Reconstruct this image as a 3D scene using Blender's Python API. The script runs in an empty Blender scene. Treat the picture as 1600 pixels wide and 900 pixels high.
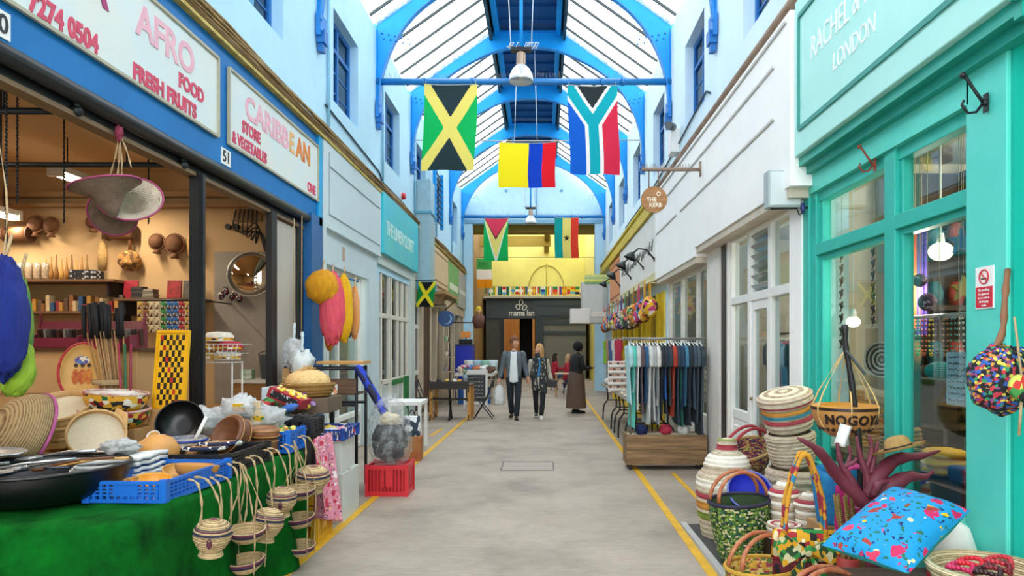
import bpy, math, random
from math import pi, sin, cos, sqrt, atan2, radians
from mathutils import Vector, Matrix, Euler, noise

C = bpy.context.scene.collection
SC = bpy.context.scene
R = random.Random(7)

# ---------------------------------------------------------------- camera, world, exposure
EYE = 1.6
FPX, VX, VY = 1067.0, 848.0, 541.0
cam_d = bpy.data.cameras.new('camera')
cam_d.sensor_width = 36.0
cam_d.lens = FPX / 1600 * 36.0
cam_d.shift_x = -(VX - 800) / 1600
cam_d.shift_y = (VY - 450) / 1600
cam_d.clip_start = 0.05
cam = bpy.data.objects.new('camera', cam_d)
C.objects.link(cam)
cam.location = (0, 0, EYE)
cam.rotation_euler = (radians(90), 0, 0)
SC.camera = cam

world = bpy.data.worlds.new('overcast_sky')
SC.world = world
world.use_nodes = True
_bg = world.node_tree.nodes['Background']
_bg.inputs['Color'].default_value = (0.97, 0.985, 1.0, 1)
_bg.inputs['Strength'].default_value = 5.5
SC.view_settings.view_transform = 'Standard'
SC.view_settings.look = 'None'
SC.view_settings.gamma = 1
SC.view_settings.use_curve_mapping = False
SC.view_settings.exposure = 0.0
SC.cycles.use_denoising = True
SC.cycles.max_bounces = 8
SC.cycles.diffuse_bounces = 5
SC.cycles.transparent_max_bounces = 12
SC.cycles.sample_clamp_indirect = 6
SC.cycles.caustics_reflective = False
SC.cycles.caustics_refractive = False


def W(px, py, Y):
    return Vector(((px - VX) * Y / FPX, Y, EYE - (py - VY) * Y / FPX))


# ---------------------------------------------------------------- materials
def lin(h):
    if isinstance(h, str):
        h = h.lstrip('#')
        c = [int(h[i:i + 2], 16) / 255 for i in (0, 2, 4)]
    else:
        c = list(h)
    return tuple((x / 12.92 if x <= 0.04045 else ((x + 0.055) / 1.055) ** 2.4) for x in c) + (1.0,)


_mc = {}


def _new(name):
    m = bpy.data.materials.new(name)
    m.use_nodes = True
    nt = m.node_tree
    return m, nt, nt.nodes['Principled BSDF'], nt.nodes, nt.links


def _coord(nt, scale=(1, 1, 1), rot=(0, 0, 0), kind='Object'):
    tc = nt.nodes.new('ShaderNodeTexCoord')
    mp = nt.nodes.new('ShaderNodeMapping')
    mp.inputs['Scale'].default_value = scale
    mp.inputs['Rotation'].default_value = rot
    nt.links.new(tc.outputs[kind], mp.inputs['Vector'])
    return mp.outputs['Vector']


def _bump(nt, b, src, strength, dist=0.01):
    bp = nt.nodes.new('ShaderNodeBump')
    bp.inputs['Strength'].default_value = strength
    bp.inputs['Distance'].default_value = dist
    nt.links.new(src, bp.inputs['Height'])
    nt.links.new(bp.outputs['Normal'], b.inputs['Normal'])


def mat(col, rough=.6, metal=0., var=.12, vs=6., bump=0., bs=60., emit=0., alpha=1., trans=0., coat=0., col2=None, aniso=(1, 1, 1), spec=None):
    """general painted / plastic / cloth surface with a mottled noise"""
    key = ('m', col, rough, metal, var, vs, bump, bs, emit, alpha, trans, coat, col2, aniso, spec)
    if key in _mc:
        return _mc[key]
    m, nt, b, N, L = _new('surface_' + str(col).strip('#'))
    c = lin(col)
    b.inputs['Roughness'].default_value = rough
    b.inputs['Metallic'].default_value = metal
    b.inputs['Alpha'].default_value = alpha
    b.inputs['Transmission Weight'].default_value = trans
    b.inputs['Coat Weight'].default_value = coat
    if spec is not None:
        b.inputs['Specular IOR Level'].default_value = spec
    v = _coord(nt, aniso)
    if var > 0 or col2:
        nz = N.new('ShaderNodeTexNoise')
        nz.inputs['Scale'].default_value = vs
        nz.inputs['Detail'].default_value = 6
        nz.inputs['Roughness'].default_value = .65
        L.new(v, nz.inputs['Vector'])
        rp = N.new('ShaderNodeValToRGB')
        rp.color_ramp.elements[0].position = .3
        rp.color_ramp.elements[1].position = .7
        if col2:
            rp.color_ramp.elements[0].color = c
            rp.color_ramp.elements[1].color = lin(col2)
        else:
            rp.color_ramp.elements[0].color = tuple(x * (1 - var) for x in c[:3]) + (1,)
            rp.color_ramp.elements[1].color = tuple(min(1, x * (1 + var)) for x in c[:3]) + (1,)
        L.new(nz.outputs['Fac'], rp.inputs['Fac'])
        L.new(rp.outputs['Color'], b.inputs['Base Color'])
    else:
        b.inputs['Base Color'].default_value = c
    if bump:
        n2 = N.new('ShaderNodeTexNoise')
        n2.inputs['Scale'].default_value = bs
        n2.inputs['Detail'].default_value = 4
        L.new(v, n2.inputs['Vector'])
        _bump(nt, b, n2.outputs['Fac'], bump)
    if emit:
        b.inputs['Emission Color'].default_value = c
        b.inputs['Emission Strength'].default_value = emit
    _mc[key] = m
    return m


def weave(col, col2, scale=60., rough=.8, horiz=True, bump=.6):
    """coiled or woven fibre: fine wave bands across z plus stitches"""
    key = ('w', col, col2, scale, rough, horiz, bump)
    if key in _mc:
        return _mc[key]
    m, nt, b, N, L = _new('woven_' + str(col).strip('#'))
    v = _coord(nt)
    wv = N.new('ShaderNodeTexWave')
    wv.bands_direction = 'Z' if horiz else 'X'
    wv.inputs['Scale'].default_value = scale / 6.28
    wv.inputs['Distortion'].default_value = 1.2
    wv.inputs['Detail'].default_value = 2
    wv.inputs['Detail Scale'].default_value = 3
    L.new(v, wv.inputs['Vector'])
    nz = N.new('ShaderNodeTexNoise')
    nz.inputs['Scale'].default_value = 22
    L.new(v, nz.inputs['Vector'])
    ad = N.new('ShaderNodeMath')
    ad.operation = 'MULTIPLY_ADD'
    ad.inputs[1].default_value = .6
    ad.inputs[2].default_value = -.1
    L.new(wv.outputs['Fac'], ad.inputs[0])
    a2 = N.new('ShaderNodeMath')
    a2.operation = 'MULTIPLY_ADD'
    a2.inputs[1].default_value = .7
    L.new(nz.outputs['Fac'], a2.inputs[0])
    L.new(ad.outputs[0], a2.inputs[2])
    rp = N.new('ShaderNodeValToRGB')
    rp.color_ramp.elements[0].position = .15
    rp.color_ramp.elements[1].position = .6
    rp.color_ramp.elements[0].color = lin(col2)
    rp.color_ramp.elements[1].color = lin(col)
    L.new(a2.outputs[0], rp.inputs['Fac'])
    L.new(rp.outputs['Color'], b.inputs['Base Color'])
    b.inputs['Roughness'].default_value = rough
    _bump(nt, b, wv.outputs['Fac'], bump, .004)
    _mc[key] = m
    return m


def pattern(cols, scale=20., rough=.75, kind='voronoi', aniso=(1, 1, 1), bump=.1, metric='EUCLIDEAN', rnd=1.):
    """printed cloth: flat patches of several colours (list of (colour, share))"""
    key = ('p', tuple(cols), scale, rough, kind, aniso, bump, metric, rnd)
    if key in _mc:
        return _mc[key]
    m, nt, b, N, L = _new('print_' + str(cols[0][0]).strip('#'))
    v = _coord(nt, aniso)
    vo = N.new('ShaderNodeTexVoronoi')
    vo.distance = metric
    vo.inputs['Scale'].default_value = scale
    vo.inputs['Randomness'].default_value = rnd
    L.new(v, vo.inputs['Vector'])
    sp = N.new('ShaderNodeSeparateColor')
    L.new(vo.outputs['Color'], sp.inputs['Color'])
    rp = N.new('ShaderNodeValToRGB')
    rp.color_ramp.interpolation = 'CONSTANT'
    tot = sum(s for _, s in cols)
    acc = 0
    for i, (c, s) in enumerate(cols):
        e = rp.color_ramp.elements[i] if i < 2 else rp.color_ramp.elements.new(min(.999, acc / tot))
        e.position = min(.999, acc / tot)
        e.color = lin(c)
        acc += s
    L.new(sp.outputs['Red'], rp.inputs['Fac'])
    L.new(rp.outputs['Color'], b.inputs['Base Color'])
    b.inputs['Roughness'].default_value = rough
    if bump:
        _bump(nt, b, vo.outputs['Distance'], bump)
    _mc[key] = m
    return m


def floral(base, petals, scale=9., leaf='#1c6a4a'):
    """cloth with round flowers strewn over a ground colour"""
    key = ('f', base, tuple(petals), scale, leaf)
    if key in _mc:
        return _mc[key]
    m, nt, b, N, L = _new('floral_' + base.strip('#'))
    v = _coord(nt)
    nz = N.new('ShaderNodeTexNoise')
    nz.inputs['Scale'].default_value = scale * 2.2
    nz.inputs['Detail'].default_value = 3
    L.new(v, nz.inputs['Vector'])
    mx = N.new('ShaderNodeVectorMath')
    mx.operation = 'MULTIPLY_ADD'
    mx.inputs[1].default_value = (.9 / scale,) * 3
    L.new(nz.outputs['Color'], mx.inputs[0])
    L.new(v, mx.inputs[2])

    def layer(sc, r, cols, prev):
        vo = N.new('ShaderNodeTexVoronoi')
        vo.inputs['Scale'].default_value = sc
        L.new(mx.outputs[0], vo.inputs['Vector'])
        lt = N.new('ShaderNodeMath')
        lt.operation = 'LESS_THAN'
        lt.inputs[1].default_value = r
        L.new(vo.outputs['Distance'], lt.inputs[0])
        s = N.new('ShaderNodeSeparateColor')
        L.new(vo.outputs['Color'], s.inputs['Color'])
        rp = N.new('ShaderNodeValToRGB')
        rp.color_ramp.interpolation = 'CONSTANT'
        for i, c in enumerate(cols):
            e = rp.color_ramp.elements[i] if i < 2 else rp.color_ramp.elements.new(i / len(cols))
            e.position = i / len(cols)
            e.color = lin(c)
        L.new(s.outputs['Green'], rp.inputs['Fac'])
        g = N.new('ShaderNodeMath')
        g.operation = 'LESS_THAN'
        g.inputs[1].default_value = .72
        L.new(s.outputs['Blue'], g.inputs[0])
        ml = N.new('ShaderNodeMath')
        ml.operation = 'MULTIPLY'
        L.new(lt.outputs[0], ml.inputs[0])
        L.new(g.outputs[0], ml.inputs[1])
        mi = N.new('ShaderNodeMix')
        mi.data_type = 'RGBA'
        L.new(ml.outputs[0], mi.inputs['Factor'])
        if isinstance(prev, tuple):
            mi.inputs['A'].default_value = prev
        else:
            L.new(prev, mi.inputs['A'])
        L.new(rp.outputs['Color'], mi.inputs['B'])
        return mi.outputs['Result']
    o = layer(scale * 2.6, .33, [leaf, '#123a78', leaf, '#0c2a5c'], lin(base))
    o = layer(scale * 1.5, .22, ['#e8b020', '#a02a60', '#e8d8a0', '#8a3a10'], o)
    o = layer(scale, .34, list(petals), o)
    L.new(o, b.inputs['Base Color'])
    b.inputs['Roughness'].default_value = .75
    _mc[key] = m
    return m


def wood(col, col2, axis=0, scale=6., rough=.6, stretch=.08):
    key = ('wd', col, col2, axis, scale, rough, stretch)
    if key in _mc:
        return _mc[key]
    m, nt, b, N, L = _new('wood_' + col.strip('#'))
    s = [1, 1, 1]
    s[axis] = stretch
    v = _coord(nt, tuple(s))
    nz = N.new('ShaderNodeTexNoise')
    nz.inputs['Scale'].default_value = scale * 4
    nz.inputs['Detail'].default_value = 8
    nz.inputs['Roughness'].default_value = .7
    L.new(v, nz.inputs['Vector'])
    rp = N.new('ShaderNodeValToRGB')
    rp.color_ramp.elements[0].position = .32
    rp.color_ramp.elements[1].position = .68
    rp.color_ramp.elements[0].color = lin(col2)
    rp.color_ramp.elements[1].color = lin(col)
    L.new(nz.outputs['Fac'], rp.inputs['Fac'])
    L.new(rp.outputs['Color'], b.inputs['Base Color'])
    b.inputs['Roughness'].default_value = rough
    _bump(nt, b, nz.outputs['Fac'], .25, .004)
    _mc[key] = m
    return m


def glass(tint='#e8f2f4', refl=.12, alpha=None):
    """thin window pane: mostly clear, a glossy reflection on top"""
    key = ('g', tint, refl)
    if key in _mc:
        return _mc[key]
    m, nt, b, N, L = _new('pane_glass')
    N.remove(b)
    out = N['Material Output']
    tr = N.new('ShaderNodeBsdfTransparent')
    tr.inputs['Color'].default_value = lin(tint)
    gl = N.new('ShaderNodeBsdfGlossy')
    gl.inputs['Roughness'].default_value = .02
    ge = N.new('ShaderNodeNewGeometry')
    dt = N.new('ShaderNodeVectorMath')
    dt.operation = 'DOT_PRODUCT'
    L.new(ge.outputs['Normal'], dt.inputs[0])
    L.new(ge.outputs['Incoming'], dt.inputs[1])
    prev = dt.outputs['Value']
    for op, v0, v1 in (('ABSOLUTE', None, None), ('SUBTRACT', 1, None), ('POWER', None, 5), ('MULTIPLY', None, .7), ('ADD', None, refl * .35)):
        ad = N.new('ShaderNodeMath')
        ad.operation = op
        ad.use_clamp = True
        if v0 is not None:
            ad.inputs[0].default_value = v0
            L.new(prev, ad.inputs[1])
        else:
            L.new(prev, ad.inputs[0])
            if v1 is not None:
                ad.inputs[1].default_value = v1
        prev = ad.outputs[0]
    mx = N.new('ShaderNodeMixShader')
    L.new(ad.outputs[0], mx.inputs[0])
    L.new(tr.outputs[0], mx.inputs[1])
    L.new(gl.outputs[0], mx.inputs[2])
    L.new(mx.outputs[0], out.inputs['Surface'])
    _mc[key] = m
    return m


def film(col='#eef4f6', clear=.55, rough=.15):
    """thin plastic bag film or roof glazing: part clear, part milky"""
    key = ('fl', col, clear, rough)
    if key in _mc:
        return _mc[key]
    m, nt, b, N, L = _new('clear_film')
    out = N['Material Output']
    tr = N.new('ShaderNodeBsdfTransparent')
    tl = N.new('ShaderNodeBsdfTranslucent')
    tl.inputs['Color'].default_value = lin(col)
    b.inputs['Base Color'].default_value = lin(col)
    b.inputs['Roughness'].default_value = rough
    m1 = N.new('ShaderNodeMixShader')
    m1.inputs[0].default_value = .5
    L.new(tl.outputs[0], m1.inputs[1])
    L.new(b.outputs[0], m1.inputs[2])
    nz = N.new('ShaderNodeTexNoise')
    nz.inputs['Scale'].default_value = 14
    nz.inputs['Detail'].default_value = 5
    L.new(_coord(nt), nz.inputs['Vector'])
    mr = N.new('ShaderNodeMapRange')
    mr.inputs['From Min'].default_value = .35
    mr.inputs['From Max'].default_value = .65
    mr.inputs['To Min'].default_value = max(0, 1 - clear - .2)
    mr.inputs['To Max'].default_value = min(1, 1 - clear + .2)
    L.new(nz.outputs['Fac'], mr.inputs['Value'])
    m2 = N.new('ShaderNodeMixShader')
    L.new(mr.outputs[0], m2.inputs[0])
    L.new(tr.outputs[0], m2.inputs[1])
    L.new(m1.outputs[0], m2.inputs[2])
    L.new(m2.outputs[0], out.inputs['Surface'])
    _bump(nt, b, nz.outputs['Fac'], .6, .02)
    _mc[key] = m
    return m


def glow(col, strength):
    key = ('e', col, strength)
    if key in _mc:
        return _mc[key]
    m, nt, b, N, L = _new('lit_lamp')
    N.remove(b)
    e = N.new('ShaderNodeEmission')
    e.inputs['Color'].default_value = lin(col)
    e.inputs['Strength'].default_value = strength
    L.new(e.outputs[0], N['Material Output'].inputs['Surface'])
    _mc[key] = m
    return m


# ---------------------------------------------------------------- mesh builder
class MB:
    def __init__(s):
        s.v = []; s.f = []; s.m = []; s.s = []; s.M = Matrix()

    def _v(s, p):
        s.v.append(s.M @ Vector(p)); return len(s.v) - 1

    def _f(s, idx, m=0, sm=False):
        s.f.append(idx); s.m.append(m); s.s.append(sm)

    def box(s, x0, x1, y0, y1, z0, z1, m=0):
        s.k = (getattr(s, 'k', 0) + 1) % 7
        e = s.k * .00023
        x0 -= e; x1 += e; y0 -= e; y1 += e; z0 -= e; z1 += e
        i = [s._v(p) for p in ((x0, y0, z0), (x1, y0, z0), (x1, y1, z0), (x0, y1, z0), (x0, y0, z1), (x1, y0, z1), (x1, y1, z1), (x0, y1, z1))]
        for q in ((0, 3, 2, 1), (4, 5, 6, 7), (0, 1, 5, 4), (1, 2, 6, 5), (2, 3, 7, 6), (3, 0, 4, 7)):
            s._f([i[k] for k in q], m)
        return s

    def cbox(s, c, d, m=0, rot=None):
        o = s.M
        s.M = o @ Matrix.Translation(c) @ (Euler(rot).to_matrix().to_4x4() if rot else Matrix())
        s.box(-d[0] / 2, d[0] / 2, -d[1] / 2, d[1] / 2, -d[2] / 2, d[2] / 2, m)
        s.M = o
        return s

    def bar(s, a, b, w, h=None, m=0):
        """rectangular bar from a to b"""
        a, b = Vector(a), Vector(b)
        h = h or w
        d = (b - a)
        q = d.to_track_quat('Z', 'Y').to_matrix().to_4x4()
        o = s.M
        s.M = o @ Matrix.Translation(a) @ q
        s.box(-w / 2, w / 2, -h / 2, h / 2, 0, d.length, m)
        s.M = o
        return s

    def tube(s, pts, r=.01, n=8, m=0, closed=False, caps=True):
        pts = [Vector(p) for p in pts]
        rr = r if isinstance(r, (list, tuple)) else [r] * len(pts)
        rings = []
        up = None
        for i, p in enumerate(pts):
            if closed:
                t = pts[(i + 1) % len(pts)] - pts[i - 1]
            else:
                t = pts[min(i + 1, len(pts) - 1)] - pts[max(i - 1, 0)]
            if t.length < 1e-9:
                t = Vector((0, 0, 1))
            t.normalize()
            if up is None:
                up = Vector((0, 0, 1)) if abs(t.z) < .9 else Vector((1, 0, 0))
            x = up.cross(t)
            if x.length < 1e-6:
                x = Vector((1, 0, 0)).cross(t)
            x.normalize()
            y = t.cross(x)
            up = y
            rings.append([s._v(p + (x * cos(2 * pi * k / n) + y * sin(2 * pi * k / n)) * rr[i]) for k in range(n)])
        L = len(rings)
        for i in range(L if closed else L - 1):
            a, b = rings[i], rings[(i + 1) % L]
            for k in range(n):
                s._f([a[k], a[(k + 1) % n], b[(k + 1) % n], b[k]], m, True)
        if not closed and caps:
            s._f(rings[0][::-1], m); s._f(rings[-1], m)
        return s

    def cyl(s, a, b, r, r2=None, n=16, m=0):
        return s.tube([a, b], [r, r if r2 is None else r2], n, m)

    def lathe(s, prof, n=24, m=0, closed=False, sx=1., sy=1., wob=0.):
        """prof: (r, z) or (r, z, material) rows, turned about z"""
        rings = []
        for q in prof:
            r, z = q[0], q[1]
            if r < 1e-5:
                rings.append([s._v((0, 0, z))])
            else:
                rings.append([s._v((r * sx * cos(2 * pi * k / n) * (1 + wob * sin(3 * 2 * pi * k / n + z * 9)), r * sy * sin(2 * pi * k / n), z)) for k in range(n)])
        for i in range(len(rings) - 1):
            a, b = rings[i], rings[i + 1]
            mm = prof[i][2] if len(prof[i]) > 2 else m
            for k in range(n):
                k2 = (k + 1) % n
                if len(a) == 1 and len(b) == 1:
                    continue
                if len(a) == 1:
                    s._f([a[0], b[k2], b[k]], mm, True)
                elif len(b) == 1:
                    s._f([a[k], a[k2], b[0]], mm, True)
                else:
                    s._f([a[k], a[k2], b[k2], b[k]], mm, True)
        return s

    def ball(s, c, r, nu=16, nv=10, m=0, fn=None):
        rx, ry, rz = r if isinstance(r, (tuple, list)) else (r, r, r)
        o = s.M
        s.M = o @ Matrix.Translation(c)
        rows = []
        for j in range(nv + 1):
            t = pi * j / nv
            row = []
            for k in range(nu if 0 < j < nv else 1):
                a = 2 * pi * k / nu
                d = Vector((sin(t) * cos(a), sin(t) * sin(a), -cos(t)))
                q = fn(d) if fn else 1.
                row.append(s._v((d.x * rx * q, d.y * ry * q, d.z * rz * q)))
            rows.append(row)
        for j in range(nv):
            a, b = rows[j], rows[j + 1]
            for k in range(nu):
                k2 = (k + 1) % nu
                if len(a) == 1:
                    s._f([a[0], b[k2], b[k]], m, True)
                elif len(b) == 1:
                    s._f([a[k], a[k2], b[0]], m, True)
                else:
                    s._f([a[k], a[k2], b[k2], b[k]], m, True)
        s.M = o
        return s

    def grid(s, fn, nu, nv, m=0, sm=True, mfn=None, thick=0.):
        ix = [[s._v(fn(i / nu, j / nv)) for i in range(nu + 1)] for j in range(nv + 1)]
        for j in range(nv):
            for i in range(nu):
                mm = mfn((i + .5) / nu, (j + .5) / nv) if mfn else m
                s._f([ix[j][i], ix[j][i + 1], ix[j + 1][i + 1], ix[j + 1][i]], mm, sm)
        return s

    def prism(s, poly, a, b, axis=1, m=0):
        """2-D outline extruded from a to b along axis (0,1,2)"""
        def P(p, t):
            q = [0, 0, 0]
            r = [k for k in (0, 1, 2) if k != axis]
            q[r[0]], q[r[1]], q[axis] = p[0], p[1], t
            return q
        A = [s._v(P(p, a)) for p in poly]
        B = [s._v(P(p, b)) for p in poly]
        n = len(poly)
        s._f(A, m); s._f(B[::-1], m)
        for i in range(n):
            s._f([A[i], B[i], B[(i + 1) % n], A[(i + 1) % n]], m)
        return s

    def build(s, name, mats, parent=None, loc=None, rot=None, world=False, bevel=0., solid=0., sub=0, org=None):
        me = bpy.data.meshes.new(name)
        off = Vector((0, 0, 0))
        if world and parent is not None:
            p = parent
            while p is not None:
                off += p.location
                p = p.parent
        if org is not None:
            off = Vector(org)
        me.from_pydata([v - off for v in s.v], [], s.f)
        if not isinstance(mats, (list, tuple)):
            mats = [mats]
        for mt in mats:
            me.materials.append(mt)
        me.polygons.foreach_set('material_index', s.m)
        me.polygons.foreach_set('use_smooth', s.s)
        me.validate()
        me.update()
        o = bpy.data.objects.new(name, me)
        C.objects.link(o)
        if org is not None:
            o.location = org
        if parent is not None:
            o.parent = parent
        if loc is not None:
            o.location = loc
        if rot is not None:
            o.rotation_euler = rot
        if solid:
            q = o.modifiers.new('thickness', 'SOLIDIFY'); q.thickness = solid; q.offset = 0
        if bevel:
            q = o.modifiers.new('edge', 'BEVEL'); q.width = bevel; q.segments = 2; q.limit_method = 'ANGLE'; q.angle_limit = radians(40)
        if sub:
            q = o.modifiers.new('smooth', 'SUBSURF'); q.levels = sub; q.render_levels = sub
        return o


def tag(o, label=None, cat=None, group=None, kind=None):
    if label: o['label'] = label
    if cat: o['category'] = cat
    if group: o['group'] = group
    if kind: o['kind'] = kind
    return o


def thing(name, label, cat, loc=(0, 0, 0), rz=0., group=None, rot=None):
    o = bpy.data.objects.new(name, None)
    o.empty_display_size = .1
    C.objects.link(o)
    o.location = loc
    o.rotation_euler = rot or (0, 0, rz)
    return tag(o, label, cat, group)


def struct(o):
    o['kind'] = 'structure'
    return o


def nth(i):
    a = 'first second third fourth fifth sixth seventh eighth ninth tenth eleventh twelfth thirteenth fourteenth fifteenth sixteenth seventeenth eighteenth nineteenth'.split()
    return a[i] if i < 19 else ('twentieth' if i == 19 else 'twenty ' + a[i - 20])


def copy_tree(o, parent=None, first=True):
    c = o.copy()
    C.objects.link(c)
    if not first:
        c.parent = parent
    for ch in list(o.children):
        copy_tree(ch, c, False)
    return c


def text(parent, s, size, loc, rot, m, xs=1., ext=.003, name='lettering', align='LEFT', bold=0., shear=0., local=False):
    cu = bpy.data.curves.new('glyphs', 'FONT')
    cu.body = s
    cu.size = size
    cu.align_x = align
    cu.extrude = ext
    cu.offset = bold
    cu.shear = shear
    cu.resolution_u = 3
    t = bpy.data.objects.new('glyphs', cu)
    C.objects.link(t)
    bpy.context.view_layer.update()
    me = bpy.data.meshes.new_from_object(t.evaluated_get(bpy.context.evaluated_depsgraph_get()))
    bpy.data.objects.remove(t)
    me.name = name
    me.materials.clear()
    me.materials.append(m)
    o = bpy.data.objects.new(name, me)
    C.objects.link(o)
    off = Vector((0, 0, 0))
    if parent is not None:
        o.parent = parent
        if not local:
            p = parent
            while p is not None:
                off += p.location
                p = p.parent
    o.location = Vector(loc) - off
    o.rotation_euler = rot
    o.scale = (xs, 1, 1)
    return o


FACE_CAM = (pi / 2, 0, 0)
FACE_AISLE_L = (pi / 2, 0, pi / 2)
FACE_AISLE_R = (pi / 2, 0, -pi / 2)


def wall_holes(mb, X, t, Y0, Y1, Z0, Z1, holes, m=0):
    """wall slab in the plane x = X, thickness t along x, with rectangular openings (y0,y1,z0,z1)"""
    ys = sorted({Y0, Y1, *[h[0] for h in holes], *[h[1] for h in holes]})
    zs = sorted({Z0, Z1, *[h[2] for h in holes], *[h[3] for h in holes]})
    ys = [y for y in ys if Y0 <= y <= Y1]
    zs = [z for z in zs if Z0 <= z <= Z1]

    def inh(y, z):
        return any(h[0] < y < h[1] and h[2] < z < h[3] for h in holes)
    for a, b in zip(ys, ys[1:]):
        for c, d in zip(zs, zs[1:]):
            if inh((a + b) / 2, (c + d) / 2):
                continue
            for x in (X, X + t):
                mb._f([mb._v(p) for p in ((x, a, c), (x, b, c), (x, b, d), (x, a, d))], m)
    for (a, b, c, d) in holes + [(Y0, Y1, Z0, Z1)]:
        for q in (((a, c), (b, c)), ((a, d), (b, d)), ((a, c), (a, d)), ((b, c), (b, d))):
            (y0, z0), (y1, z1) = q
            mb._f([mb._v(p) for p in ((X, y0, z0), (X + t, y0, z0), (X + t, y1, z1), (X, y1, z1))], m)
    return mb

# ================================================================ SETTING
XL, XR = -2.85, 2.2
Y_END = 24.6
EAVE = 7.02
XC = (XL + XR) / 2
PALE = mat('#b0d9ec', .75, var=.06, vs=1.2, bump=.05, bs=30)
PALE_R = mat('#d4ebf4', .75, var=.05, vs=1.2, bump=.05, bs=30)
BLUE = mat('#0a93e0', .5, var=.10, vs=2.5, spec=.3)
DBLUE = mat('#1268b0', .45, var=.12, vs=3)
TIEB = mat('#1f74b4', .42, var=.1, vs=5)
DARKBAR = mat('#2c3a3c', .6, var=.3, vs=8)
GLZ = film('#f6fbfd', .62, .4)
GLASS = glass()
GLASSD = glass('#c4d0d2', .16)
BLACK = mat('#16171a', .5, var=.2)
IRON = mat('#23262a', .45, var=.2, metal=.3)
WHITE = mat('#e9e9e4', .6, var=.04, vs=3)
WWHITE = mat('#f8f7f3', .7, var=.03, vs=1.5, bump=.04)
SHOPBLUE = mat('#0570b4', .5, var=.10, vs=1.6, spec=.25)


def concrete():
    m, nt, b, N, L = _new('worn_concrete')
    v = _coord(nt)
    n1 = N.new('ShaderNodeTexNoise'); n1.inputs['Scale'].default_value = 1.1; n1.inputs['Detail'].default_value = 8; n1.inputs['Roughness'].default_value = .62
    L.new(v, n1.inputs['Vector'])
    r1 = N.new('ShaderNodeValToRGB')
    r1.color_ramp.elements[0].position = .3; r1.color_ramp.elements[0].color = lin('#857b6e')
    r1.color_ramp.elements[1].position = .66; r1.color_ramp.elements[1].color = lin('#aca090')
    e = r1.color_ramp.elements.new(.48); e.color = lin('#9f9384')
    L.new(n1.outputs['Fac'], r1.inputs['Fac'])
    n2 = N.new('ShaderNodeTexNoise'); n2.inputs['Scale'].default_value = 14; n2.inputs['Detail'].default_value = 8; n2.inputs['Roughness'].default_value = .7
    L.new(_coord(nt, (.5, 2.2, 1)), n2.inputs['Vector'])
    mx = N.new('ShaderNodeMix'); mx.data_type = 'RGBA'; mx.blend_type = 'OVERLAY'; mx.inputs['Factor'].default_value = .35
    L.new(r1.outputs['Color'], mx.inputs['A']); L.new(n2.outputs['Fac'], mx.inputs['B'])
    L.new(mx.outputs['Result'], b.inputs['Base Color'])
    b.inputs['Roughness'].default_value = .62
    _bump(nt, b, n2.outputs['Fac'], .12, .004)
    return m


struct(MB().box(-12, 12, -9, 42, -.2, 0).build('floor', concrete()))
LINE = mat('#e8b51c', .6, col2='#c99a28', vs=9)
m = MB()
m.bar((-1.86, 1, .002), (-1.80, 5.2, .002), .075, .004); m.bar((-1.80, 5.2, .002), (-1.68, 15.5, .002), .075, .004)
# short box marking beside the brown wooden table
m.bar((-2.0, 12.2, .002), (-1.95, 13.2, .002), .07, .004)
struct(m.build('floor_line_left', LINE))
m = MB()
m.bar((1.16, 1, .002), (1.22, 10, .002), .07, .004); m.bar((1.22, 10, .002), (1.30, 22, .002), .07, .004)
m.bar((1.62, 6.6, .002), (1.64, 8.6, .002), .05, .004)
struct(m.build('floor_line_right', LINE))

mh = thing('manhole_cover', 'rectangular manhole cover set flush in the middle of the aisle floor', 'manhole cover', (-.2, 9.1, 0))
m = MB(); m.box(-.34, .34, -.3, .32, .0005, .003); m.build('cover_plate', mat('#a59a8c', .65, var=.08, vs=9), mh)
m = MB()
for a, b in (((-.34, -.3), (.34, -.3)), ((.34, -.3), (.34, .32)), ((.34, .32), (-.34, .32)), ((-.34, .32), (-.34, -.3))):
    m.bar((a[0], a[1], .003), (b[0], b[1], .003), .016, .005)
m.build('cover_frame', mat('#5c564e', .6), mh)

# ---- long walls with their window openings
WINS = [(6.25 + 3.05 * k, 7.5 + 3.05 * k) for k in range(-2, 6)]
holes_up = [(a, b, 4.95, 6.22) for a, b in WINS]
SH1 = (1.2, 8.40)
m = MB()
wall_holes(m, XL, -.32, -3, Y_END, 0, EAVE, holes_up + [(SH1[0], SH1[1], 0, 3.16), (8.75, 11.5, 0, 2.95), (11.9, 14.6, 0, 2.9), (15.0, 24.2, 0, 2.6)])
struct(m.build('wall_left', PALE))
m = MB()
wall_holes(m, XR, .32, -3, Y_END, 0, EAVE, holes_up + [(-2.9, 3.19, 0, 4.4), (3.53, 5.62, .0, 2.97), (5.95, 8.8, 0, 2.85), (9.05, 12.1, 0, 2.7), (12.3, 24.2, 0, 2.6)])
struct(m.build('wall_right', PALE_R))

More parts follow.
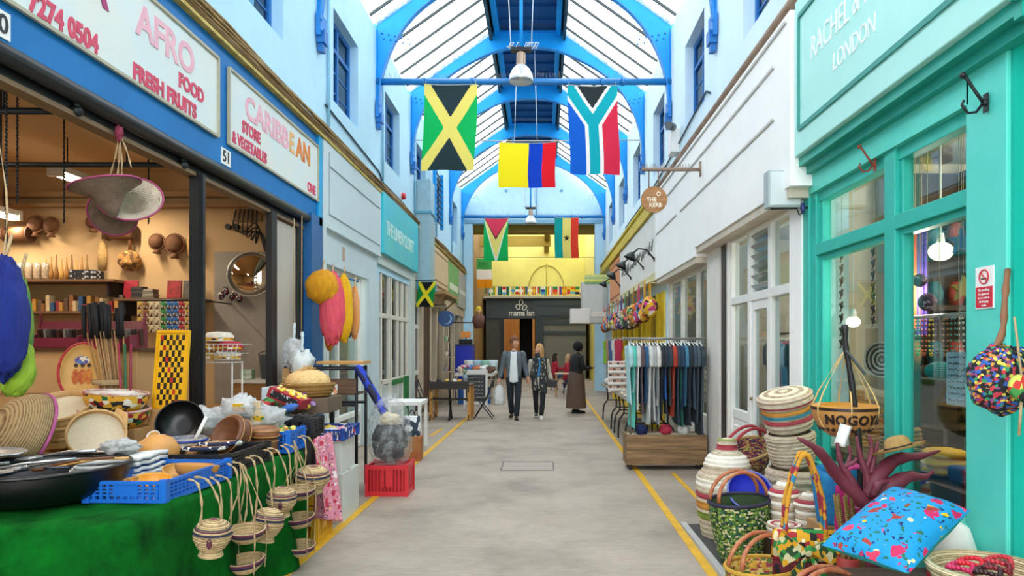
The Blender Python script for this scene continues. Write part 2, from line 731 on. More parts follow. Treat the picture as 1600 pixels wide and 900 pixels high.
# upper windows, both sides
nwin = 0
for side in (-1, 1):
    for (a, b) in WINS:
        X = XL - .16 if side < 0 else XR + .16
        w = thing('window_%d' % (nwin + 1), None, None, (X, a, 4.95)); w['kind'] = 'structure'
        nwin += 1
        m = MB(); W_, H_ = b - a, 1.27
        for q in ((0, .07, 0, H_), (W_ - .07, W_, 0, H_), (0, W_, 0, .06), (0, W_, H_ - .06, H_), (W_ / 2 - .03, W_ / 2 + .03, 0, H_), (0, W_, .86, .91)):
            m.box(-.03, .03, q[0], q[1], q[2], q[3])
        m.build('window_frame', DBLUE, w)
        m = MB()
        for k in range(1, 3):
            m.box(-.012, .012, .05, W_ - .05, k * .29 - .01, k * .29 + .01)
        m.build('glazing_bar', DBLUE, w)
        m = MB(); m.box(-.004, .004, .03, W_ - .03, .03, H_ - .03); m.build('pane', glass('#7f9db0', .25), w)
        m = MB(); m.box(-side * -.6 - .01, -side * -.6 + .01, -.3, W_ + .3, -.3, H_ + .3); m.build('room_backing', mat('#4c6478', .9), w)
# near-camera wall returns beyond the ends
# ---- roof trusses
def truss_profile():
    hs = (XR - XL) / 2
    sl = .713
    cx = .79
    ztop = EAVE + (hs - cx) * sl + .12
    outer = [(-hs, 5.62), (-hs, EAVE + .10), (-cx, ztop), (cx, ztop), (hs, EAVE + .10), (hs, 5.62)]
    half = [(hs - .03, 5.62), (hs - .10, 6.22), (2.25, 6.71), (2.0, 7.12), (1.64, 7.47), (1.2, 7.74), (.63, 7.98), (0, 8.05)]
    pts = []
    for i in range(len(half) - 1):
        for k in range(4):
            t = k / 4
            p0 = half[max(i - 1, 0)]; p1 = half[i]; p2 = half[i + 1]; p3 = half[min(i + 2, len(half) - 1)] if i + 2 < len(half) else (-half[-2][0], half[-2][1])
            pts.append(tuple(.5 * ((2 * p1[j]) + (-p0[j] + p2[j]) * t + (2 * p0[j] - 5 * p1[j] + 4 * p2[j] - p3[j]) * t * t + (-p0[j] + 3 * p1[j] - 3 * p2[j] + p3[j]) * t ** 3) for j in (0, 1)))
    pts.append(half[-1])
    inner = [(-x, z) for x, z in pts] + [(x, z) for x, z in pts[::-1][1:]]
    return outer, inner


OUT, INN = truss_profile()
hs = (XR - XL) / 2


def outer_at(x):
    ax = abs(x)
    return OUT[2][1] if ax <= .79 else OUT[1][1] + (hs - ax) * .713


def make_truss():
    t = thing('roof_truss', None, None, (XC, 0, 0)); t['kind'] = 'structure'
    m = MB()
    # web plate as quads between inner curve and outer chord
    for y in (-.025, .025):
        for a, b in zip(INN, INN[1:]):
            m._f([m._v(p) for p in ((a[0], y, a[1]), (b[0], y, b[1]), (b[0], y, outer_at(b[0])), (a[0], y, outer_at(a[0])))])
    for sx in (-1, 1):
        m.box(sx * hs - .02, sx * hs + .02, -.025, .025, 5.62, EAVE + .1)
    m.build('web_plate', BLUE, t)
    m = MB()
    m.tube([(x, 0, z) for x, z in INN], .001, 4)
    fl = MB()
    for a, b in zip(INN, INN[1:]):
        fl.bar((a[0], 0, a[1]), (b[0], 0, b[1]), .12, .022)
    o2 = OUT
    for a, b in zip(o2, o2[1:]):
        fl.bar((a[0], 0, a[1]), (b[0], 0, b[1]), .14, .03)
    # orient: bars were built with width along y by symmetry
    fl.build('flange', mat('#1483cf', .42, var=.12, vs=4), t)
    m = MB()
    for sx in (-1, 1):
        for i in range(5):
            for j in range(2):
                m.ball((sx * (2.42 - i * .11 - j * .03), -.03, 6.93 - i * .025 - j * .09 + .02), .018, 8, 5)
        m.box(sx * 2.48 - .03, sx * 2.48 + .03, -.12, .12, 5.5, 5.78)
        for z in (5.55, 5.68):
            m.ball((sx * 2.44, -.12, z), .02, 8, 5)
    m.build('rivet', mat('#1478c4', .45), t)
    return t


TRY = [8.65 + 3.05 * k for k in range(-3, 6)]
t0 = make_truss()
t0.location.y = TRY[0]
for y in TRY[1:]:
    c = copy_tree(t0); c.location.y = y

# corbel brackets and downpipes on the walls at the truss feet
for side, X in ((-1, XL), (1, XR)):
    m = MB()
    for y in TRY[2:]:
        m.cbox((X - side * .06, y, 5.5), (.1, .16, .16)); m.cbox((X - side * .05, y, 5.38), (.07, .1, .12))
        m.tube([(X - side * .04, y, 5.5), (X - side * .04, y, 7.0)], .022, 8)
    struct(m.build('trim_%d' % (1 if side < 0 else 2), mat('#1a6cb4', .45, var=.1), None))
m = MB()
for y in TRY[3:]:
    m.tube([(XL + .03, y + .35, 4.5), (XL + .03, y + .35, 6.9)], .02, 8)
struct(m.build('trim_3', mat('#8cc4de', .5)))

# tie beams
def tie_beam(Y, n_label):
    t = thing('tie_beam', None, None, (XC, Y, 6.13)); t['kind'] = 'structure'
    MB().tube([(-hs - .05, 0, 0), (hs + .05, 0, 0)], .055, 16).build('tube', TIEB, t)
    m = MB()
    for x in (-1.72, -.9, .05, 1.35, 1.7):
        m.tube([(x - .025, 0, 0), (x + .025, 0, 0)], .07, 16)
    m.build('collar', TIEB, t)
    m = MB(); rr = random.Random(3)
    x = -hs + .1
    while x < hs - .1:
        m.tube([(x, rr.uniform(-.02, .02), .05), (x + rr.uniform(-.02, .02), rr.uniform(-.04, .04), .05 + rr.uniform(.07, .12))], .0022, 4)
        x += .028
    s = m.build('bird_spike', mat('#77706a', .5), t); s['kind'] = 'stuff'


tie_beam(TRY[4], 1)
tie_beam(TRY[8], 2)

# ---- roof glazing and ridge
for side in (-1, 1):
    m = MB()
    x0, x1 = (hs, .79)
    z0, z1 = EAVE + .05, EAVE + .05 + (hs - .79) * .713
    y0, y1 = -3.4, Y_END
    m._f([m._v(p) for p in ((XC + side * x0, y0, z0), (XC + side * x0, y1, z0), (XC + side * x1, y1, z1), (XC + side * x1, y0, z1))])
    struct(m.build('roof_glazing_' + ('left' if side < 0 else 'right'), GLZ))
    m = MB()
    y = y0
    while y < y1:
        m.bar((XC + side * x0, y, z0 - .02), (XC + side * x1, y, z1 - .02), .028, .045)
        y += .61
    struct(m.build('roof_bar_' + ('left' if side < 0 else 'right'), DARKBAR))
    m = MB()
    # lantern side, ridge purlins, and the eaves gutter board
    m.box(XC + side * .79 - .03, XC + side * .79 + .03, y0, y1, z1 - .12, z1 + .25)
    struct(m.build('roof_curb_' + ('left' if side < 0 else 'right'), mat('#1d3f4c', .6, var=.35, vs=9)))
    m = MB(); m.box(XC + side * .66 - .05, XC + side * .66 + .05, y0, y1, z1 - .02, z1 + .2)
    struct(m.build('roof_purlin_' + ('left' if side < 0 else 'right'), BLUE))
m = MB(); m.box(XC - .82, XC + .82, -3.4, Y_END, 8.52, 8.6)
for k in range(50):
    m.box(XC - .62, XC + .62, -3 + k * .56, -2.96 + k * .56, 8.46, 8.52)
struct(m.build('roof_ridge', mat('#114f86', .5, var=.12, vs=3)))

# ---- gable at the far end of the blue hall
m = MB()
top = [(-hs, 6.02), (hs, 6.02), (hs, EAVE + .05), (.79, EAVE + .05 + (hs - .79) * .713), (.79, 8.6), (-.79, 8.6), (-.79, EAVE + .05 + (hs - .79) * .713), (-hs, EAVE + .05)]
m.prism([(XC + x, z) for x, z in top], Y_END, Y_END + .25, 1)
m.box(XL, XL + .32, Y_END, Y_END + .3, 0, 6.02)
m.box(XR - .32, XR, Y_END, Y_END + .3, 0, 6.02)
struct(m.build('wall_end', mat('#bfe4f4', .75, var=.05)))
m = MB(); m.box(XL, XR, Y_END - .03, Y_END + .02, 6.02, 6.16); m.box(XL, XR, Y_END - .02, Y_END, 6.3, 6.33)
struct(m.build('trim_4', mat('#7faec6', .6)))
m = MB()
m.cyl((XC - 1.0, Y_END, 7.2), (XC - 1.0, Y_END - .03, 7.2), .05); m.cyl((XC + 1.0, Y_END, 7.2), (XC + 1.0, Y_END - .03, 7.2), .05)
m.tube([(XC + .1, Y_END - .04, 7.6), (XC + .1, Y_END - .04, 6.2)], .02)
struct(m.build('trim_5', mat('#6fa6c4', .6)))

# ---- the yellow hall behind the gable
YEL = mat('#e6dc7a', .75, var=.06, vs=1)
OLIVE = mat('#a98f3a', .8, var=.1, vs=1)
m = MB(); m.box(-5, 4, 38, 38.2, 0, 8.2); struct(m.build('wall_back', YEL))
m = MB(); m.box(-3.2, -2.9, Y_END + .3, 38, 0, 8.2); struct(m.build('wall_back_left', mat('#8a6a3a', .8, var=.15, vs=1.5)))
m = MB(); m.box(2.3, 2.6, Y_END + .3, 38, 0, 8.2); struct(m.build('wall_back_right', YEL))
m = MB(); m.box(-3.2, 2.6, Y_END + .3, 28.2, 6.2, 6.35)
m.box(-3.2, .4, 31.9, 32.2, 6.3, 6.75); m.bar((.2, 28.2, 6.6), (.2, 38, 7.0), .25, .4)
struct(m.build('ceiling_back', OLIVE))
m = MB(); m.box(-3.2, 2.6, 28.2, 38, 7.9, 7.93); struct(m.build('ceiling_skylight', GLZ))  # skylight widened across the hall to brighten the yellow walls
m = MB(); m.box(-3.1, 2.4, Y_END + .35, Y_END + .5, 5.75, 6.2); struct(m.build('ceiling_beam', mat('#8a6c24', .8)))
m = MB()
pts = [(.2 + 1.0 * cos(a), 37.95, 4.7 + 1.4 * sin(a)) for a in [pi * k / 16 for k in range(17)]]
m.tube([(-.8, 37.95, 3.9)] + pts[::-1] + [(1.2, 37.95, 3.9)], .03, 6)
m.tube([(-2.5, 37.95, 4.1), (1.2, 37.95, 4.1)], .02, 6); m.tube([(.2, 37.95, 3.9), (.2, 37.95, 6.2)], .03, 6)
struct(m.build('trim_6', mat('#b7a548', .7)))

# ---- gutters, cornice mouldings and cable runs along both sides
CORN = mat('#b0925e', .7, col2='#6a4a22', vs=14, aniso=(1, .15, 1))
m = MB()
G = 4.33
m.box(XL, XL + .10, -3, Y_END, G - .06, G + .02); m.box(XL, XL + .05, -3, Y_END, G + .02, G + .06)
struct(m.build('cornice_left', CORN))
m = MB()
for i, (dx, dz, r) in enumerate(((.11, .03, .018), (.08, .065, .014), (.13, -.02, .012), (.06, .10, .018))):
    pts = [(XL + dx + .01 * sin(k * 1.7 + i), -3 + k * .9, G + dz + .012 * sin(k * 2.1 + i * 2)) for k in range(31)]
    m.tube(pts, r, 6)
struct(m.build('trim_7', mat('#4e3518', .6, col2='#a8884a', vs=9)))
m = MB()
m.box(XL + .02, XL + .12, -3, Y_END, G - .12, G - .09)
struct(m.build('trim_8', mat('#d8c060', .6, col2='#9a8230', vs=8)))
m = MB()
G2 = 4.48
m.tube([(XR - .10, -3, G2), (XR - .10, 13, G2)], .05, 10); m.box(XR - .06, XR, -3, Y_END, G2 - .14, G2 - .05)
struct(m.build('cornice_right', mat('#a58a74', .65, col2='#7c5f48', vs=6)))
m = MB()
m.tube([(XR - .10, 13, G2), (XR - .10, Y_END, G2)], .05, 10); m.box(XR - .12, XR, 12.2, Y_END, G2 - .3, G2 - .08); m.box(XR - .17, XR, 12.2, Y_END, G2 - .36, G2 - .3)
struct(m.build('trim_9', mat('#ddc94a', .65, col2='#b8a038', vs=6)))
# thin cables sagging on the blue walls
m = MB()
m.tube([(XL + .02, 8.9, 4.75), (XL + .02, 9.6, 4.72), (XL + .02, 11.8, 4.62), (XL + .02, 12.1, 4.5), (XL + .02, 14, 4.5), (XL + .02, 15, 4.4), (XL + .02, 15.4, 3.2)], .014, 6)
m.tube([(XR - .02, 8.9, 4.9), (XR - .02, 9.1, 5.0), (XR - .02, 11, 4.85), (XR - .02, 14, 4.7), (XR - .02, 18, 4.72)], .014, 6)
struct(m.build('trim_10', mat('#29424e', .6)))


def WX(px, py, X):
    Y = X * FPX / (px - VX)
    return Vector((X, Y, EYE - (py - VY) * Y / FPX))


def YX(px, X):
    return X * FPX / (px - VX)


def scrawl(parent, ends, h, r, n, m_, seed=1):
    """a line of unreadable handwriting between two points"""
    a, b = Vector(ends[0]), Vector(ends[1])
    rr_ = random.Random(seed)
    m = MB()
    for k in range(n):
        p0, p1 = a + (b - a) * (k / n), a + (b - a) * ((k + .8) / n)
        q = [p0.lerp(p1, j / 4) + Vector((0, 0, rr_.uniform(-.5, .5) * h)) for j in range(5)]
        m.tube(q, r, 5)
    return m.build('handwriting', m_, parent, world=True)


# ================================================================ SHOP ROOMS
def room(tag_, side, X0, X1, Y0, Y1, Z1, mw, mc=None, mf=None):
    """interior box of a shop: side wall at X1, end walls, ceiling"""
    a, b = min(X0, X1), max(X0, X1)
    m = MB(); m.box(X1, X1 + side * .1, Y0, Y1, 0, Z1); struct(m.build('wall_shop_' + tag_ + '_rear', mw))
    m = MB(); m.box(a, b, Y1, Y1 + .08, 0, Z1); struct(m.build('wall_shop_' + tag_ + '_far', mw))
    m = MB(); m.box(a, b, Y0 - .08, Y0, 0, Z1); struct(m.build('wall_shop_' + tag_ + '_near', mw))
    m = MB(); m.box(a, b, Y0, Y1, Z1, Z1 + .08); struct(m.build('ceiling_shop_' + tag_, mc or mw))


TAN = mat('#c4a274', .75, var=.08, vs=1.3)
room('grocery', -1, XL - .32, -8.2, 1.0, 8.42, 3.75, TAN, mat('#c7a271', .8, var=.06, vs=1))
room('linen', -1, XL - .32, -5.0, 8.6, 11.65, 3.0, mat('#8f9a98', .8), mat('#8a8a86', .8))
room('cafe', -1, XL - .32, -5.0, 11.8, 14.75, 3.0, mat('#7d6a58', .8), mat('#6a6058', .8))
room('arcade', -1, XL - .32, -4.6, 14.9, 24.3, 3.0, mat('#5c4634', .8), mat('#4a3c30', .8))
room('craft', 1, XR + .32, 5.0, 3.3, 6.0, 3.2, mat('#d9cbb2', .8, var=.08), mat('#9a948a', .8))
room('dress', 1, XR + .32, 4.8, 6.1, 9.0, 3.0, mat('#a09a90', .8), mat('#8f8a84', .8))
room('white', 1, XR + .32, 4.2, 9.15, 12.15, 3.0, mat('#b5b3ae', .8), mat('#9a9a98', .8))
room('yellow', 1, XR + .32, 4.2, 12.3, 24.3, 3.0, mat('#5a4a30', .8), mat('#4a4030', .8))


def area_lamp(loc, size, power, col=(1, .86, .66), rot=(0, 0, 0), sy=None):
    l = bpy.data.lights.new('shop_light', 'AREA')
    l.energy = power; l.color = col; l.size = size
    if sy:
        l.shape = 'RECTANGLE'; l.size_y = sy
    o = bpy.data.objects.new('shop_light', l); C.objects.link(o)
    o.location = loc; o.rotation_euler = rot
    return o


def fill_light(loc, power, col=(1, .86, .66), r=.1):
    l = bpy.data.lights.new('shop_light', 'POINT')
    l.energy = power; l.color = col; l.shadow_soft_size = r
    o = bpy.data.objects.new('shop_light', l); C.objects.link(o)
    o.location = loc
    return o


# fluorescent battens hung under the grocery ceiling
def batten(x, y, z, L, label):
    t = thing('fluorescent_light', label, 'ceiling light', (x, y, z))
    m = MB(); m.box(-.05, .05, 0, L, .04, .10); m.box(-.07, .07, 0, .05, -.02, .10); m.box(-.07, .07, L - .05, L, -.02, .10)
    m.build('batten_body', mat('#e8e2d4', .5), t)
    MB().tube([(0, .05, 0), (0, L - .05, 0)], .022, 10).build('lamp_tube', glow('#fff0d8', 14), t)
    m = MB(); m.tube([(0, .2, .1), (0, .2, 3.75 - z)], .006, 5); m.tube([(0, L - .2, .1), (0, L - .2, 3.75 - z)], .006, 5)
    m.build('hanging_wire', IRON, t)
    area_lamp((x, y + L / 2, z - .04), .08, 34, sy=L, col=(1, .86, .66))
    return t


batten(-4.9, 6.84, 3.33, 1.2, 'lit fluorescent tube behind the hanging tied baskets in the grocery')
batten(-6.35, 7.0, 3.13, 1.25, 'lit fluorescent tube cut by the left edge of the picture')
batten(-4.6, 3.2, 3.40, 1.3, 'lit fluorescent tube near the front of the grocery, over the green table')

# ================================================================ LEFT: grocery front
gs = thing('shop_sign', 'long blue grocery fascia board with two white painted panels', 'shop sign', (XL, 1.0, 3.16))
m = MB(); m.box(XL - .02, XL + .06, 1.0, 8.5, 3.16, 4.26); m.build('fascia_board', SHOPBLUE, gs, world=True)
PANEL = mat('#c9dde0', .6, var=.05, vs=2, col2='#dcdcd2')
for (y0, y1) in ((2.2, 5.83), (6.03, 8.42)):
    m = MB(); m.box(XL + .06, XL + .075, y0, y1, 3.39, 4.06); m.build('sign_panel', PANEL, gs, world=True)
    m = MB()
    for a, b in (((y0, 3.39), (y1, 3.39)), ((y1, 3.39), (y1, 4.06)), ((y0, 4.06), (y1, 4.06)), ((y0, 3.39), (y0, 4.06))):
        m.bar((XL + .08, a[0], a[1]), (XL + .08, b[0], b[1]), .022, .022)
    m.build('panel_frame', mat('#a8a48c', .5), gs, world=True)
PINKR = mat('#d0486a', .6, col2='#c23a50', vs=9)
PINKF = mat('#e8b8c2', .65, col2='#dd9fb0', vs=5)
XT = XL + .078
text(gs, '7274 0504', .165, (XT, 3.68, 3.42), FACE_AISLE_L, PINKR, xs=.82, bold=.006)
text(gs, 'AFRO', .31, (XT, 4.66, 3.745), FACE_AISLE_L, PINKF, xs=.98, bold=.008)
text(gs, 'A', .34, (XT, 4.12, 3.745), FACE_AISLE_L, mat('#a02a6a', .6), bold=.01)
text(gs, 'FOOD', .15, (XT, 5.2, 3.585), FACE_AISLE_L, PINKR, xs=.9, bold=.006)
text(gs, 'FRESH FRUITS', .15, (XT, 4.62, 3.42), FACE_AISLE_L, PINKR, xs=.92, bold=.006)
text(gs, 'CARIBB', .30, (XT, 6.36, 3.745), FACE_AISLE_L, PINKF, xs=1.08, bold=.008)
text(gs, 'E', .30, (XT, 7.47, 3.745), FACE_AISLE_L, mat('#e3b070', .6), bold=.008)
text(gs, 'AN', .32, (XT, 7.68, 3.745), FACE_AISLE_L, mat('#e09a30', .6, col2='#cf4a30', vs=6), bold=.01)
text(gs, 'STORE', .15, (XT, 6.3, 3.585), FACE_AISLE_L, PINKR, xs=.9, bold=.006)
text(gs, '& VEGETABLES', .145, (XT, 6.1, 3.43), FACE_AISLE_L, PINKR, xs=.80, bold=.005)
text(gs, 'ONE', .15, (XT, 8.05, 3.44), FACE_AISLE_L, PINKR, xs=.9, bold=.006)
for s_, yy in (('50', 3.40), ('51', 5.92)):
    m = MB(); m.box(XL + .06, XL + .068, yy, yy + .17, 3.19, 3.33); p = m.build('number_plate', WHITE, gs, world=True)
    text(p, s_, .14, (XL + .069, yy + .015, 3.215), FACE_AISLE_L, BLACK, bold=.002)
m = MB(); m.tube([(XL + .03, 1, 3.13), (XL + .03, 8.5, 3.13)], .055, 12)
m.box(XL - .12, XL - .02, 1, 8.5, 3.03, 3.10)
m.build('shutter_roller', mat('#15191c', .35, var=.2), gs, world=True)
m = MB(); m.box(XL - .10, XL + .0, 1, 8.5, 3.0, 3.03); m.build('shutter_guide', mat('#7a6244', .6), gs, world=True)

st = MB(); st.box(XL - .06, XL + .02, 5.62, 5.72, 0, 3.03); st.box(XL + .02, XL + .04, 5.65, 5.69, 0, 3.03); struct(st.build('trim_11', mat('#22282c', .35, var=.2, metal=.3)))
st = MB(); st.box(XL - .05, XL + .01, 7.15, 7.30, 0, 3.03); st.box(XL - .06, XL, 7.98, 8.12, 0, 3.03); struct(st.build('trim_12', BLACK))
st = MB(); st.box(XL - .10, XL - .04, 7.30, 7.98, 0, 2.98); struct(st.build('trim_13', mat('#b5b1a6', .7, var=.08, vs=2, aniso=(1, 4, .3))))
st = MB(); st.box(XL - .1, XL + .09, 8.16, 8.56, 0, 3.2); struct(st.build('trim_14', mat('#0f5a94', .4, var=.1)))
st = MB(); st.box(XL, XL + .09, 8.44, 8.56, 3.1, 4.3); struct(st.build('trim_15', mat('#1a9ad0', .4, var=.1)))
st = MB(); st.box(-8.0, XL - .35, 8.28, 8.40, 3.42, 3.48); st.box(-8.0, XL - .35, 8.30, 8.40, 3.30, 3.34); struct(st.build('trim_16', mat('#a8845a', .7)))

# ================================================================ LEFT: second and third fronts
GREY2 = mat('#c0d2d6', .65, var=.04, vs=2)
FR = mat('#e4e6e2', .55, var=.05, vs=4)


def front_frame(name, X, ys, zs, m_, depth=.09, w=.07, side=-1, kind=True, parent=None):
    """posts at every y in ys, rails at every z in zs"""
    m = MB()
    x0, x1 = X - depth / 2, X + depth / 2
    for y in ys:
        m.box(x0, x1, y - w / 2, y + w / 2, zs[0], zs[-1])
    for z in zs:
        m.box(x0, x1, ys[0] - w / 2, ys[-1] + w / 2, z - w / 2, z + w / 2)
    return m.build(name, m_, parent, bevel=.006, world=parent is not None)


m = MB(); m.box(XL - .02, XL + .10, 8.58, 11.62, 3.12, 4.26); m.box(XL - .05, XL + .03, 8.58, 11.62, 2.68, 3.12)
m.box(XL - .3, XL + .10, 8.58, 8.68, 0, 3.12); m.box(XL - .3, XL + .06, 11.05, 11.62, 0, 2.7)
struct(m.build('trim_17', GREY2))
m = MB()
for a, b in (((8.78, 3.3), (11.5, 3.3)), ((8.78, 3.3), (8.78, 4.1)), ((8.78, 3.92), (11.5, 3.92))):
    m.bar((XL + .105, a[0], a[1]), (XL + .105, b[0], b[1]), .012, .012)
struct(m.build('trim_18', mat('#8fa2a6', .6)))
m = MB(); m.box(XL - .04, XL + .035, 9.6, 9.72, 2.8, 3.0); struct(m.build('trim_19', mat('#b09a8a', .7)))
wf = thing('door_1', None, None, (XL - .1, 8.7, 0)); wf['kind'] = 'structure'
front_frame('door_frame', XL - .1, [8.72, 9.25, 9.72, 10.9], [.05, .55, 2.68], FR, parent=wf)
m = MB(); m.box(XL - .12, XL - .08, 8.72, 9.72, .05, .55); m.build('door_panel', GREY2, wf, world=True)
m = MB(); m.box(XL - .103, XL - .097, 8.72, 10.9, .55, 2.68); m.build('pane', GLASS, wf, world=True)
m = MB(); m.box(XL - .12, XL - .06, 9.78, 10.84, .5, 2.3)
for z in (.6,):
    pass
# third front
cs = thing('shop_sign', 'turquoise fascia sign with pale lettering on the third shop along the left', 'shop sign', (XL, 11.62, 3.2))
m = MB(); m.box(XL - .02, XL + .14, 11.64, 14.85, 3.2, 4.24); m.build('fascia_board', mat('#1fb4cf', .4, var=.08, vs=2, col2='#3cc6c6'), cs, world=True)
text(cs, 'THE LINEN CLOSET', .34, (XL + .142, 11.85, 3.55), FACE_AISLE_L, mat('#d8ece4', .6), xs=.84, bold=.004)
wf = thing('door_2', None, None, (XL - .06, 11.8, 0)); wf['kind'] = 'structure'
front_frame('door_frame', XL - .06, [11.72, 12.15, 12.75, 12.95, 13.55, 14.0, 14.5], [.05, .95, 2.15, 2.98], mat('#ddd8cc', .6, var=.05), w=.08, parent=wf)
m = MB(); m.box(XL - .08, XL - .03, 11.75, 14.45, .05, .9); m.build('door_panel', mat('#b9c6c2', .6), wf, world=True)
m = MB(); m.box(XL - .03, XL - .01, 12.95, 14.0, .86, .96); m.box(XL - .04, XL + .02, 14.05, 14.45, .05, .98); m.build('green_rail', mat('#1d7a3a', .5), wf, world=True)
m = MB(); m.box(XL - .063, XL - .057, 11.75, 14.45, .95, 2.98); m.build('pane', GLASSD, wf, world=True)
m = MB(); m.box(XL - .1, XL + .05, 14.55, 15.0, 0, 3.2); m.box(XL - .02, XL + .05, 11.64, 14.85, 3.02, 3.2); struct(m.build('trim_20', mat('#c6d0cc', .65, var=.05)))
# fourth stretch: posts, beams and tan fascias
m = MB(); m.box(XL - .02, XL + .05, 15.0, 24.5, 2.62, 4.2); struct(m.build('trim_21', mat('#bba98c', .7, var=.12, vs=2)))
m = MB()
for y in (16.0, 17.2, 18.2, 19.4, 20.4, 21.8, 23.2, 24.2):
    m.box(XL - .1, XL + .04, y - .09, y + .09, 0, 2.62)
struct(m.build('trim_22', mat('#c8b89c', .7, var=.12, vs=3)))
wf = thing('door_3', None, None, (XL - .08, 15.0, 0)); wf['kind'] = 'structure'
front_frame('door_frame', XL - .08, [15.05, 15.9], [.05, 1.0, 2.05, 2.6], mat('#d8d8d2', .6), w=.1, parent=wf)
m = MB(); m.box(XL - .1, XL - .06, 15.05, 15.9, .05, 1.0); m.build('door_panel', mat('#5a3a28', .6), wf, world=True)
m = MB(); m.box(XL - .1, XL - .07, 15.1, 15.85, 1.05, 2.0); m.build('pane', mat('#4a2c1e', .2, coat=.5), wf, world=True)
m = MB(); m.box(XL - .1, XL - .07, 15.1, 15.85, 2.1, 2.55); m.build('grille_panel', pattern([('#3a3c3c', 5), ('#8a8c88', 2)], 40), wf, world=True)
m = MB(); m.box(XL - .1, XL + .02, 16.1, 17.1, 0, 2.6); struct(m.build('trim_23', mat('#4a2c1c', .6, var=.2)))

# further signs on the left
t = thing('shop_sign', 'blank tan fascia board past the turquoise sign', 'shop sign', (XL, 16.6, 3.2))
m = MB(); m.box(XL + .05, XL + .1, 16.6, 19.9, 3.2, 4.15); m.build('fascia_board', mat('#cdb48c', .65, var=.08), t, world=True)
m = MB(); m.box(XL + .1, XL + .11, 16.7, 19.8, 3.3, 3.33); m.box(XL + .1, XL + .11, 16.7, 19.8, 4.02, 4.05); m.build('board_trim', mat('#9c7c54', .6), t, world=True)
t = thing('shop_sign', 'green fascia board between a tan board and a grey board', 'shop sign', (XL, 20, 3.2))
m = MB(); m.box(XL + .05, XL + .1, 20.0, 22.3, 3.0, 4.1); m.build('fascia_board', mat('#5a9a48', .6, var=.1, col2='#7ab070'), t, world=True)
m = MB(); m.box(XL + .1, XL + .11, 20.2, 22.1, 3.3, 3.5); m.build('pale_band', mat('#cfdcc0', .6), t, world=True)
t = thing('shop_sign', 'grey fascia board next to the gable end on the left', 'shop sign', (XL, 22.4, 3.0))
m = MB(); m.box(XL + .05, XL + .1, 22.4, 24.5, 2.9, 4.0); m.build('fascia_board', mat('#a7a79e', .65, var=.12), t, world=True)
m = MB(); m.box(XL + .1, XL + .11, 22.6, 24.3, 3.35, 3.5); m.build('pale_band', mat('#d4d0c4', .6), t, world=True)
t = thing('wooden_canopy', 'small tan timber canopy shelf under the tan fascia', 'canopy', (XL, 17.2, 2.9))
m = MB(); m.box(XL + .04, XL + .42, 17.2, 19.6, 2.92, 3.0); m.build('canopy_board', mat('#a8885c', .7), t, world=True)
m = MB()
for y in (17.3, 19.4): m.bar((XL + .05, y, 2.6), (XL + .4, y, 2.92), .04)
m.build('bracket', mat('#8a6a44', .7), t, world=True)

# duct, ladder cage and alarm on the left blue wall
t = thing('ventilation_duct', 'tall grey sheet metal duct running down beside the turquoise sign', 'duct', (XL + .2, 15.4, 3.0))
m = MB(); m.box(XL + .02, XL + .36, 15.15, 15.75, 3.02, 5.3); m.build('duct_body', mat('#8fb0bc', .45, var=.12, metal=.2), t, world=True)
m = MB(); m.box(XL + .0, XL + .40, 15.1, 15.8, 2.85, 3.05); m.box(XL + .0, XL + .39, 15.12, 15.78, 4.55, 4.6); m.build('duct_collar', mat('#4d9cb4', .45), t, world=True)
t = thing('window_ladder', 'blue metal ladder cage fixed flat on the left upper wall', 'ladder', (XL + .1, 17.2, 4.9))
m = MB()
for y in (17.0, 18.2):
    m.box(XL + .12, XL + .2, y - .04, y + .04, 4.7, 6.15)
m.build('ladder_stile', BLUE, t, world=True)
for k in range(9):
    m = MB(); m.tube([(XL + .16, 17.0, 4.8 + k * .15), (XL + .16, 18.2, 4.8 + k * .15)], .018, 6); m.build('rung', IRON, t, world=True)
t = thing('alarm_sounder', 'small red alarm sounder on the left blue wall near the cornice', 'alarm', (XL, 13.9, 4.65))
m = MB(); m.cyl((XL, 13.75, 4.62), (XL + .09, 13.75, 4.62), .07, .055); m.build('sounder_body', mat('#c81e2c', .4), t, world=True)
m = MB(); m.cyl((XL, 13.75, 4.62), (XL + .015, 13.75, 4.62), .08); m.build('mounting_plate', WHITE, t, world=True)

# ================================================================ RIGHT: turquoise craft shop
TEAL = mat('#4ed0be', .5, var=.05, vs=2.5, col2='#62d8c8')
TEALD = mat('#14b09c', .42, var=.08, vs=2)
TEALF = mat('#b0eae0', .55, var=.04, vs=1.5)
ts = thing('shop_sign', 'pale turquoise fascia board with white painted lettering on the right', 'shop sign', (XR, 2.9, 3.1))
XF = XR - .17
m = MB(); m.box(XF, XR, 2.97, 5.5, 3.12, 4.36); m.build('fascia_board', TEALF, ts, world=True, bevel=.008)
m = MB()
for a, b in (((3.2, 3.31), (5.4, 3.31)), ((5.4, 3.31), (5.4, 4.2)), ((3.2, 4.2), (5.4, 4.2))):
    m.bar((XF - .003, a[0], a[1]), (XF - .003, b[0], b[1]), .022, .022)
    m.bar((XF - .006, a[0], a[1] + .02), (XF - .006, b[0], b[1] + .02), .008, .012)
m.build('panel_bead', mat('#2a8f84', .5), ts, world=True)
WHT = mat('#eef6f4', .6, var=.06, vs=20)
text(ts, 'RACHEL & MA', .25, (XF - .002, 5.17, 3.76), FACE_AISLE_R, WHT, xs=.70)
text(ts, 'LONDON', .18, (XF - .002, 4.78, 3.52), FACE_AISLE_R, WHT, xs=.78)
m = MB()
m.box(XF + .04, XR, 2.99, 5.52, 3.05, 3.12); m.box(XF + .10, XR, 3.0, 5.54, 2.99, 3.05)
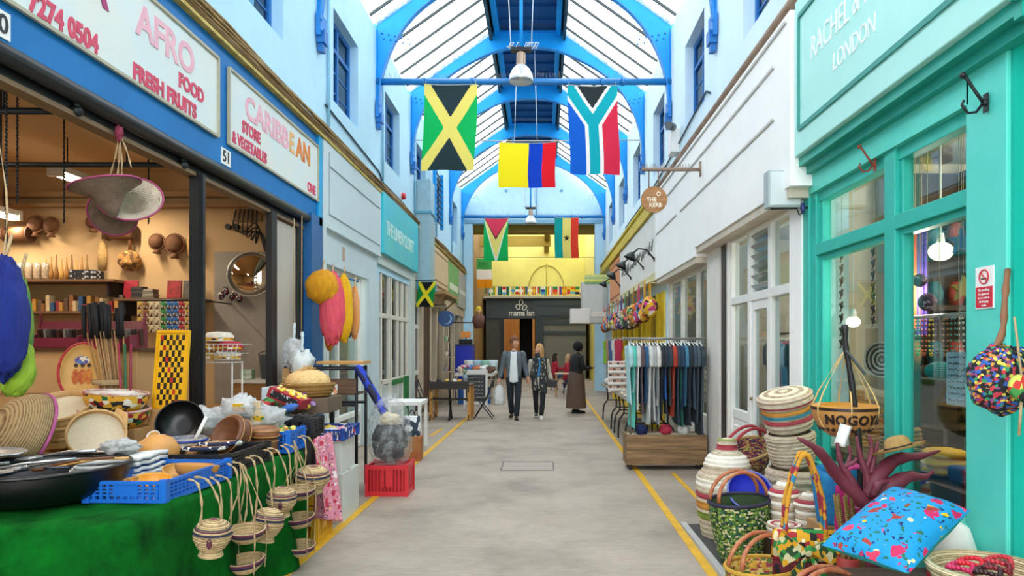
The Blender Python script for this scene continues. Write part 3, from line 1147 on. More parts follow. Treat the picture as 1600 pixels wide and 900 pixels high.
m.box(XF + .0, XR + 1.5, 2.93, 2.97, 3.10, 3.2); m.box(XF + .04, XR + 1.5, 2.95, 3.0, 3.03, 3.10)
m.build('cornice_moulding', mat('#1fa08f', .45, var=.06), ts, world=True)

st = MB()
st.box(XR - .02, XR + .5, 3.21, 3.52, 0, 3.05)             # pilaster
struct(st.build('trim_24', TEAL, None, bevel=.006))
st = MB(); st.box(XR + .0, XR + 3, 3.19, 3.212, 0, 4.4); struct(st.build('trim_25', TEALD))
st = MB(); st.box(XR + 2.4, XR + 2.5, -2.9, 3.19, 0, 4.5); st.box(XR, XR + 2.5, -2.9, 3.19, 4.4, 4.5); st.box(XR + .3, XR + 2.5, -3, -2.9, 0, 4.5); struct(st.build('wall_turquoise', TEALD))
st = MB(); st.box(XR - .02, XR + .14, 3.5, 5.72, 2.84, 3.02); struct(st.build('trim_26', TEAL))
st = MB(); st.box(XR + .02, XR + .3, 3.5, 5.72, .0, .62); st.box(XR - .03, XR + .3, 3.5, 5.72, .62, .68); struct(st.build('trim_27', TEAL, None, bevel=.006))
wf = thing('window_40', None, None, (XR, 3.5, .68)); wf['kind'] = 'structure'
m = MB()
x0, x1 = XR + .0, XR + .1
m.box(x0, x1, 5.50, 5.72, .68, 2.84); m.box(x0 - .02, x1, 5.60, 5.72, 0, 2.84); m.box(x0 + .03, x1, 5.44, 5.5, .68, 2.84)
m.box(x0, x1, 4.27, 4.40, .68, 2.84); m.box(x0 + .03, x1, 4.23, 4.27, .68, 2.84)
m.box(x0, x1, 3.52, 3.55, .68, 2.84)
m.box(x0, x1, 3.52, 5.7, 2.33, 2.42); m.box(x0 + .03, x1, 3.52, 5.7, 2.29, 2.33)
m.box(x0 + .02, x1, 3.52, 5.7, 2.76, 2.84)
m.build('window_frame', mat('#2cb4a4', .45, var=.06), wf, world=True, bevel=.005)
m = MB(); m.box(x1 - .02, x1 - .014, 3.5, 5.5, .68, 2.8); m.build('pane', glass('#e8f2f4', .34), wf, world=True)
# far pilaster between turquoise and white
st = MB(); st.box(XR - .04, XR + .2, 5.72, 5.98, 0, 3.1); struct(st.build('trim_28', WWHITE))

# no smoking notice
t = thing('no_smoking_sign', 'white and red no smoking notice on the turquoise pilaster', 'sign', WX(1544, 482, XR - .02))
Yc = t.location.y; zb = t.location.z
m = MB(); m.box(XR - .026, XR - .02, 3.295, 3.43, zb, zb + .207); m.build('sign_plate', mat('#f4f2ee', .4, var=0), t, world=True)
m = MB(); m.box(XR - .0275, XR - .026, 3.30, 3.425, zb + .006, zb + .108); m.build('red_panel', mat('#d5263a', .4, var=0), t, world=True)
m = MB()
cy, cz = 3.3625, zb + .157
m.tube([(XR - .028, cy + .034 * cos(a), cz + .034 * sin(a)) for a in [2 * pi * k / 28 for k in range(28)]], .0036, 6, closed=True)
m.bar((XR - .028, cy + .024, cz + .024), (XR - .028, cy - .024, cz - .024), .006, .003)
m.build('prohibition_ring', mat('#cc2030', .4, var=0), t, world=True)
m = MB(); m.box(XR - .0285, XR - .0275, cy - .02, cy + .022, cz - .012, cz - .006); m.build('cigarette_mark', mat('#333333', .5), t, world=True)
for i, s_ in enumerate(('No smoking', 'It is against the', 'law to smoke in', 'this shopping', 'arcade')):
    text(t, s_, .021 if i == 0 else .016, (XR - .029, cy, zb + .086 - i * .0185), FACE_AISLE_R, WHT, xs=.85, align='CENTER', ext=.0005)

# coat hooks
def hook(name, label, base, m_, s=1., flip=1):
    t = thing(name, label, 'hook', base)
    m = MB()
    m.tube([(0, 0, .0), (-.02 * s, 0, 0)], [.018 * s, .014 * s], 12)
    m.tube([(-.015 * s, 0, 0), (-.05 * s, .0, .05 * s), (-.09 * s, .0, .11 * s), (-.11 * s, 0, .13 * s)], .008 * s, 8)
    m.ball((-.115 * s, 0, .135 * s), .016 * s, 10, 6)
    m.tube([(-.015 * s, 0, 0), (-.05 * s, 0, -.045 * s), (-.09 * s, 0, -.05 * s), (-.12 * s, 0, -.01 * s), (-.11 * s, 0, .012 * s)], .007 * s, 8)
    m.build('hook_arm', m_, t)
    m = MB(); m.cbox((-.003, 0, 0), (.006, .035 * s, .09 * s)); m.build('hook_plate', m_, t)
    return t


hook('coat_hook', 'black iron coat hook on the turquoise frieze beside the pilaster', (XR - .03, 3.34, 2.79), IRON, 1.0)
hook('coat_hook', 'red brown coat hook fixed to the turquoise window head', (XR - .0, 4.52, 2.80), mat('#8a3a24', .4), .9)

# ================================================================ RIGHT: white shops
XW = XR - .2
st = MB()
st.box(XW, XR, 5.52, 9.0, 2.90, 4.32); st.box(XW, XR, 9.0, 12.15, 2.78, 4.32)
struct(st.build('trim_29', WWHITE))
st = MB()
for y0, y1, z in ((5.9, 9.9, 3.55), (5.9, 12, 4.0), (10.2, 12, 3.55), (5.6, 12.1, 4.25)):
    st.box(XW - .015, XW, y0, y1, z, z + .022)
struct(st.build('trim_30', mat('#c4c2bc', .7)))
st = MB(); st.box(XW + .02, XR + .2, 5.6, 8.98, 2.82, 2.90)
st.box(XW + .02, XR + .2, 9.02, 12.1, 2.70, 2.78)
struct(st.build('trim_31', mat('#cbbfae', .7)))
wf = thing('door_4', None, None, (XR + .02, 6.0, 0)); wf['kind'] = 'structure'
front_frame('door_frame', XR + .04, [6.02, 6.62, 7.28, 7.98], [.05, 2.12, 2.84], WHITE, w=.085, parent=wf)
m = MB(); m.box(XR + .01, XR + .07, 6.66, 6.74, .05, 2.1); m.box(XR + .01, XR + .07, 7.16, 7.26, .05, 2.1); m.box(XR + .01, XR + .07, 6.7, 7.2, 1.98, 2.08)
m.box(XR + .01, XR + .07, 7.28, 7.98, .78, .88)
m.build('door_leaf', WHITE, wf, world=True, bevel=.005)
m = MB(); m.box(XR + .02, XR + .06, 7.3, 7.95, .05, .8); m.box(XR + .0, XR + .02, 7.38, 7.87, .15, .7); m.box(XR + .02, XR + .06, 6.72, 7.18, .05, .3)
m.build('door_panel', WHITE, wf, world=True, bevel=.005)
m = MB(); m.box(XR + .038, XR + .044, 6.02, 7.98, .3, 2.84); m.build('pane', GLASS, wf, world=True)
m = MB()
for k in range(6):
    m.cbox((XR + .04, 6.95, 2.2 + k * .105), (.11, .5, .006), rot=(0, radians(38), 0))
m.build('louvre_blade', mat('#8d9694', .25, metal=.2), wf, world=True)
m = MB(); m.ball((XR - .0, 7.2, 1.05), .02, 10, 6); m.build('door_knob', mat('#9a8a5c', .3, metal=.7), wf, world=True)
st = MB(); st.box(XR - .02, XR + .1, 8.06, 8.34, 0, 2.9); struct(st.build('trim_32', mat('#3c322a', .5, var=.25, aniso=(1, 6, .3))))
st = MB(); st.box(XR - .04, XR + .1, 8.36, 9.0, 0, 2.9); st.box(XR - .03, XR + .1, 8.0, 8.06, 0, 2.9); struct(st.build('trim_33', mat('#e3ded4', .6, var=.04)))
wf = thing('window_41', None, None, (XR + .02, 9.0, 0)); wf['kind'] = 'structure'
front_frame('window_frame', XR + .06, [9.05, 9.8, 10.9, 11.95], [.05, .6, 2.72], mat('#e4e0d6', .6), w=.12, parent=wf)
m = MB(); m.box(XR + .04, XR + .08, 9.05, 11.95, .05, .6); m.build('door_panel', WHITE, wf, world=True)
m = MB(); m.box(XR + .058, XR + .064, 9.05, 11.95, .6, 2.72); m.build('pane', GLASSD, wf, world=True)

# blank light box on a bracket
t = thing('blade_sign', 'blank white projecting light box between the turquoise and white shops', 'sign', (1.87, 5.72, 2.75))
m = MB(); m.box(1.87, 2.145, 5.66, 5.78, 2.755, 3.06); m.build('sign_box', mat('#a8b4b4', .5, var=.02), t, world=True, bevel=.004)
m = MB(); m.box(1.885, 2.13, 5.65, 5.66, 2.77, 3.045); m.build('sign_face', mat('#cdd6d6', .4, var=.03), t, world=True)
m = MB(); m.tube([(1.9, 5.70, 2.745), (2.12, 5.70, 2.75), (2.14, 5.70, 2.70), (2.19, 5.70, 2.72)], .007, 6); m.build('bracket', IRON, t, world=True)
t = thing('wall_bell', 'small dark blue oval fitting under the blank projecting light box', 'bell', (XR - .04, 5.62, 2.7))
m = MB(); m.ball((XR - .06, 5.62, 2.74), (.02, .02, .045), 12, 8); m.build('bell_body', mat('#2a3570', .3), t, world=True)
m = MB(); m.tube([(XR - .02, 5.62, 2.74), (XR - .06, 5.62, 2.74)], .01, 8); m.build('bell_stem', IRON, t, world=True)

# round wooden sign on a bracket
t = thing('hanging_sign', 'round wooden hanging sign on a brown bracket over the white shops', 'sign', (XW, 8.86, 3.82))
Yk = 8.62
m = MB(); m.tube([(1.25, Yk, 3.83), (XW, Yk, 3.83)], .022, 10); m.tube([(XW - .005, Yk, 3.74), (XW - .005, Yk, 3.93)], .02, 8); m.build('bracket_bar', mat('#8a7362', .6), t, world=True)
m = MB(); rr = random.Random(5); x = 1.26
while x < 1.88:
    m.tube([(x, Yk, 3.85), (x + rr.uniform(-.015, .015), Yk + rr.uniform(-.02, .02), 3.90)], .003, 4); x += .022
s_ = m.build('bird_spike', mat('#8c857c', .5), t, world=True); s_['kind'] = 'stuff'
for x in (1.34, 1.46):
    m = MB(); m.tube([(x, Yk, 3.82), (x, Yk, 3.60)], .008, 6); m.build('hanger', mat('#7a6048', .6), t, world=True)
m = MB(); m.cyl((1.405, Yk - .015, 3.45), (1.405, Yk + .015, 3.45), .165, n=40); dsc = m.build('disc', wood('#b4834e', '#8a5c30', 0, 5), t, world=True)
for s_, z, x in (('O', 3.495, 1.46), ('THE', 3.425, 1.37), ('KERB', 3.355, 1.42)):
    text(dsc, s_, .075, (x, Yk - .017, z), FACE_CAM, mat('#f0e4cc', .6), xs=.9, align='CENTER', bold=.002)

# camera and electrical box on the right blue wall
t = thing('junction_box', 'white junction box with a dark camera on the right blue wall', 'junction box', (XR, 11.2, 4.9))
m = MB(); m.box(XR - .14, XR, 10.95, 11.25, 4.72, 5.1); m.build('box_body', WHITE, t, world=True, bevel=.01)
m = MB(); m.cyl((XR - .12, 10.9, 5.1), (XR - .22, 10.75, 5.08), .06); m.build('camera_head', mat('#55595a', .4), t, world=True)

# ================================================================ RIGHT: yellow shop stretch
YP = mat('#f4d01c', .5, var=.08, vs=3)
st = MB()
for y in (12.4, 13.0, 14.3, 15.0, 16.2, 17.2, 18.4, 19.8, 21.2):
    st.box(XR - .03, XR + .08, y - .13, y + .13, 0, 2.6)
struct(st.build('trim_34', YP, None, bevel=.01))
st = MB(); st.box(XR - .02, XR + .06, 12.3, 21.5, 0, .5); struct(st.build('trim_35', YP))
st = MB(); st.box(XR + .05, XR + .06, 12.3, 24.2, .5, 2.6); struct(st.build('window_42', mat('#4a3a24', .2, coat=.4, var=.4, vs=2, col2='#8a6a34')))
t = thing('shop_sign', 'weathered white fascia with grey lettering above the yellow shopfront', 'shop sign', (XR, 12.2, 2.9))
m = MB(); m.box(XR - .12, XR, 12.2, 18.4, 2.92, 4.1); m.build('fascia_board', mat('#dcdad2', .7, var=.1, vs=3, col2='#eceae4'), t, world=True)
scrawl(t, [(XR - .125, 17.8 - 5 * u, 3.5) for u in (0, 1)], .24, .02, 16, mat('#8a8a88', .6))
m = MB(); m.box(XR - .2, XR, 12.2, 18.4, 2.78, 2.92); m.build('cornice_moulding', mat('#d9cf9c', .6), t, world=True)
t = thing('shop_sign', 'orange fascia board at the far end of the right side', 'shop sign', (XR, 18.5, 2.9))
m = MB(); m.box(XR - .12, XR, 18.5, 21.2, 2.92, 4.05); m.build('fascia_board', mat('#dd9468', .65, var=.1), t, world=True)
m = MB(); m.box(XR - .13, XR - .12, 18.6, 21.1, 3.0, 3.05); m.box(XR - .13, XR - .12, 18.6, 21.1, 3.9, 3.95); m.build('board_trim', mat('#a86a44', .6), t, world=True)

# swan neck lamps over the yellow shop
sw = thing('swan_neck_lamp', 'black swan neck lamp over the weathered fascia, the one nearest the round wooden sign', 'lamp', (XR - .135, 12.6, 3.3), group='swan neck lamps over the yellow shop')
m = MB(); m.tube([(0, 0, 0), (-.15, 0, .18), (-.3, 0, .2), (-.42, 0, .1)], .016, 8); m.cyl((0, 0, 0), (-.02, 0, 0), .04); m.build('arm', IRON, sw)
m = MB(); m.M = Matrix.Translation((-.42, 0, .1)) @ Euler((0, radians(25), 0)).to_matrix().to_4x4(); m.lathe([(.02, .04), (.05, .02), (.11, -.07), (.12, -.1), (.1, -.09)], 16); m.build('lamp_shade', IRON, sw)
for y, lb in ((14.0, 'black swan neck lamp over the weathered fascia, second along from the round sign'), (16.0, 'black swan neck lamp over the weathered fascia, third along from the round sign'), (18.2, 'black swan neck lamp at the far end of the weathered fascia')):
    c = copy_tree(sw); c.location = (XR - .135, y, 3.2); c['label'] = lb
sw.location.z = 3.2

# far right blade signs
t = thing('blade_sign', 'large grey projecting sign panel at the far right of the hall', 'sign', (1.3, 23.0, 2.8))
m = MB(); m.box(1.28, 2.19, 22.9, 23.05, 2.35, 3.75); m.build('sign_box', mat('#b9b7b0', .6, var=.05), t, world=True, bevel=.01)
m = MB(); m.box(1.32, 2.01, 22.885, 22.9, 2.39, 3.71); m.build('sign_face', mat('#cfcdc6', .6, var=.04), t, world=True)
t = thing('blade_sign', 'low white projecting light box beneath the large grey panel', 'sign', (.8, 20.5, 2.3))
m = MB(); m.box(.82, 1.42, 20.4, 20.75, 2.28, 2.72); m.box(1.42, 2.205, 20.5, 20.6, 2.48, 2.62); m.build('sign_box', mat('#d9d6cd', .5, var=.05), t, world=True, bevel=.01)
m = MB(); m.box(.85, 1.39, 20.385, 20.4, 2.31, 2.69); m.build('sign_face', mat('#e4e2da', .5, var=.03), t, world=True)
t = thing('blade_sign', 'green and yellow striped projecting sign above the grey panel', 'sign', (1.3, 21.5, 3.6))
for k, c in enumerate(('#7aa86a', '#d6dc6a', '#a8c890', '#d8e08a')):
    m = MB(); m.box(1.32, 2.2, 21.4, 21.5, 3.55 + k * .075, 3.625 + k * .075); m.build('sign_band', mat(c, .6), t, world=True)

# ================================================================ FAR END: dark shop
SL = mat('#39444a', .5, var=.08, vs=2)
st = MB(); st.box(-2.75, -.37, 33.1, 33.5, 2.95, 3.92); st.box(-.37, 1.9, 33.0, 33.5, 2.95, 3.92); struct(st.build('wall_dark_fascia', SL))
st = MB(); st.box(-2.85, 2.1, 32.85, 33.6, 3.92, 4.02); struct(st.build('trim_36', mat('#b9b4a6', .7)))
st = MB(); st.box(-.3, 1.8, 32.97, 33.0, 3.05, 3.1); st.box(-.3, 1.8, 32.97, 33.0, 3.55, 3.6); st.box(-.34, .05, 32.95, 33.5, 0, 2.95)
struct(st.build('trim_37', mat('#2c3a42', .5)))
st = MB(); st.box(-2.75, -1.85, 33.15, 33.4, 0, 2.95); struct(st.build('wall_dark_left', mat('#4a4a44', .6, var=.15)))
st = MB(); st.box(-2.0, -1.82, 33.0, 33.4, 0, 2.95); struct(st.build('trim_38', mat('#23282b', .5)))
st = MB(); st.box(.05, 2.1, 33.1, 33.4, 0, 2.95); struct(st.build('wall_dark_right', mat('#77776e', .6, var=.1, aniso=(1, 1, 8))))
st = MB()
for z in (2.15, 2.65): st.box(.05, 2.1, 33.05, 33.1, z, z + .18)
struct(st.build('trim_39', SL))
t = thing('door_5', None, None, (-1.8, 33.1, 0)); t['kind'] = 'structure'
m = MB(); m.box(-1.80, -1.12, 33.05, 33.12, .1, 2.92); m.build('door_panel', wood('#c07a2a', '#a8641e', 2, 3), t, world=True)
m = MB(); m.box(-.50, -.38, 33.0, 33.2, 0, 2.92); m.box(-1.86, -1.80, 33.0, 33.2, 0, 2.92); m.build('door_jamb', mat('#c88234', .5), t, world=True)
st = MB(); st.box(-1.9, -.3, 34.6, 34.7, 0, 3); struct(st.build('wall_dark_rear', mat('#1c1512', .8)))
st = MB(); st.box(-2.9, 2.3, 33.5, 37.9, 3.85, 3.9); struct(st.build('ceiling_dark', mat('#3a3430', .8)))
ms = thing('shop_sign', 'white lettering and three petal mark on the dark end shop', 'shop sign', (-1.2, 33.0, 3.1))
LET = mat('#e8ebe8', .5, var=0)
text(ms, 'mama lan', .40, (-1.65, 33.08, 3.08), FACE_CAM, LET, xs=.82, bold=.006)
m = MB()
for cx, cz, a in ((-1.05, 3.72, 0), (-1.2, 3.5, .5), (-.88, 3.47, -.5)):
    pts = [(cx + (.09 * cos(t_) * cos(a) - .13 * sin(t_) * sin(a)), 33.08, cz + (.09 * cos(t_) * sin(a) + .13 * sin(t_) * cos(a))) for t_ in [2 * pi * k / 16 for k in range(16)]]
    m.tube(pts, .028, 6, closed=True)
m.build('petal_mark', LET, ms, world=True)

# ================================================================ FLAGS AND HALL LAMPS
def cloth(col, tl=.35, rough=.8):
    key = ('cl', col, tl)
    if key in _mc:
        return _mc[key]
    m, nt, b, N, L = _new('cloth_' + col.strip('#'))
    b.inputs['Base Color'].default_value = lin(col)
    b.inputs['Roughness'].default_value = rough
    b.inputs['Specular IOR Level'].default_value = .2
    t = N.new('ShaderNodeBsdfTranslucent'); t.inputs['Color'].default_value = lin(col)
    mx = N.new('ShaderNodeMixShader'); mx.inputs[0].default_value = tl
    L.new(b.outputs[0], mx.inputs[1]); L.new(t.outputs[0], mx.inputs[2])
    L.new(mx.outputs[0], N['Material Output'].inputs['Surface'])
    _mc[key] = m
    return m


def seg(px, py, ax, ay, bx, by):
    dx, dy = bx - ax, by - ay
    t = max(0, min(1, ((px - ax) * dx + (py - ay) * dy) / (dx * dx + dy * dy)))
    return math.hypot(px - ax - t * dx, py - ay - t * dy)


def f_jam(u, v):
    # u across, v down; stripes run corner to corner
    a = 1.6
    d = min(seg(u, v * a, 0, 0, 1, a), seg(u, v * a, 1, 0, 0, a))
    if d < .10:
        return 1
    return 0 if abs(u - .5) > abs(v - .5) else 2


def f_rsa(u, v):
    x, y = u - .5, v * 1.76
    d = min(seg(x, y, -.52, -.02, 0, .74), seg(x, y, .52, -.02, 0, .74), seg(x, y, 0, .74, 0, 2))
    if d < .105: return 0
    if d < .165: return 1
    if y < .74 - abs(x) * 1.45: return 2
    return 3 if x < 0 else 4


def f_col(u, v): return 0 if u < .52 else (1 if u < .77 else 2)


def f_guy(u, v):
    x = abs(u - .5)
    if x < .5 - v * .98 - .035 and v < .5: pass
    if v < .50 * (1 - 2 * x): return 3 if v < .46 * (1 - 2 * x) - .01 else 4
    if v < .96 * (1 - 2 * x): return 2
    if v < 1.06 * (1 - 2 * x) + .03: return 1
    return 0


def f_gha(u, v):
    x, y = (u - .52) * 1.0, (v - .5) * 1.65
    r = math.hypot(x, y); a = atan2(y, x) + pi / 2
    k = abs(((a / (2 * pi / 5)) % 1) - .5) * 2
    if r < .05 + .085 * k ** 1.5: return 3
    return 0 if u < .34 else (1 if u < .68 else 2)


def f_ire(u, v): return 0 if v < .38 else (1 if v < .7 else 2)


def flag(label, x0, z1, Y, w, h, fn, cols, n=(70, 110), sway=.03, lean=0., seed=0, group=None, holes=True, rz=0.):
    t = thing('flag', label, 'flag', (x0, Y, z1), rz)
    rr = random.Random(seed)
    ph = rr.uniform(0, 6)

    def pos(u, v):
        return (u * w + lean * v * h + .012 * sin(v * 5 + ph), sway * sin(u * 9 + ph + v * 1.5) * (.3 + v) + .35 * sway * sin(v * 11 + u * 3), -v * h - .02 * w * sin(u * pi) * (1 - v))
    MB().grid(pos, n[0], n[1], mfn=fn).build('flag_cloth', [cloth(c) for c in cols], t)
    m = MB(); m.tube([pos(k / 12, 0) for k in range(13)], .006, 5); m.build('hem', cloth('#dcdcd4'), t)
    m = MB()
    for u in (.03, .97):
        p = Vector(pos(u, 0)); m.tube([p, p + Vector((0, 0, .06))], .003, 4)
    m.build('tie_string', mat('#cfcabb', .7), t)
    return t


Y1 = TRY[4]
flag('large green and black flag with a yellow diagonal cross on the front beam', W(665, 0, Y1).x, 6.06, Y1 - .09, .90, 1.47, f_jam, ['#12b45a', '#efdc6e', '#27393c'], sway=.025, lean=-.04, seed=2)
flag('flag with a green Y shape, blue and red sides, hanging from the front beam', W(887, 0, Y1).x, 6.04, Y1 - .09, .85, 1.52, f_rsa, ['#14a9b4', '#f2efe8', '#2c3436', '#1560c8', '#e0304c'], sway=.025, lean=.02, seed=5)
Yc_ = TRY[5] + .25
flag('wide flag of yellow, blue and red upright bands hanging in the middle of the hall', W(779, 0, Yc_).x, 1.6 + (541 - 222) * Yc_ / FPX, Yc_, 89 * Yc_ / FPX, 1.0, f_col, ['#f6e01c', '#1040b8', '#e01c28'], n=(90, 40), sway=.02, seed=8)
t = thing('flag_rod', 'thin pale rod strung across the hall carrying the yellow, blue and red flag', 'rod', (0, Yc_, 6.1))
zr = 1.6 + (541 - 219) * Yc_ / FPX
m = MB(); m.tube([(XL, Yc_, zr), (-1.0, Yc_, zr - .015), (.3, Yc_, zr - .015), (XR, Yc_, zr)], .012, 6); m.build('rod', mat('#b8b2a4', .5), t, world=True)
for x in (-.62, -.12):
    m = MB(); m.tube([(x + .06 * (1 if x < -.3 else -1), Yc_, 8.2), (x, Yc_, zr)], .007, 5); m.build('hanging_wire', mat('#c8d4d8', .5), t, world=True)
Y2 = TRY[8]
flag('green flag with a yellow and red downward arrowhead hanging from the far blue beam', W(757, 0, Y2).x, 6.07, Y2 - .09, 38 * Y2 / FPX, 1.5, f_guy, ['#14b45c', '#eef4f0', '#f2e27c', '#e0405c', '#24282c'], n=(60, 90), seed=11, lean=-.02)
flag('flag of green, yellow and red upright bands with a black star, far beam', W(866, 0, Y2).x, 6.09, Y2 - .09, 37 * Y2 / FPX, 1.42, f_gha, ['#12a098', '#f2e07a', '#e2402c', '#1c1e20'], n=(60, 90), seed=13, lean=.02)
flag('flag of green, white and orange level bands hanging in the yellow hall', W(742, 0, 30).x + .08, W(0, 404, 30).z, 30, 24 * 30 / FPX, 46 * 30 / FPX, f_ire, ['#44a454', '#f0f0ec', '#ee9c20'], n=(20, 30), seed=17)
text(None, 'EIRE', .22, (W(743, 0, 29.9).x, 29.9, W(0, 413, 29.9).z), FACE_CAM, mat('#1e5a34', .6), name='flag_lettering').parent = bpy.data.objects['flag.005']
bpy.data.objects['flag_lettering'].location = (.1, -.06, -.3)
t = thing('flag_support', 'thin wire across the yellow hall holding the green, white and orange flag', 'wire', (-3, 30, 5.4))
m = MB(); m.tube([(-2.9, 30, W(0, 402, 30).z), (2.3, 30, W(0, 402, 30).z)], .012, 5); m.build('wire', IRON, t, world=True)
# small flag on a short wall pole
f = flag('small green, yellow and black crossed flag hung by the dark grille', -2.74, W(0, 441, 15.2).z, 15.0, .38, .56, f_jam, ['#0f8a44', '#eedc30', '#16181a'], n=(40, 50), sway=.02, lean=-.06, seed=21)
m = MB(); m.tube([(-.1, 0, .02), (.42, 0, .03)], .012, 6); m.build('flag_pole', IRON, f)

# bunting of many small flags on the gallery edge
rr = random.Random(4)
bcol = ['#e9e6da', '#d03a3c', '#2c4ca0', '#e8c830', '#2f9450', '#f2f0ea', '#5aa8d8', '#d86a28', '#1c2a5c', '#c83a6a']
t = thing('gallery_rail', 'thin rail along the gallery edge above the dark shop', 'rail', (0, 32.9, 4.5))
m = MB(); m.tube([(-2.8, 32.9, 4.47), (2.0, 32.9, 4.47)], .02, 6)
m.build('top_rail', mat('#b8a070', .6), t, world=True)
for k in range(6):
    m = MB(); m.tube([(-2.8 + k * .96, 32.9, 4.02), (-2.8 + k * .96, 32.9, 4.47)], .015, 6); m.build('rail_post', mat('#8a7a50', .6), t, world=True)


def bunt(i, x, z, w, h, kind, ci, lab):
    o = MB().grid(lambda u, v: (u * w, .015 * sin(u * 7 + i), -v * h), 9, 9, mfn=(lambda u, v: min(2, int(u * 3))) if kind == 0 else ((lambda u, v: min(2, int(v * 3))) if kind == 1 else (lambda u, v: 1 if abs(u - .5) < .14 or abs(v - .5) < .14 else 0)), sm=True).build('bunting_flag', [cloth(c) for c in ci], None, loc=(x, 32.86, z))
    tag(o, lab, 'flag', 'small flags along the gallery edge')


NAMES = {'#e9e6da': 'cream', '#d03a3c': 'red', '#2c4ca0': 'blue', '#e8c830': 'yellow', '#2f9450': 'green', '#f2f0ea': 'white', '#5aa8d8': 'sky blue', '#d86a28': 'orange', '#1c2a5c': 'navy', '#c83a6a': 'pink'}
seen = set()
x = -2.78; i = 0
while x < 1.9:
    while True:
        kind = rr.randint(0, 2); ci = rr.sample(bcol, 3)
        key = (kind, ci[0], ci[1], ci[2] if kind < 2 else '')
        if key not in seen:
            seen.add(key); break
    n = [NAMES[c] for c in ci]
    lab = ('little flag of %s, %s and %s upright bands on the gallery edge' if kind == 0 else 'little flag of %s, %s and %s level bands on the gallery edge') % tuple(n) if kind < 2 else 'little %s flag with a %s cross on the gallery edge' % (n[0], n[1])
    w = rr.uniform(.15, .22)
    bunt(i, x, 4.47 + rr.uniform(-.02, 0), w, rr.uniform(.34, .42), kind, ci, lab)
    if -1.9 < x < -.7 and i % 2 == 0:
        pass
    x += w + .015; i += 1

# pendant lamps on the hall axis
def pendant(Y, label, zt, s=1.):
    t = thing('pendant_lamp', label, 'pendant lamp', (W(815, 0, Y1).x if Y < 15 else -.42, Y, zt))
    m = MB(); m.M = Matrix.Scale(s, 4)
    m.lathe([(.0, .0), (.06, -.01), (.085, -.03), (.15, -.10), (.19, -.19), (.205, -.29), (.2, -.295), (.183, -.19), (.14, -.10), (.05, -.04)], 32)
    m.build('lamp_shade', mat('#d8dcda', .25, metal=.3, var=.05), t)
    m = MB(); m.M = Matrix.Scale(s, 4); m.lathe([(.0, .2), (.05, .2), (.055, .19), (.055, .0), (.05, -.02), (0, -.02)], 20)
    for k in range(9):
        m.M = Matrix.Scale(s, 4) @ Matrix.Rotation(k * 2 * pi / 9, 4, 'Z'); m.box(.05, .075, -.004, .004, .0, .18)
    m.build('ballast_housing', mat('#b9a592', .4, metal=.4), t)
    m = MB(); m.ball((0, 0, -.2 * s), .055 * s); m.build('bulb', mat('#f4f2ea', .3), t)
    m = MB(); m.box(-.17, .17, -.06, .06, .21, .27)
    m.build('wire_tray', IRON, t)
    m = MB(); rr = random.Random(2)
    for k in range(10):
        a = rr.uniform(-.24, .24); m.tube([(a, -.05, .24), (a + .04, -.08, .33), (a + .08, 0, .36), (a + .03, .03, .27), (a - .03, 0, .3)], .006, 5)
    m.build('cable_loop', mat('#cfd6d6', .5), t)
    for x0, x1 in ((-.17, -.26), (.17, .24)):
        m = MB(); m.tube([(x0, 0, .27), (x1, 0, 8.5 - zt)], .008, 5); m.build('hanging_wire', mat('#d0dadd', .5), t)
    m = MB(); m.tube([(0, 0, .2), (0, 0, 8.5 - zt)], .028, 10); m.build('drop_rod', BLUE, t)
    return t


pendant(Y1 - .25, 'bell shaped pendant lamp hanging before the front blue beam', 6.33)
pendant(Y2 - .2, 'bell shaped pendant lamp hanging before the far blue beam', 6.15)


# ================================================================ PEOPLE
def skin_geo(chains, sub=2):
    """chains of (point, radius) that share points by position -> one continuous surface"""
    vs, rs, es, idx = [], [], [], {}
    for ch in chains:
        prev = None
        for p, r in ch:
            k = tuple(round(c, 4) for c in p)
            if k not in idx:
                idx[k] = len(vs); vs.append(k); rs.append(r)
            if prev is not None and prev != idx[k]:
                es.append((prev, idx[k]))
            prev = idx[k]
    me = bpy.data.meshes.new('figure'); me.from_pydata(vs, es, [])
    o = bpy.data.objects.new('figure', me); C.objects.link(o)
    sm = o.modifiers.new('s', 'SKIN'); sm.use_smooth_shade = True
    if not me.skin_vertices:
        bpy.context.view_layer.objects.active = o
        bm = None
        import bmesh
        bm = bmesh.new(); bm.from_mesh(me); bm.verts.layers.skin.verify(); bm.to_mesh(me); bm.free()
    for i, r in enumerate(rs):
        sv = me.skin_vertices[0].data[i]
        sv.radius = (r, r) if not isinstance(r, tuple) else r
        sv.use_root = (i == 0)
    q = o.modifiers.new('u', 'SUBSURF'); q.levels = sub; q.render_levels = sub
    bpy.context.view_layer.update()
    ev = bpy.data.meshes.new_from_object(o.evaluated_get(bpy.context.evaluated_depsgraph_get()))
    bpy.data.objects.remove(o)
    return [v.co.copy() for v in ev.vertices], [list(p.vertices) for p in ev.polygons]


def add_geo(mb, geo, m=0):
    v, f = geo
    b = len(mb.v)
    for p in v: mb._v(p)
    for q in f: mb._f([b + k for k in q], m, True)


def loft(mb, secs, n=20, m=0, close=True):
    rings = []
    for c, rx, ry in secs:
        rings.append([mb._v((c[0] + rx * cos(2 * pi * k / n), c[1] + ry * sin(2 * pi * k / n), c[2])) for k in range(n)])
    for a, b in zip(rings, rings[1:]):
        for k in range(n):
            mb._f([a[k], a[(k + 1) % n], b[(k + 1) % n], b[k]], m, True)
    if close:
        mb._f(rings[0][::-1], m, True); mb._f(rings[-1], m, True)


SKINM = mat('#e0a98c', .55, var=.05, vs=9)
SKIND = mat('#4a3026', .5, var=.05, vs=9)


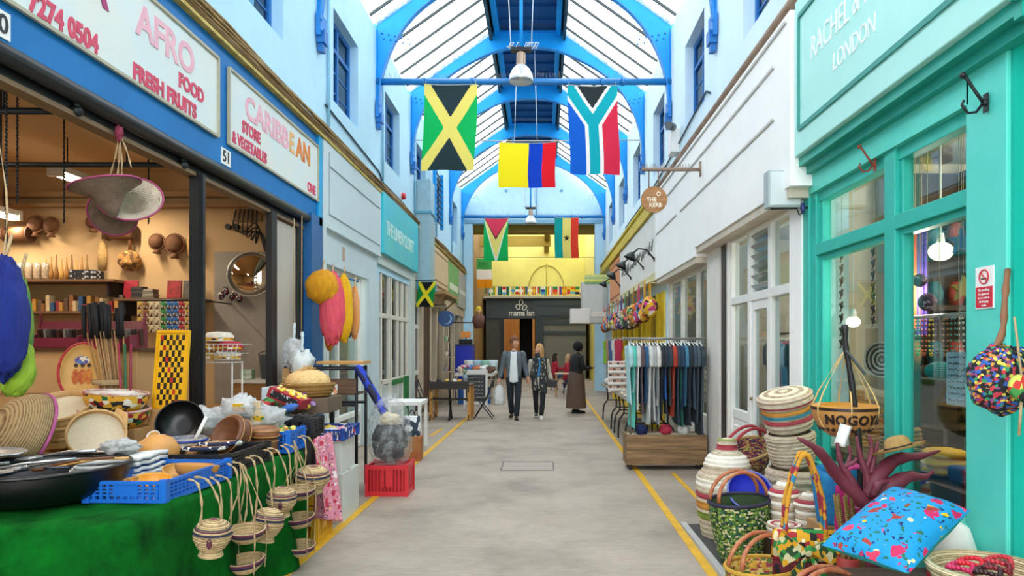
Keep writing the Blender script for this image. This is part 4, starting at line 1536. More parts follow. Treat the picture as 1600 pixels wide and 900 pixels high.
def head_geo(mb, c, s, yaw, tilt=0, m=0, m_eye=1, m_lip=2):
    """c = chin-neck joint; face looks to -y before yaw"""
    o = mb.M
    mb.M = o @ Matrix.Translation(c) @ Matrix.Rotation(yaw, 4, 'Z') @ Matrix.Rotation(tilt, 4, 'X')

    def fn(d):
        q = 1.
        if d.z < -.2: q -= .16 * (-d.z - .2) + (.10 * abs(d.x) if d.y < 0 else .1)
        if d.y < -.75: q -= .03
        return q
    mb.ball((0, 0, .115 * s), (.076 * s, .094 * s, .118 * s), 20, 16, m, fn)
    mb.ball((0, -.09 * s, .10 * s), (.012 * s, .019 * s, .024 * s), 8, 6, m)
    mb.ball((0, -.074 * s, .032 * s), (.028 * s, .018 * s, .02 * s), 8, 6, m)
    for k in (-1, 1):
        mb.ball((k * .077 * s, .004 * s, .108 * s), (.009 * s, .018 * s, .03 * s), 8, 6, m)
        mb.ball((k * .03 * s, -.081 * s, .128 * s), (.012 * s, .007 * s, .007 * s), 8, 6, m_eye)
    mb.ball((0, -.084 * s, .062 * s), (.022 * s, .008 * s, .006 * s), 8, 6, m_lip)
    mb.M = o


def hand_geo(mb, w, d, s=1., side=1, m=0):
    """w = wrist, d = direction of the fingers; palm, four curled fingers and a thumb"""
    w, d = Vector(w), Vector(d).normalized()
    x = Vector((0, 1, 0)).cross(d)
    x = x.normalized() if x.length > .1 else Vector((1, 0, 0))
    y = d.cross(x)
    c = w + d * .045 * s
    mb.tube([w - d * .02, w + d * .02, c, c + d * .04 * s], [.024 * s, .027 * s, .032 * s, .026 * s], 10, m)
    for i, (o_, L) in enumerate(((-.024, .060), (-.008, .072), (.008, .068), (.024, .052))):
        b = c + d * .03 * s + y * o_ * s
        mb.tube([b, b + d * L * .5 * s, b + d * L * .85 * s + x * side * .012 * s, b + d * L * s + x * side * .03 * s], [.0095 * s, .009 * s, .008 * s, .006 * s], 7, m)
    b = c - d * .02 * s - y * .026 * s
    mb.tube([b, b - y * .02 * s + d * .025 * s, b - y * .022 * s + d * .055 * s + x * side * .01], [.011 * s, .010 * s, .007 * s], 7, m)


def shoe(parent, p, yaw, m_, sole, s=1.):
    m = MB(); m.M = Matrix.Translation(p) @ Matrix.Rotation(yaw, 4, 'Z')
    secs = []
    for t_, hw, h in ((.0, .02, .05), (.03, .036, .075), (.08, .038, .08), (.14, .042, .06), (.2, .045, .045), (.25, .036, .035), (.275, .015, .02)):
        secs.append([m._v((hw * cos(a), .07 - t_, .012 + max(0, h * sin(a)))) for a in [pi * k / 8 for k in range(9)]])
    for a, b in zip(secs, secs[1:]):
        for k in range(8):
            m._f([a[k], a[k + 1], b[k + 1], b[k]], 0, True)
        m._f([a[0], b[0], b[8], a[8]], 0)
    m._f(secs[0]); m._f(secs[-1][::-1])
    o = m.build('shoe', m_, parent)
    m = MB(); m.M = Matrix.Translation(p) @ Matrix.Rotation(yaw, 4, 'Z')
    m.prism([(hw, .07 - t_) for t_, hw in ((0, .02), (.03, .036), (.14, .044), (.2, .047), (.25, .038), (.277, .015))] + [(-hw, .07 - t_) for t_, hw in ((.277, .015), (.25, .038), (.2, .047), (.14, .044), (.03, .036), (0, .02))], .001, .016, 2)
    m.build('sole', sole, o)


def figure(label, loc, rz, P, skin_m, hair_m, yaw=0., tilt=0., s=1., eye='#2a2220'):
    t = thing('person', label, 'person', loc, rz)
    J = P
    chains = [[(J['pelvis'], .10 * s), (J['waist'], .095 * s), (J['chest'], .11 * s), (J['neck'], .05 * s), (J['head'], .045 * s)]]
    for k in 'lr':
        chains.append([(J['pelvis'], .10 * s), (J[k + 'hip'], .08 * s), (J[k + 'knee'], .052 * s), (J[k + 'ankle'], .034 * s)])
        chains.append([(J['chest'], .11 * s), (J[k + 'sho'], .05 * s), (J[k + 'elb'], .038 * s), (J[k + 'wri'], .024 * s)])
    m = MB()
    add_geo(m, skin_geo(chains))
    head_geo(m, J['head'], s, yaw, tilt)
    for k in 'lr':
        d = Vector(J[k + 'wri']) - Vector(J[k + 'elb'])
        if k + 'hand' in J: d = Vector(J[k + 'hand'])
        hand_geo(m, J[k + 'wri'], d, s, 1 if k == 'l' else -1)
    m.build('body', [skin_m, mat(eye, .3), mat('#b85a58', .5) if skin_m is SKINM else mat('#3a1c1a', .5)], t)
    return t


def hair_cap(parent, c, s, yaw, tilt, m_, length=0., name='hair', vol=1.):
    m = MB(); m.M = Matrix.Translation(c) @ Matrix.Rotation(yaw, 4, 'Z') @ Matrix.Rotation(tilt, 4, 'X')
    rr = random.Random(3)

    def fn(d):
        if d.y < -.35 and d.z < .35: return .8
        if d.z < -.35: return .8 if length == 0 else .9
        return 1.08 * vol + .04 * sin(d.x * 17) * sin(d.y * 13 + d.z * 9)
    m.ball((0, .008 * s, .122 * s), (.082 * s, .099 * s, .122 * s), 22, 16, 0, fn)
    if length:
        for k in range(22):
            a = pi * (k / 21) * 1.16 - .25
            x, y = cos(a) * .078 * s, sin(a) * .085 * s
            L = length * rr.uniform(.85, 1.05)
            m.tube([(x * .9, y * .9, .19 * s), (x * 1.15, y * 1.15, .08 * s), (x * 1.35, y * 1.1 + .01, -L * .45), (x * 1.15, y * 1.0 + .0, -L)], [.02 * s, .024 * s, .022 * s, .006 * s], 6)
    return m.build(name, m_, parent)


def J_walk(H=1.78, step=.16, w=.19, lean=0):
    k = H / 1.78
    return {'pelvis': (0, 0, .94 * k), 'waist': (0, 0, 1.08 * k), 'chest': (0, 0, 1.32 * k), 'neck': (0, .01, 1.49 * k), 'head': (0, -.005, 1.545 * k),
            'lhip': (.085 * k, 0, .90 * k), 'lknee': (.09 * k, -.14 * k, .50 * k), 'lankle': (.06 * k, -step, .085 * k),
            'rhip': (-.085 * k, 0, .90 * k), 'rknee': (-.075 * k, .02, .49 * k), 'rankle': (-.06 * k, step * 1.3, .13 * k),
            'lsho': (w * k, 0, 1.395 * k), 'rsho': (-w * k, 0, 1.395 * k),
            'lelb': (.24 * k, .05, 1.13 * k), 'relb': (-.25 * k, .05, 1.13 * k), 'lwri': (.27 * k, -.04, .90 * k), 'rwri': (-.29 * k, -.03, .89 * k)}


DENIM = mat('#626c74', .8, var=.2, vs=14, bump=.1)
JEAN = mat('#1c2630', .8, var=.2, vs=12)


def limb(m, pts, rad, n=12, mm=0):
    q = [Vector(p) for p in pts]
    P_, R_ = [], []
    for i in range(len(q) - 1):
        for k in range(4):
            t_ = k / 4
            p0 = q[max(i - 1, 0)]; p1 = q[i]; p2 = q[i + 1]; p3 = q[min(i + 2, len(q) - 1)]
            P_.append(.5 * (2 * p1 + (p2 - p0) * t_ + (2 * p0 - 5 * p1 + 4 * p2 - p3) * t_ * t_ + (-p0 + 3 * p1 - 3 * p2 + p3) * t_ ** 3))
            R_.append(rad[i] + (rad[i + 1] - rad[i]) * t_ + .003 * sin(i * 9 + k * 2.3))
    P_.append(q[-1]); R_.append(rad[-1])
    m.tube(P_, R_, n, mm)


# man in a denim jacket
J = J_walk(1.80)
J['rwri'] = (-.31, -.05, .90); J['lwri'] = (.30, -.03, .93)
man = figure('person in grey denim jacket, white shirt and black jeans, walking with a carrier bag', (W(803, 0, 15).x, 15.0, 0), .0, J, SKINM, None, yaw=.9, tilt=.12, s=1.06)
m = MB()
loft(m, [((0, 0, .86), .165, .115), ((0, 0, .98), .165, .12), ((0, 0, 1.15), .175, .125), ((0, 0, 1.32), .20, .13), ((0, 0, 1.41), .215, .115), ((0, .0, 1.46), .17, .095), ((0, .01, 1.50), .09, .08)], 24)
for k in 'lr':
    limb(m, [(J[k + 'sho'][0] * .9, 0, 1.44), J[k + 'sho'], J[k + 'elb'], J[k + 'wri']], [.06, .078, .062, .045])
m.build('denim_jacket', DENIM, man)
m = MB()
m.grid(lambda u, v: ((u - .5) * (.12 + .07 * v), -.085 - .055 * min(1, v * 3) - .02 * sin(u * pi), 1.49 - v * .66 - .02 * sin(u * pi)), 8, 14)
m.build('white_shirt', mat('#e4eaec', .8, var=.05, vs=12, bump=.3, bs=14), man, solid=.012)
m = MB()
loft(m, [((0, 0, .76), .14, .105), ((0, 0, .9), .158, .11), ((0, 0, .95), .155, .11)], 20)
for k in 'lr':
    limb(m, [J[k + 'hip'], J[k + 'knee'], J[k + 'ankle']], [.098, .07, .056])
m.build('jeans', JEAN, man)
hair_cap(man, J['head'], 1.08, .9, .12, mat('#7a4a2c', .7, var=.3, vs=30))
shoe(man, (.06, -.16, 0), .1, mat('#3a2218', .5), BLACK)
shoe(man, (-.06, .21, .03), -.1, mat('#3a2218', .5), BLACK)
t = thing('shopping_bag', 'thin white plastic carrier bag held low by the person in denim', 'bag', (man.location.x - .32, 14.92, .42))
m = MB(); m.lathe([(.0, -.1), (.09, -.1), (.12, -.06), (.115, .06), (.10, .18), (.085, .27), (.04, .33), (.015, .35)], 24, sy=.6, wob=.10); m.build('bag_body', mat('#d9dedb', .4, var=.15, vs=14, bump=.5, bs=20), t)
m = MB(); m.tube([(-.03, 0, .34), (-.01, 0, .43), (.02, 0, .34)], .008, 6); m.build('bag_handle', mat('#d9dedb', .4), t)

# woman with the tartan scarf
J = J_walk(1.64, w=.165)
J['lwri'] = (.27, -.03, .86); J['rwri'] = (-.24, -.05, .86)
wom = figure('person with long fair hair, cream coat and dark checked scarf, walking hand in hand', (W(842, 0, 15.1).x, 15.15, 0), 0, J, SKINM, None, yaw=-.85, tilt=-.08, s=.93)
k = 1.64 / 1.78
m = MB()
loft(m, [((0, 0, .66), .17, .12), ((0, 0, .85), .165, .12), ((0, 0, 1.0), .15, .11), ((0, 0, 1.2), .165, .12), ((0, 0, 1.31), .18, .11), ((0, .01, 1.37), .10, .08)], 24)
for q in 'lr':
    limb(m, [J[q + 'sho'], J[q + 'elb'], J[q + 'wri']], [.068, .056, .046])
m.build('cream_coat', mat('#cfc8b8', .85, var=.1, vs=10, bump=.2), wom)
SC_ = pattern([('#22262a', 7), ('#3a3e40', 3), ('#b9b3a2', 1)], 26, aniso=(2.2, 1, .9), metric='MANHATTAN', rnd=.25)
m = MB()
m.grid(lambda u, v: (-.15 + u * .13 + .015 * sin(v * 8), -.125 - .02 * sin(u * pi), 1.36 - v * .74), 6, 16)
m.grid(lambda u, v: (.03 + u * .14 + .012 * sin(v * 7), -.13 - .02 * sin(u * pi), 1.36 - v * .80), 6, 16)
m.lathe([(.08, 1.35), (.10, 1.38), (.09, 1.43), (.06, 1.44)], 18)
m.build('checked_scarf', SC_, wom, solid=.014)
m = MB(); m.grid(lambda u, v: (-.025 + u * .06, -.12, 1.32 - v * .4), 3, 8); m.build('blue_top', mat('#3c8cc4', .7), wom, solid=.01)
m = MB()
loft(m, [((0, 0, .62), .13, .10), ((0, 0, .82), .145, .105)], 20)
for q in 'lr':
    limb(m, [J[q + 'hip'], J[q + 'knee'], J[q + 'ankle']], [.085, .06, .046])
m.build('trousers', mat('#1b1e22', .85), wom)
hair_cap(wom, J['head'], .95, -.85, -.08, mat('#c99a5c', .65, var=.3, vs=30), .26)
shoe(wom, (.055, -.16, 0), .05, mat('#e6e4dc', .6), WHITE)
shoe(wom, (-.055, .2, .03), -.05, mat('#5a5650', .6), WHITE)
t = thing('shoulder_bag', 'black shoulder bag held at the hip beneath the checked scarf', 'bag', (wom.location.x + .27, 15.05, .72))
m = MB(); m.M = Matrix.Rotation(.15, 4, 'Y'); m.box(-.12, .12, -.05, .05, -.02, .14); m.build('bag_body', mat('#1c1a1c', .5), t, bevel=.02)
m = MB(); m.tube([(-.1, 0, .14), (-.06, 0, .3), (.0, 0, .34), (.08, 0, .13)], .008, 6); m.build('bag_strap', BLACK, t)

# dark clothed shopper seen from behind, at the stalls
J = {'pelvis': (0, 0, .92), 'waist': (0, 0, 1.06), 'chest': (0, -.02, 1.26), 'neck': (0, -.05, 1.42), 'head': (0, -.07, 1.47),
     'lhip': (.08, 0, .88), 'lknee': (.08, -.01, .48), 'lankle': (.08, 0, .08), 'rhip': (-.08, 0, .88), 'rknee': (-.08, -.01, .48), 'rankle': (-.08, .0, .08),
     'lsho': (.18, -.02, 1.36), 'rsho': (-.18, -.02, 1.36), 'lelb': (.23, -.06, 1.1), 'relb': (-.22, -.08, 1.1), 'lwri': (.16, -.3, 1.05), 'rwri': (-.12, -.32, 1.08)}
wb = figure('person in a black top and long brown skirt standing with back turned at the stalls', (W(900, 0, 16.4).x, 16.4, 0), radians(115), J, SKIND, None, yaw=.1, tilt=.25)
m = MB()
loft(m, [((0, 0, .84), .19, .15), ((0, 0, 1.0), .185, .15), ((0, -.01, 1.2), .19, .145), ((0, -.02, 1.36), .2, .12), ((0, -.04, 1.42), .09, .08)], 24)
for q in 'lr':
    limb(m, [J[q + 'sho'], J[q + 'elb'], J[q + 'wri']], [.075, .06, .045])
m.build('black_top', mat('#191a1e', .85), wb)
m = MB()
n = 36; rings = []
for z, r in ((1.0, .17), (.9, .2), (.7, .22), (.45, .235), (.2, .25), (.12, .255)):
    rings.append([m._v((r * cos(2 * pi * a / n) * (1 + .04 * (1 - z) * sin(a * 2.1 * 2)), r * .95 * sin(2 * pi * a / n) * (1 + .04 * (1 - z) * sin(a * 4.2)), z)) for a in range(n)])
for a, b in zip(rings, rings[1:]):
    for i in range(n): m._f([a[i], a[(i + 1) % n], b[(i + 1) % n], b[i]], 0, True)
m.build('long_skirt', mat('#5e4a3e', .85, var=.15, vs=8, aniso=(3, 3, .5)), wb)
m = MB(); m.ball((0, -.05, 1.60), (.115, .12, .12), 20, 14, 0, lambda d: 1 + .05 * sin(d.x * 23) * sin(d.y * 19) * sin(d.z * 21))
m.build('hair', mat('#121013', .9, bump=.8, bs=80), wb)
shoe(wb, (.08, 0, 0), 0, BLACK, BLACK); shoe(wb, (-.08, 0, 0), 0, BLACK, BLACK)


def seated(label, x, Y, rz, coat, hairc, s=1.):
    J = {'pelvis': (0, 0, .52), 'waist': (0, -.01, .68), 'chest': (0, -.03, .90), 'neck': (0, -.04, 1.06), 'head': (0, -.05, 1.11),
         'lhip': (.09, -.04, .50), 'lknee': (.13, -.42, .50), 'lankle': (.13, -.40, .09), 'rhip': (-.09, -.04, .50), 'rknee': (-.13, -.42, .50), 'rankle': (-.13, -.34, .09),
         'lsho': (.17, -.02, 1.0), 'rsho': (-.17, -.02, 1.0), 'lelb': (.21, -.12, .76), 'relb': (-.21, -.12, .76), 'lwri': (.1, -.34, .80), 'rwri': (-.1, -.34, .80)}
    f = figure(label, (x, Y, 0), rz, J, SKINM, None, s=.95)
    m = MB(); loft(m, [((0, 0, .45), .17, .14), ((0, 0, .6), .17, .14), ((0, -.02, .85), .19, .13), ((0, -.03, 1.0), .19, .11), ((0, -.04, 1.07), .08, .07)], 20)
    for q in 'lr': limb(m, [J[q + 'sho'], J[q + 'elb'], J[q + 'wri']], [.07, .055, .042])
    m.build('jacket', coat, f)
    m = MB()
    for q in 'lr': limb(m, [J[q + 'hip'], J[q + 'knee'], J[q + 'ankle']], [.085, .065, .05])
    m.build('jeans', mat('#2c4c7a', .8, var=.15), f)
    hair_cap(f, J['head'], .95, 0, 0, hairc, .2)
    for x_ in (-.13, .13): shoe(f, (x_, -.38, 0), 0, mat('#dcdad4', .6), WHITE)
    return f


RED = mat('#b8283a', .8, var=.12, vs=9)
seated('person with dark hair in a red jacket sitting behind the walking pair', W(866, 0, 25).x, 25.0, radians(100), RED, mat('#2c201a', .8))
seated('person with fair hair in a red top sitting at the small cafe table', W(886, 0, 23).x, 23.0, radians(75), RED, mat('#b8926a', .8))
for i, (px, Y, lb) in enumerate(((866, 25.05, 'dark stool under the dark haired seated person'), (886, 23.05, 'dark stool under the fair haired seated person'))):
    t = thing('stool', lb, 'stool', (W(px, 0, Y).x, Y, 0))
    MB().cyl((0, 0, .32), (0, 0, .36), .17, n=20).build('seat', mat('#4a3020', .6), t)
    for a in range(4):
        m = MB(); m.tube([(.1 * cos(a * pi / 2 + .8), .1 * sin(a * pi / 2 + .8), .32), (.18 * cos(a * pi / 2 + .8), .18 * sin(a * pi / 2 + .8), 0)], .014, 6); m.build('leg', IRON, t)
t = thing('cafe_table', 'small pale cafe table beside the seated people in red', 'table', (W(884, 0, 21.6).x, 21.6, 0))
MB().box(-.34, .34, -.3, .3, .72, .75).build('table_top', mat('#c8b48c', .5), t, bevel=.006)
for x_ in (-.3, .3):
    for y_ in (-.26, .26):
        m = MB(); m.box(x_ - .02, x_ + .02, y_ - .02, y_ + .02, 0, .72); m.build('leg', mat('#b58a50', .5), t)

# ================================================================ BUILDERS FOR GOODS
def TZ(px, py, z):
    """point on the level z seen at (px, py)"""
    Y = (EYE - z) * FPX / (py - VY)
    return Vector(((px - VX) * Y / FPX, Y, z))


ROPE = mat('#b59a72', .85, var=.25, vs=40)
CARD = mat('#b98f5c', .8, var=.08, vs=4)
PLASTB = mat('#1668c8', .4, var=.08)
PLASTK = mat('#1b1c20', .45, var=.15)
GOURD = mat('#c98f4a', .5, var=.18, vs=7)
LWOOD = wood('#d9a860', '#b98440', 0, 4, .5)
DWOOD = wood('#7c4a2c', '#54301c', 0, 5, .45)
BASKB = weave('#d6b98a', '#7a5a38', 300)
BASKP = weave('#7c3a52', '#4a2038', 300)
BASKN = weave('#2c3050', '#14182c', 300)


def crate(name, label, loc, w, d, h, m_, rz=0., group=None, slots=True, cat='crate', grid=False):
    t = thing(name, label, cat, loc, rz, group)
    m = MB(); m.box(-w / 2, w / 2, -d / 2, d / 2, 0, .012); m.build('crate_base', m_, t)
    m = MB()
    th = .012
    for (ax, L, off) in ((0, w, d / 2), (1, d, w / 2)):
        for s_ in (-1, 1):
            def bx(a, b, z0, z1, e=0.):
                o = s_ * off
                if ax == 0: m.box(a, b, o - th / 2 - e, o + th / 2 + e, z0, z1)
                else: m.box(o - th / 2 - e, o + th / 2 + e, a, b, z0, z1)
            bx(-L / 2, L / 2, 0, h * .16, .002); bx(-L / 2, L / 2, h * .86, h, .005)
            n = max(4, int(L / .035))
            for k in range(n + 1):
                x = -L / 2 + L * k / n
                bx(x - .006, x + .006, 0, h)
            if grid:
                for z in (.35, .52, .69): bx(-L / 2, L / 2, h * z - .004, h * z + .004)
            bx(-L * .16, L * .16, h * .3, h * .86)
    m.build('crate_wall', m_, t)
    for sx in (-1, 1):
        for sy in (-1, 1):
            m = MB(); m.box(sx * w / 2 - .018, sx * w / 2 + .018, sy * d / 2 - .018, sy * d / 2 + .018, 0, h + .01); m.build('corner_post', m_, t)
    return t


def bowl(name, label, loc, r, h, mo, mi=None, rot=None, cat='bowl', th=.012, foot=.45, group=None, n=32, rim=None, part='bowl_body'):
    t = thing(name, label, cat, loc, rot=rot or (0, 0, 0), group=group)
    pr = [(0, .0), (r * foot, 0)]
    for k in range(1, 9):
        a = k / 8 * pi / 2
        pr.append((r * foot + r * (1 - foot) * sin(a), h * (1 - cos(a))))
    inn = [(max(0, x - th), z + th * .6) for x, z in pr[::-1]]
    m = MB(); m.lathe(pr, n, 0); m.lathe([pr[-1], inn[0]] + inn[1:-1] + [(0, th)], n, 1)
    m.build(part, [mo, mi or mo], t)
    if rim:
        m = MB(); m.tube([((r - th / 2) * cos(2 * pi * k / n), (r - th / 2) * sin(2 * pi * k / n), h) for k in range(n)], th * .75, 8, closed=True)
        m.build('rim', rim, t)
    return t


def coiled(name, label, loc, prof, coils, bands, rot=None, cat='basket', n=36, group=None, lid=None, part='basket_body', ridge=.012, mats_=None, sx=1., sy=1., inner=None, parent=None):
    """coiled basket: prof = outline rows (r, z) from the foot up, resampled into `coils` rounded ribs; bands(f) -> material index"""
    t = parent or thing(name, label, cat, loc, rot=rot or (0, 0, 0), group=group)
    seg_ = [0]
    for a, b in zip(prof, prof[1:]): seg_.append(seg_[-1] + math.hypot(b[0] - a[0], b[1] - a[1]))

    def at(f):
        s_ = f * seg_[-1]
        for i in range(len(prof) - 1):
            if s_ <= seg_[i + 1] + 1e-9:
                q = (s_ - seg_[i]) / max(1e-9, seg_[i + 1] - seg_[i])
                return prof[i][0] + (prof[i + 1][0] - prof[i][0]) * q, prof[i][1] + (prof[i + 1][1] - prof[i][1]) * q
        return prof[-1]
    rows = []
    N_ = coils * 4
    for k in range(N_ + 1):
        f = k / N_
        r, z = at(f)
        b = abs(sin(f * coils * pi)) * ridge
        rows.append((max(0, r + b), z, bands(min(.999, f))))
    m = MB(); m.lathe(rows, n, sx=sx, sy=sy)
    if inner is not None:
        rr_ = [(max(0, r - ridge - .006), z + .004, inner) for r, z, _ in rows[::-1]]
        m.lathe([rows[-1][:2] + (inner,)] + rr_, n, sx=sx, sy=sy)
    m.build(part, mats_ or [BASKB, BASKP, BASKN], t)
    return t


def strap(parent, pts, r=.006, m_=None, name='strap', world=True, n=6):
    m = MB()
    limb(m, pts, [r] * len(pts), n)
    return m.build(name, m_ or ROPE, parent, world=world)


def single(name, label, cat, mb, m_, loc=(0, 0, 0), rot=None, group=None, bevel=0., solid=0., sub=0):
    o = mb.build(name, m_, None, loc=loc, rot=rot, bevel=bevel, solid=solid, sub=sub)
    return tag(o, label, cat, group)


def crumple(mb, c, r, seed=0, amp=.18, nu=22, nv=14, m=0, flat=None):
    mb.ball(c, r, nu, nv, m, lambda d: 1 + amp * noise.noise(d * 2.6 + Vector((seed * 3.1, seed, 0))) + amp * .5 * noise.noise(d * 7 + Vector((seed, 0, 9))))
    return mb


# ================================================================ GREEN STALL TABLE
GREEN = mat('#043a0f', .95, col2='#076a1c', vs=5, bump=.3, bs=120, spec=.1)
tb = thing('stall_table', 'long stall table under a bright green cloth, goods piled on top', 'table', (-2.9, 4.3, 0))
m = MB()
x0, x1, y0, y1, rc = -3.95, -1.87, 3.06, 5.45, .14
path = []
for (cx, cy, a0) in ((x1 - rc, y0 + rc, -90), (x1 - rc, y1 - rc, 0), (x0 + rc, y1 - rc, 90), (x0 + rc, y0 + rc, 180)):
    for k in range(9):
        a = radians(a0 + 90 * k / 8); path.append((cx + rc * cos(a), cy + rc * sin(a)))
dense = []
for i in range(len(path)):
    a, b = Vector(path[i]), Vector(path[(i + 1) % len(path)])
    n_ = max(1, int((b - a).length / .03))
    for k in range(n_): dense.append(a + (b - a) * k / n_)
cen = Vector(((x0 + x1) / 2, (y0 + y1) / 2))
rings = []
L_ = len(dense)
for lev, (ins, z) in enumerate(((.9, .785), (.5, .79), (.06, .795), (.02, .79), (0, .77), (-.01, .7), (-.02, .55), (-.03, .35), (-.04, .15), (-.045, .01))):
    row = []
    for i, p in enumerate(dense):
        if ins >= .4: q = cen + (p - cen) * (1 - ins)
        else:
            d = (p - cen); e = Vector((d.x / 1.04, d.y / 1.2)).normalized()
            fold = 0 if z > .78 else (.8 - z) / .8 * .06 * (sin(i * .23) + .6 * sin(i * .41 + 1))
            q = p - e * (ins - fold)
        zz = z + (.006 * sin(i * .4) if ins > .01 else 0) + (0.012 * sin(q.x * 7) * sin(q.y * 5) if ins > .01 else 0)
        row.append(m._v((q.x, q.y, zz)))
    rings.append(row)
m._f(rings[0], 0, True)
for a, b in zip(rings, rings[1:]):
    for i in range(L_): m._f([a[i], b[i], b[(i + 1) % L_], a[(i + 1) % L_]], 0, True)
m.build('green_cloth', GREEN, tb, world=True)
for (x, y) in ((-3.8, 3.3), (-2.05, 3.3), (-3.8, 5.3), (-2.05, 5.3)):
    m = MB(); m.tube([(x, y, 0), (x, y, .77)], .02, 8); m.build('leg', IRON, tb, world=True)

# black bowl with spoons
BK = mat('#0c0c0f', .35, var=.1)
c = TZ(66, 800, .80); c.y += .3; c.x = (62 - VX) * c.y / FPX
bb = bowl('plastic_basin', 'big black plastic basin of spoons at the near end of the green table', c, .42, .17, BK, BK, cat='basin', foot=.62, rim=BK, th=.014)
rr = random.Random(12)
SPOONM = mat('#c9cdd0', .25, metal=.7, var=.05); SPK = mat('#202634', .35)


def spoon(label, loc, rz, tilt, m_, L=.34, r=.045, name='ladle', group=None):
    t = thing(name, label, 'kitchen spoon', loc, rot=(0, tilt, rz), group=group)
    m = MB(); m.tube([(0, 0, 0), (L * .5, 0, .012), (L, 0, 0)], [.007, .006, .008], 8); m.build('handle', m_, t)
    m = MB(); m.M = Matrix.Translation((-r * .9, 0, -.008)) @ Matrix.Scale(1.25, 4, (1, 0, 0)); m.lathe([(0, -.012), (r * .6, -.008), (r, .01), (r * .93, .011), (r * .55, -.002), (0, -.006)], 20)
    m.build('spoon_head', m_, t)
    return t


for i, (dx, dy, rz, ti, mm, lb, L, r) in enumerate((
        (-.20, -.14, .35, -.1, SPOONM, 'long steel ladle lying across the left of the black basin', .42, .05),
        (-.05, -.02, .2, -.08, SPOONM, 'steel serving spoon lying behind the long ladle in the basin', .40, .045),
        (.02, -.20, .1, -.05, SPK, 'large dark blue ladle in the middle of the black basin', .26, .085),
        (-.26, -.22, .9, -.05, mat('#2a2e30', .4, col2='#b8bcb8', vs=40), 'speckled enamel spoon at the left rim of the black basin', .22, .075),
        (.20, -.08, .12, -.1, LWOOD, 'pale wooden spatula at the right of the black basin', .30, .04),
        (.16, -.16, .22, -.12, DWOOD, 'brown wooden spoon crossing the right rim of the black basin', .30, .04),
        (-.08, .12, .0, -.1, SPOONM, 'steel skimmer at the back of the black basin', .3, .06))):
    spoon(lb, (c.x + dx, c.y + dy, .80 + .165 + i * .006), rz, ti, mm, L, r)
t = thing('wooden_fork', 'wooden salad fork standing up in the black basin', 'fork', (c.x - .16, c.y - .2, .93), rot=(.2, .1, .3))
m = MB(); m.cbox((0, 0, .02), (.05, .012, .06))
for k in range(4): m.cbox((-.02 + k * .0133, 0, .075), (.007, .01, .05))
m.build('fork_head', LWOOD, t)
m = MB(); m.tube([(0, 0, -.1), (0, 0, .0)], .009, 8); m.build('handle', LWOOD, t)

# blue crate and its wooden bowls
BC = crate('plastic_crate', 'low bright blue plastic crate holding wooden bowls on the green table', (-2.12, 3.82, .80), .40, .66, .11, PLASTB, rz=-.03, grid=True)
for i, (x, y, z, r, rot, mm, lb) in enumerate((
        (-2.14, 3.74, .815, .10, (.15, .1, 0), mat('#e0a038', .45, var=.1), 'bright orange wooden bowl in the middle of the low blue crate'),
        (-2.22, 3.64, .815, .085, (.3, -.2, 0), LWOOD, 'pale wooden bowl at the near end of the low blue crate'),
        (-2.02, 3.98, .835, .12, (-.1, .1, .4), mat('#c98a3c', .5, var=.1), 'deep honey coloured bowl on top of the bowls in the blue crate'),
        (-2.17, 4.05, .815, .09, (.2, .3, 0), LWOOD, 'pale wooden bowl at the far end of the low blue crate'))):
    bowl('wooden_bowl', lb, (x, y, z), r, r * .62, mm, mm, rot=rot, th=.008)
BC2 = crate('plastic_crate', 'black plastic crate with dark printed slippers behind the wooden bowls', (-2.13, 4.50, .80), .40, .56, .13, PLASTK, rz=-.03, grid=True)
NAVY = pattern([('#1c2744', 6), ('#e6dfd0', 2), ('#24345c', 3)], 55)
for i, (x, y, z, rz) in enumerate(((-2.17, 4.38, .93, .2), (-2.11, 4.47, .95, .4), (-2.15, 4.58, .93, .1))):
    t = thing('slipper', ('navy printed slipper lying on top in the black crate, nearest the bowls', 'navy printed slipper in the middle of the black crate', 'navy printed slipper at the far side of the black crate')[i], 'slipper', (x, y, z), rz)
    m = MB(); m.M = Matrix.Scale(2.2, 4, (1, 0, 0)); m.lathe([(0, 0), (.06, .005), (.065, .02), (.055, .03)], 24); m.build('sole', NAVY, t)
    m = MB(); m.M = Matrix.Scale(2.0, 4, (1, 0, 0)); m.lathe([(.0, .022), (.05, .026)], 20); m.build('insole', mat('#c98c50', .6), t)

# large wicker basket at the left edge
WICK = weave('#b09468', '#6c5030', 160)
t = thing('wicker_basket', 'large round wicker basket with a purple rim lying on its side at the left edge', 'basket', (-3.18, 4.22, 1.05), rot=Vector((-.50, -.85, .42)).to_track_quat('Z', 'Y').to_euler())
t.scale = (.86, .86, .9)
m = MB(); m.lathe([(0, .22), (.12, .21), (.22, .16), (.285, .08), (.31, 0), (.30, 0), (.27, .07), (.2, .145), (.1, .19), (0, .2)], 40); m.build('basket_body', WICK, t)
m = MB(); m.tube([(.308 * cos(2 * pi * k / 40), .308 * sin(2 * pi * k / 40), 0) for k in range(40)], .011, 8, closed=True); m.build('rim', mat('#b0508c', .6), t)
t = thing('metal_tray', 'thin steel tray jutting in at the left edge over the basin', 'tray', (-2.98, 3.70, 1.02), rot=(0, .06, .1))
t.scale = (.7, .7, .8)
m = MB(); m.lathe([(0, 0), (.2, 0), (.22, .012), (.215, .016), (.19, .006), (0, .006)], 32); m.build('tray_body', SPOONM, t)
m = MB(); m.tube([(0, 0, -.22), (0, 0, 0)], .02, 8); m.build('tray_stand', IRON, t)

